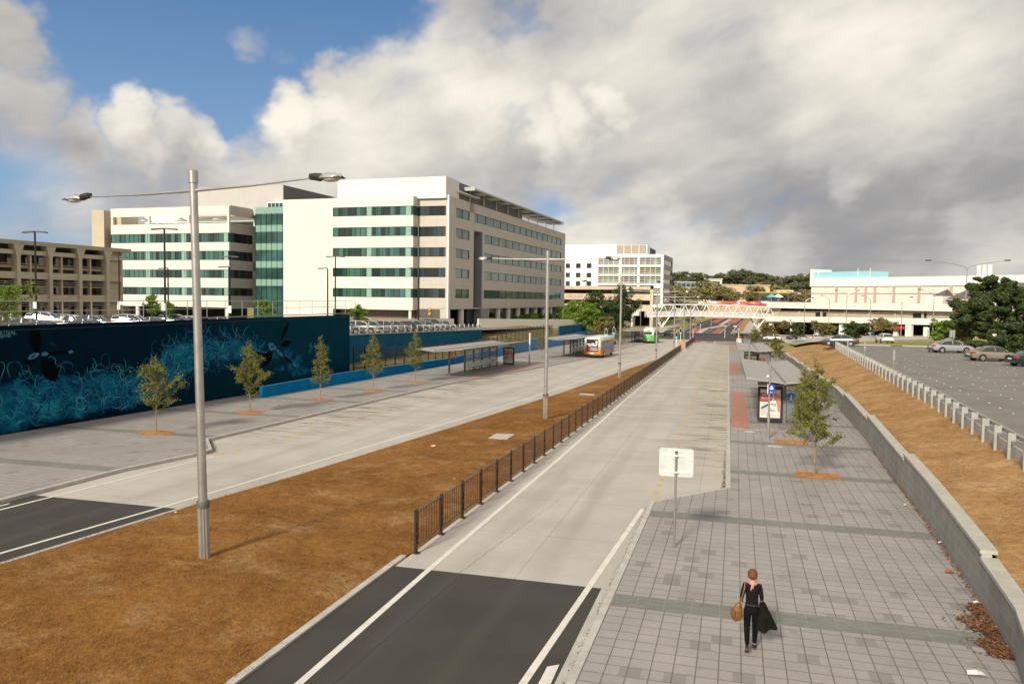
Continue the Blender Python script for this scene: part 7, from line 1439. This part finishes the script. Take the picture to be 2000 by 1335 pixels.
# ================================================================ people
SKIN = mat('skin', (.52, .30, .21), .6, var=.05); BLK = mat('black_cloth', (.010, .009, .010), .9, var=.3, scale=8, spec=.15); BLKT = mat('black_trousers', (.006, .006, .007), .85, var=.2, scale=8, spec=.1)
def skin(name, J, E, m, parent, sub=2, root=0):
    # J: joints (x, y, z, r[, r2]); E: bones. A skin grown over the bones gives one tapering surface
    me = bpy.data.meshes.new(name); off = OFF.get(parent, Vector((0, 0, 0))) if parent else Vector((0, 0, 0))
    me.from_pydata([Vector(j[:3]) for j in J], E, []); o = bpy.data.objects.new(name, me); COL.objects.link(o)
    md = o.modifiers.new('skin', 'SKIN'); md.use_smooth_shade = True
    if not me.skin_vertices: 
        with bpy.context.temp_override(object=o): pass
    for i, j in enumerate(J): sv = me.skin_vertices[0].data[i]; sv.radius = (j[3], j[4] if len(j) > 4 else j[3]); sv.use_root = (i == root)
    s = o.modifiers.new('sub', 'SUBSURF'); s.levels = sub; s.render_levels = sub
    dg = bpy.context.evaluated_depsgraph_get(); dg.update(); m2 = bpy.data.meshes.new_from_object(o.evaluated_get(dg)); bpy.data.objects.remove(o)
    m2.polygons.foreach_set('use_smooth', [True]*len(m2.polygons)); m2.materials.clear()
    if isinstance(m, (list, tuple)):
        for q in m: m2.materials.append(q)
        for f in m2.polygons:
            c = f.center; f.material_index = (2 if c.z < .93 else 1) if (.13 < c.z < 1.335 and abs(c.x) < .165) else 0
        return link_mesh(name, m2, None, parent)
    return link_mesh(name, m2, m, parent)
def hand(J, E, w, px, py, pz, d, s, curl=.5):
    # palm and five fingers hanging from the wrist joint w, pointing along d
    base_ = len(J); D_ = Vector(d).normalized(); side = Vector((0, 1, 0)); P = Vector((px, py, pz))
    J.append((*(P+D_*.045), .024, .016)); E.append((w, base_)); 
    for k in range(4):
        o = P+D_*.085+side*(-.027+.018*k); ln = (.062, .072, .068, .052)[k]; a = len(J)
        J.append((*o, .0095)); J.append((*(o+D_*ln*.5+Vector((-s*.012*curl, 0, 0))), .0085)); J.append((*(o+D_*ln*.85+Vector((-s*.035*curl, 0, .004))), .007)); E += [(base_, a), (a, a+1), (a+1, a+2)]
    a = len(J); J.append((*(P+D_*.04+side*.035), .011)); J.append((*(P+D_*.075+side*.052+Vector((-s*.01, 0, 0))), .009)); E += [(base_, a), (a, a+1)]
def walker(label, loc, skinm=SKIN, top=BLK, legs=BLKT, hairc=(.15, .05, .014), stride=1., name_slim=False, rz=0., S=1.0):
    t = thing('person', label, 'person')
    hipz = .86; st = stride
    LA = (-.085, -.30*st, .19 if st > .5 else .08); RA = (.085, .10*st, .08)
    J = [(0, 0, .90, .135, .10), (0, -.005, 1.03, .115, .085), (0, .0, 1.20, .135, .095), (0, .01, 1.32, .10, .07), (0, .02, 1.385, .048), (0, .035, 1.44, .046), (0, .045, 1.50, .074, .082), (0, .045, 1.565, .066, .074),
         (-.085, 0, .82, .094), (-.088, .03*st, .47, .058), (LA[0], LA[1]*.5+.01, .32, .05), (*LA, .034), (LA[0]-.005, LA[1]+.11, .05 if st > .5 else .035, .030),
         (.085, 0, .82, .094), (.088, .07*st, .47, .058), (.086, .06*st, .30, .05), (*RA, .034), (RA[0]+.01, RA[1]+.14, .035, .028),
         (-.155, .0, 1.325, .050), (-.215, -.03, 1.08, .036), (-.20, .10, .95, .024), (.155, .0, 1.325, .050), (.205, -.04, 1.08, .036), (.20, .09, .96, .024)]
    E = [(0, 1), (1, 2), (2, 3), (3, 4), (4, 5), (5, 6), (6, 7), (0, 8), (8, 9), (9, 10), (10, 11), (11, 12), (0, 13), (13, 14), (14, 15), (15, 16), (16, 17), (3, 18), (18, 19), (19, 20), (3, 21), (21, 22), (22, 23)]
    hand(J, E, 20, -.20, .10, .95, (.1, .75, -.4), -1); hand(J, E, 23, .20, .09, .96, (-.1, .8, -.35), 1)
    skin('body', J, E, [skinm, top, legs], t, 2)
    g = .016
    T = [(0, 0, .86, .135+g*1.3, .105+g*1.3), (0, -.005, 1.03, .115+g, .085+g), (0, 0, 1.20, .138+g, .10+g), (0, .01, 1.315, .105+g, .075+g), (-.155, 0, 1.325, .056+g*.6), (-.215, -.03, 1.09, .046), (.155, 0, 1.325, .056+g*.6), (.205, -.04, 1.09, .046), (-.213, .0, 1.045, .042), (.203, .0, 1.045, .040)]
    skin('top', T, [(0, 1), (1, 2), (2, 3), (3, 4), (4, 5), (3, 6), (6, 7), (5, 8), (7, 9)], top, t, 2)
    Q = [(0, 0, .95, .118+g, .09+g), (0, 0, .90, .135+g, .105+g), (-.085, 0, .80, .108), (-.088, .03*st, .47, .070), (LA[0], LA[1]*.5+.01, .32, .064), (LA[0], LA[1]-.0, LA[2]+.03, .046), (.085, 0, .80, .108), (.088, .07*st, .47, .070), (.086, .06*st, .30, .064), (RA[0], RA[1], .10, .046)]
    skin('trousers', Q, [(0, 1), (1, 2), (2, 3), (3, 4), (4, 5), (1, 6), (6, 7), (7, 8), (8, 9)], legs, t, 2)
    shoe = mat('boot_dark', (.02, .016, .014), .6); sole = mat('boot_sole', (.12, .075, .045), .7)
    for (x, y, z), a in ((LA, 1), (RA, 0)):
        if a and st > .5: sk = [(x, y+.005, z+.03, .045), (x, y-.02, z-.02, .04, .05), (x-.002, y+.06, z-.075, .042, .045), (x-.004, y+.14, .045, .036, .035)]
        else: sk = [(x, y, z+.05, .045), (x, y-.01, z-.03, .042), (x+.005, y+.07, .045, .040, .036), (x+.01, y+.17, .036, .034, .028)]
        so_ = skin('shoe', sk, [(0, 1), (1, 2), (2, 3)], shoe, t, 2)
        b = MB()
        if a and st > .5: b.hexa([(x-.034, y-.075, z-.035), (x+.034, y-.075, z-.035), (x+.042, y+.13, .008), (x-.042, y+.13, .008), (x-.036, y-.045, z-.055+.04), (x+.036, y-.045, z-.055+.04), (x+.042, y+.15, .03), (x-.042, y+.15, .03)])
        else: b.box(x-.036, x+.045, y-.06, y+.20, .0, .02)
        b.build('sole', sole, so_)
    hm = mat('hair_%d' % int(hairc[0]*1000), hairc, .55, var=.45, scale=22, stretch=(1, 1, .25), spec=.3)
    rng = random.Random(3); b = MB(); b.ball((0, .028, 1.548), .102, 26, 20, (1.02, 1.05, 1.06)); b.v = [(x*(1+.05*math.sin(17*math.atan2(y, x)+z*25)), y*(1+.05*math.sin(13*math.atan2(y, x))), z) for x, y, z in b.v]
    b.v = [(x*(1+.05*math.sin(z*60+x*30)*(z < 1.53)), y-.012*(z < 1.54), z+(.0 if z > 1.5 else .006*math.sin(x*90))) if not (y > .075 and z < 1.58) else (x*.8, y-.045, z) for x, y, z in b.v]
    hr = b.build('hair', hm, t, smooth=True)
    b = MB()
    for i in range(160):
        a = rng.uniform(math.pi*.95, math.pi*2.05); x0 = .088*math.cos(a); y0 = .03+.098*math.sin(a); z0 = 1.53+rng.uniform(-.01, .07); l = rng.uniform(.05, .10); b.bar((x0*1.0, y0, z0+.02), (x0*1.06, y0-.004, z0+.02-l*.6), .012, .008)
    b.build('hair_strands', hm, hr)
    b = MB(); b.ball((-.028, .123, 1.525), .012, 8, 6); b.ball((.028, .123, 1.525), .012, 8, 6); b.build('eyes', WHITE, t); b = MB(); b.bar((0, .118, 1.525), (0, .142, 1.492), .02, .016); b.build('nose', skinm, t, smooth=True); b = MB(); b.box(-.022, .022, .112, .121, 1.458, 1.468); b.build('mouth', mat('lips', (.42, .13, .11), .5), t)
    for s in (-1, 1): b = MB(); b.ball((s*.076, .04, 1.508), .026, 8, 6, (.35, .7, 1.1)); b.build('ear', skinm, t, smooth=True)
    t.location = loc; t.rotation_euler = (0, 0, rz); t.scale = (S*(.92 if name_slim else 1), S, S); return t
pw = G(1466, 1274, .125); WX, WY, WZ = pw.x, pw.y+.12, zr(pw.y)+.127
woman = walker('woman with short auburn hair in black walking away over the paving, brown bag on shoulder', (WX, WY, WZ), S=.965, name_slim=True)
PK = mat('scarf_pink', (.56, .22, .18), .8, var=.15, scale=20)
b = MB(); b.tube([(.088*math.cos(a), .012+.075*math.sin(a), 1.375+.012*math.sin(a*2)) for a in [6.283*i/16 for i in range(17)]], [.019+.004*math.sin(i*2.1) for i in range(17)], 8, False); sc_ = b.build('scarf', PK, woman, smooth=True)
b = MB(); b.tube([(0, -.075, 1.385), (-.008, -.105, 1.36), (-.02, -.118, 1.31), (-.035, -.120, 1.26)], [.02, .022, .02, .008], 6); b.tube([(0, -.078, 1.385), (.015, -.108, 1.35), (.012, -.118, 1.30)], [.018, .018, .008], 6); b.build('scarf_tail', PK, sc_, smooth=True)
b = MB()
ring = [(.150*math.cos(a), .118*math.sin(a)) for a in [6.283*i/24 for i in range(25)]]
for (x, y), (x2, y2) in zip(ring, ring[1:]): b.quad((x, y, .945), (x2, y2, .945), (x2, y2, .965), (x, y, .965))
b.build('belt_line', mat('shirt_hem', (.05, .045, .045), .7), woman)
woman_f = .965
def near(x, y, z): return (WX+x*woman_f, WY+y*woman_f, WZ+z*woman_f)
# shoulder bag hanging on her left side, and the coat over her right forearm
BG = mat('tan_leather', (.18, .078, .02), .45, var=.35, scale=18, spec=.4)
o0 = near(-.28, -.04, .80); bag = thing('shoulder_bag', 'tan brown slouchy leather bag hanging from the woman\'s left shoulder', 'bag', o0)
J = [(*near(-.235, -.03, .98), .03, .04), (*near(-.26, -.03, .88), .055, .08), (*near(-.295, -.04, .76), .085, .125), (*near(-.28, -.04, .66), .07, .125), (*near(-.23, -.03, .60), .05, .1)]
oo = OFF[bag]; skin('bag_body', [(j[0]-oo.x, j[1]-oo.y, j[2]-oo.z, *j[3:]) for j in J], [(0, 1), (1, 2), (2, 3), (3, 4)], BG, bag, 2)
b = MB(); b.tube([near(-.24, -.08, .96), near(-.20, -.135, 1.10), near(-.155, -.125, 1.28), near(-.14, -.04, 1.395), near(-.145, .06, 1.36), near(-.19, .10, 1.2), near(-.235, .03, .97)], .013, 6); b.build('strap', BG, bag, smooth=True)
b = MB(); b.tube([near(-.40, -.03, .86), near(-.41, -.03, .74), near(-.37, -.03, .66)], .007, 5); b.tube([near(-.33, -.17, .86), near(-.33, -.18, .72)], .006, 5); b.build('stitching', mat('leather_dark', (.16, .06, .015), .5), bag)
o0 = near(.26, 0, .8); coat = thing('coat', 'dark olive black coat draped over the woman\'s right forearm', 'coat', o0); b = MB(); rows_ = []
for i in range(9):
    f = i/8; zt = .99-.55*f; row = []
    for j in range(11):
        u = j/10; x = .155+(.10+.30*f)*u-.06*f; y = -.05-.05*f+.03*math.sin(u*9+f*2)*(.4+f); z = zt-(.0 if u < .5 else (u-.5)*-.22*f)+.015*math.sin(u*12)
        row.append(near(x, y, z))
    rows_.append(row)
for r in rows_: b.v += r
for i in range(8):
    for j in range(10): a = i*11+j; b.f.append((a, a+1, a+12, a+11)); b.mi.append(0)
k = len(b.v); b.v += [(x, y+.14+.0*z, z) for x, y, z in b.v[:99]]
for i in range(8):
    for j in range(10): a = k+i*11+j; b.f.append((a, a+11, a+12, a+1)); b.mi.append(0)
for j in range(10): b.f.append((j, k+j, k+j+1, j+1)); b.f.append((88+j, 89+j, k+89+j, k+88+j)); b.mi += [0, 0]
for i in range(8): b.f.append((i*11, i*11+11, k+i*11+11, k+i*11)); b.f.append((i*11+10, k+i*11+10, k+i*11+21, i*11+21)); b.mi += [0, 0]
b.build('cloth', mat('coat_dark', (.009, .010, .006), .9, var=.3, scale=6, spec=.1), coat, smooth=True)
q = D(1815, 687, 95); walker('distant person in a green top standing beside the silver sedan', (q.x, q.y, cpz(q.y)), top=mat('top_green', (.16, .24, .16), .9), hairc=(.012, .008, .006), stride=.3, rz=R(50), S=1.05)
q = D(1813, 656, 218); 
q = D(1313, 657, 222); walker('tiny pedestrian crossing in front of the black car at the intersection', (q.x, q.y, zr(q.y)), top=mat('top_grey', (.2, .19, .2), .9), hairc=(.012, .008, .006), stride=1, rz=R(-80))
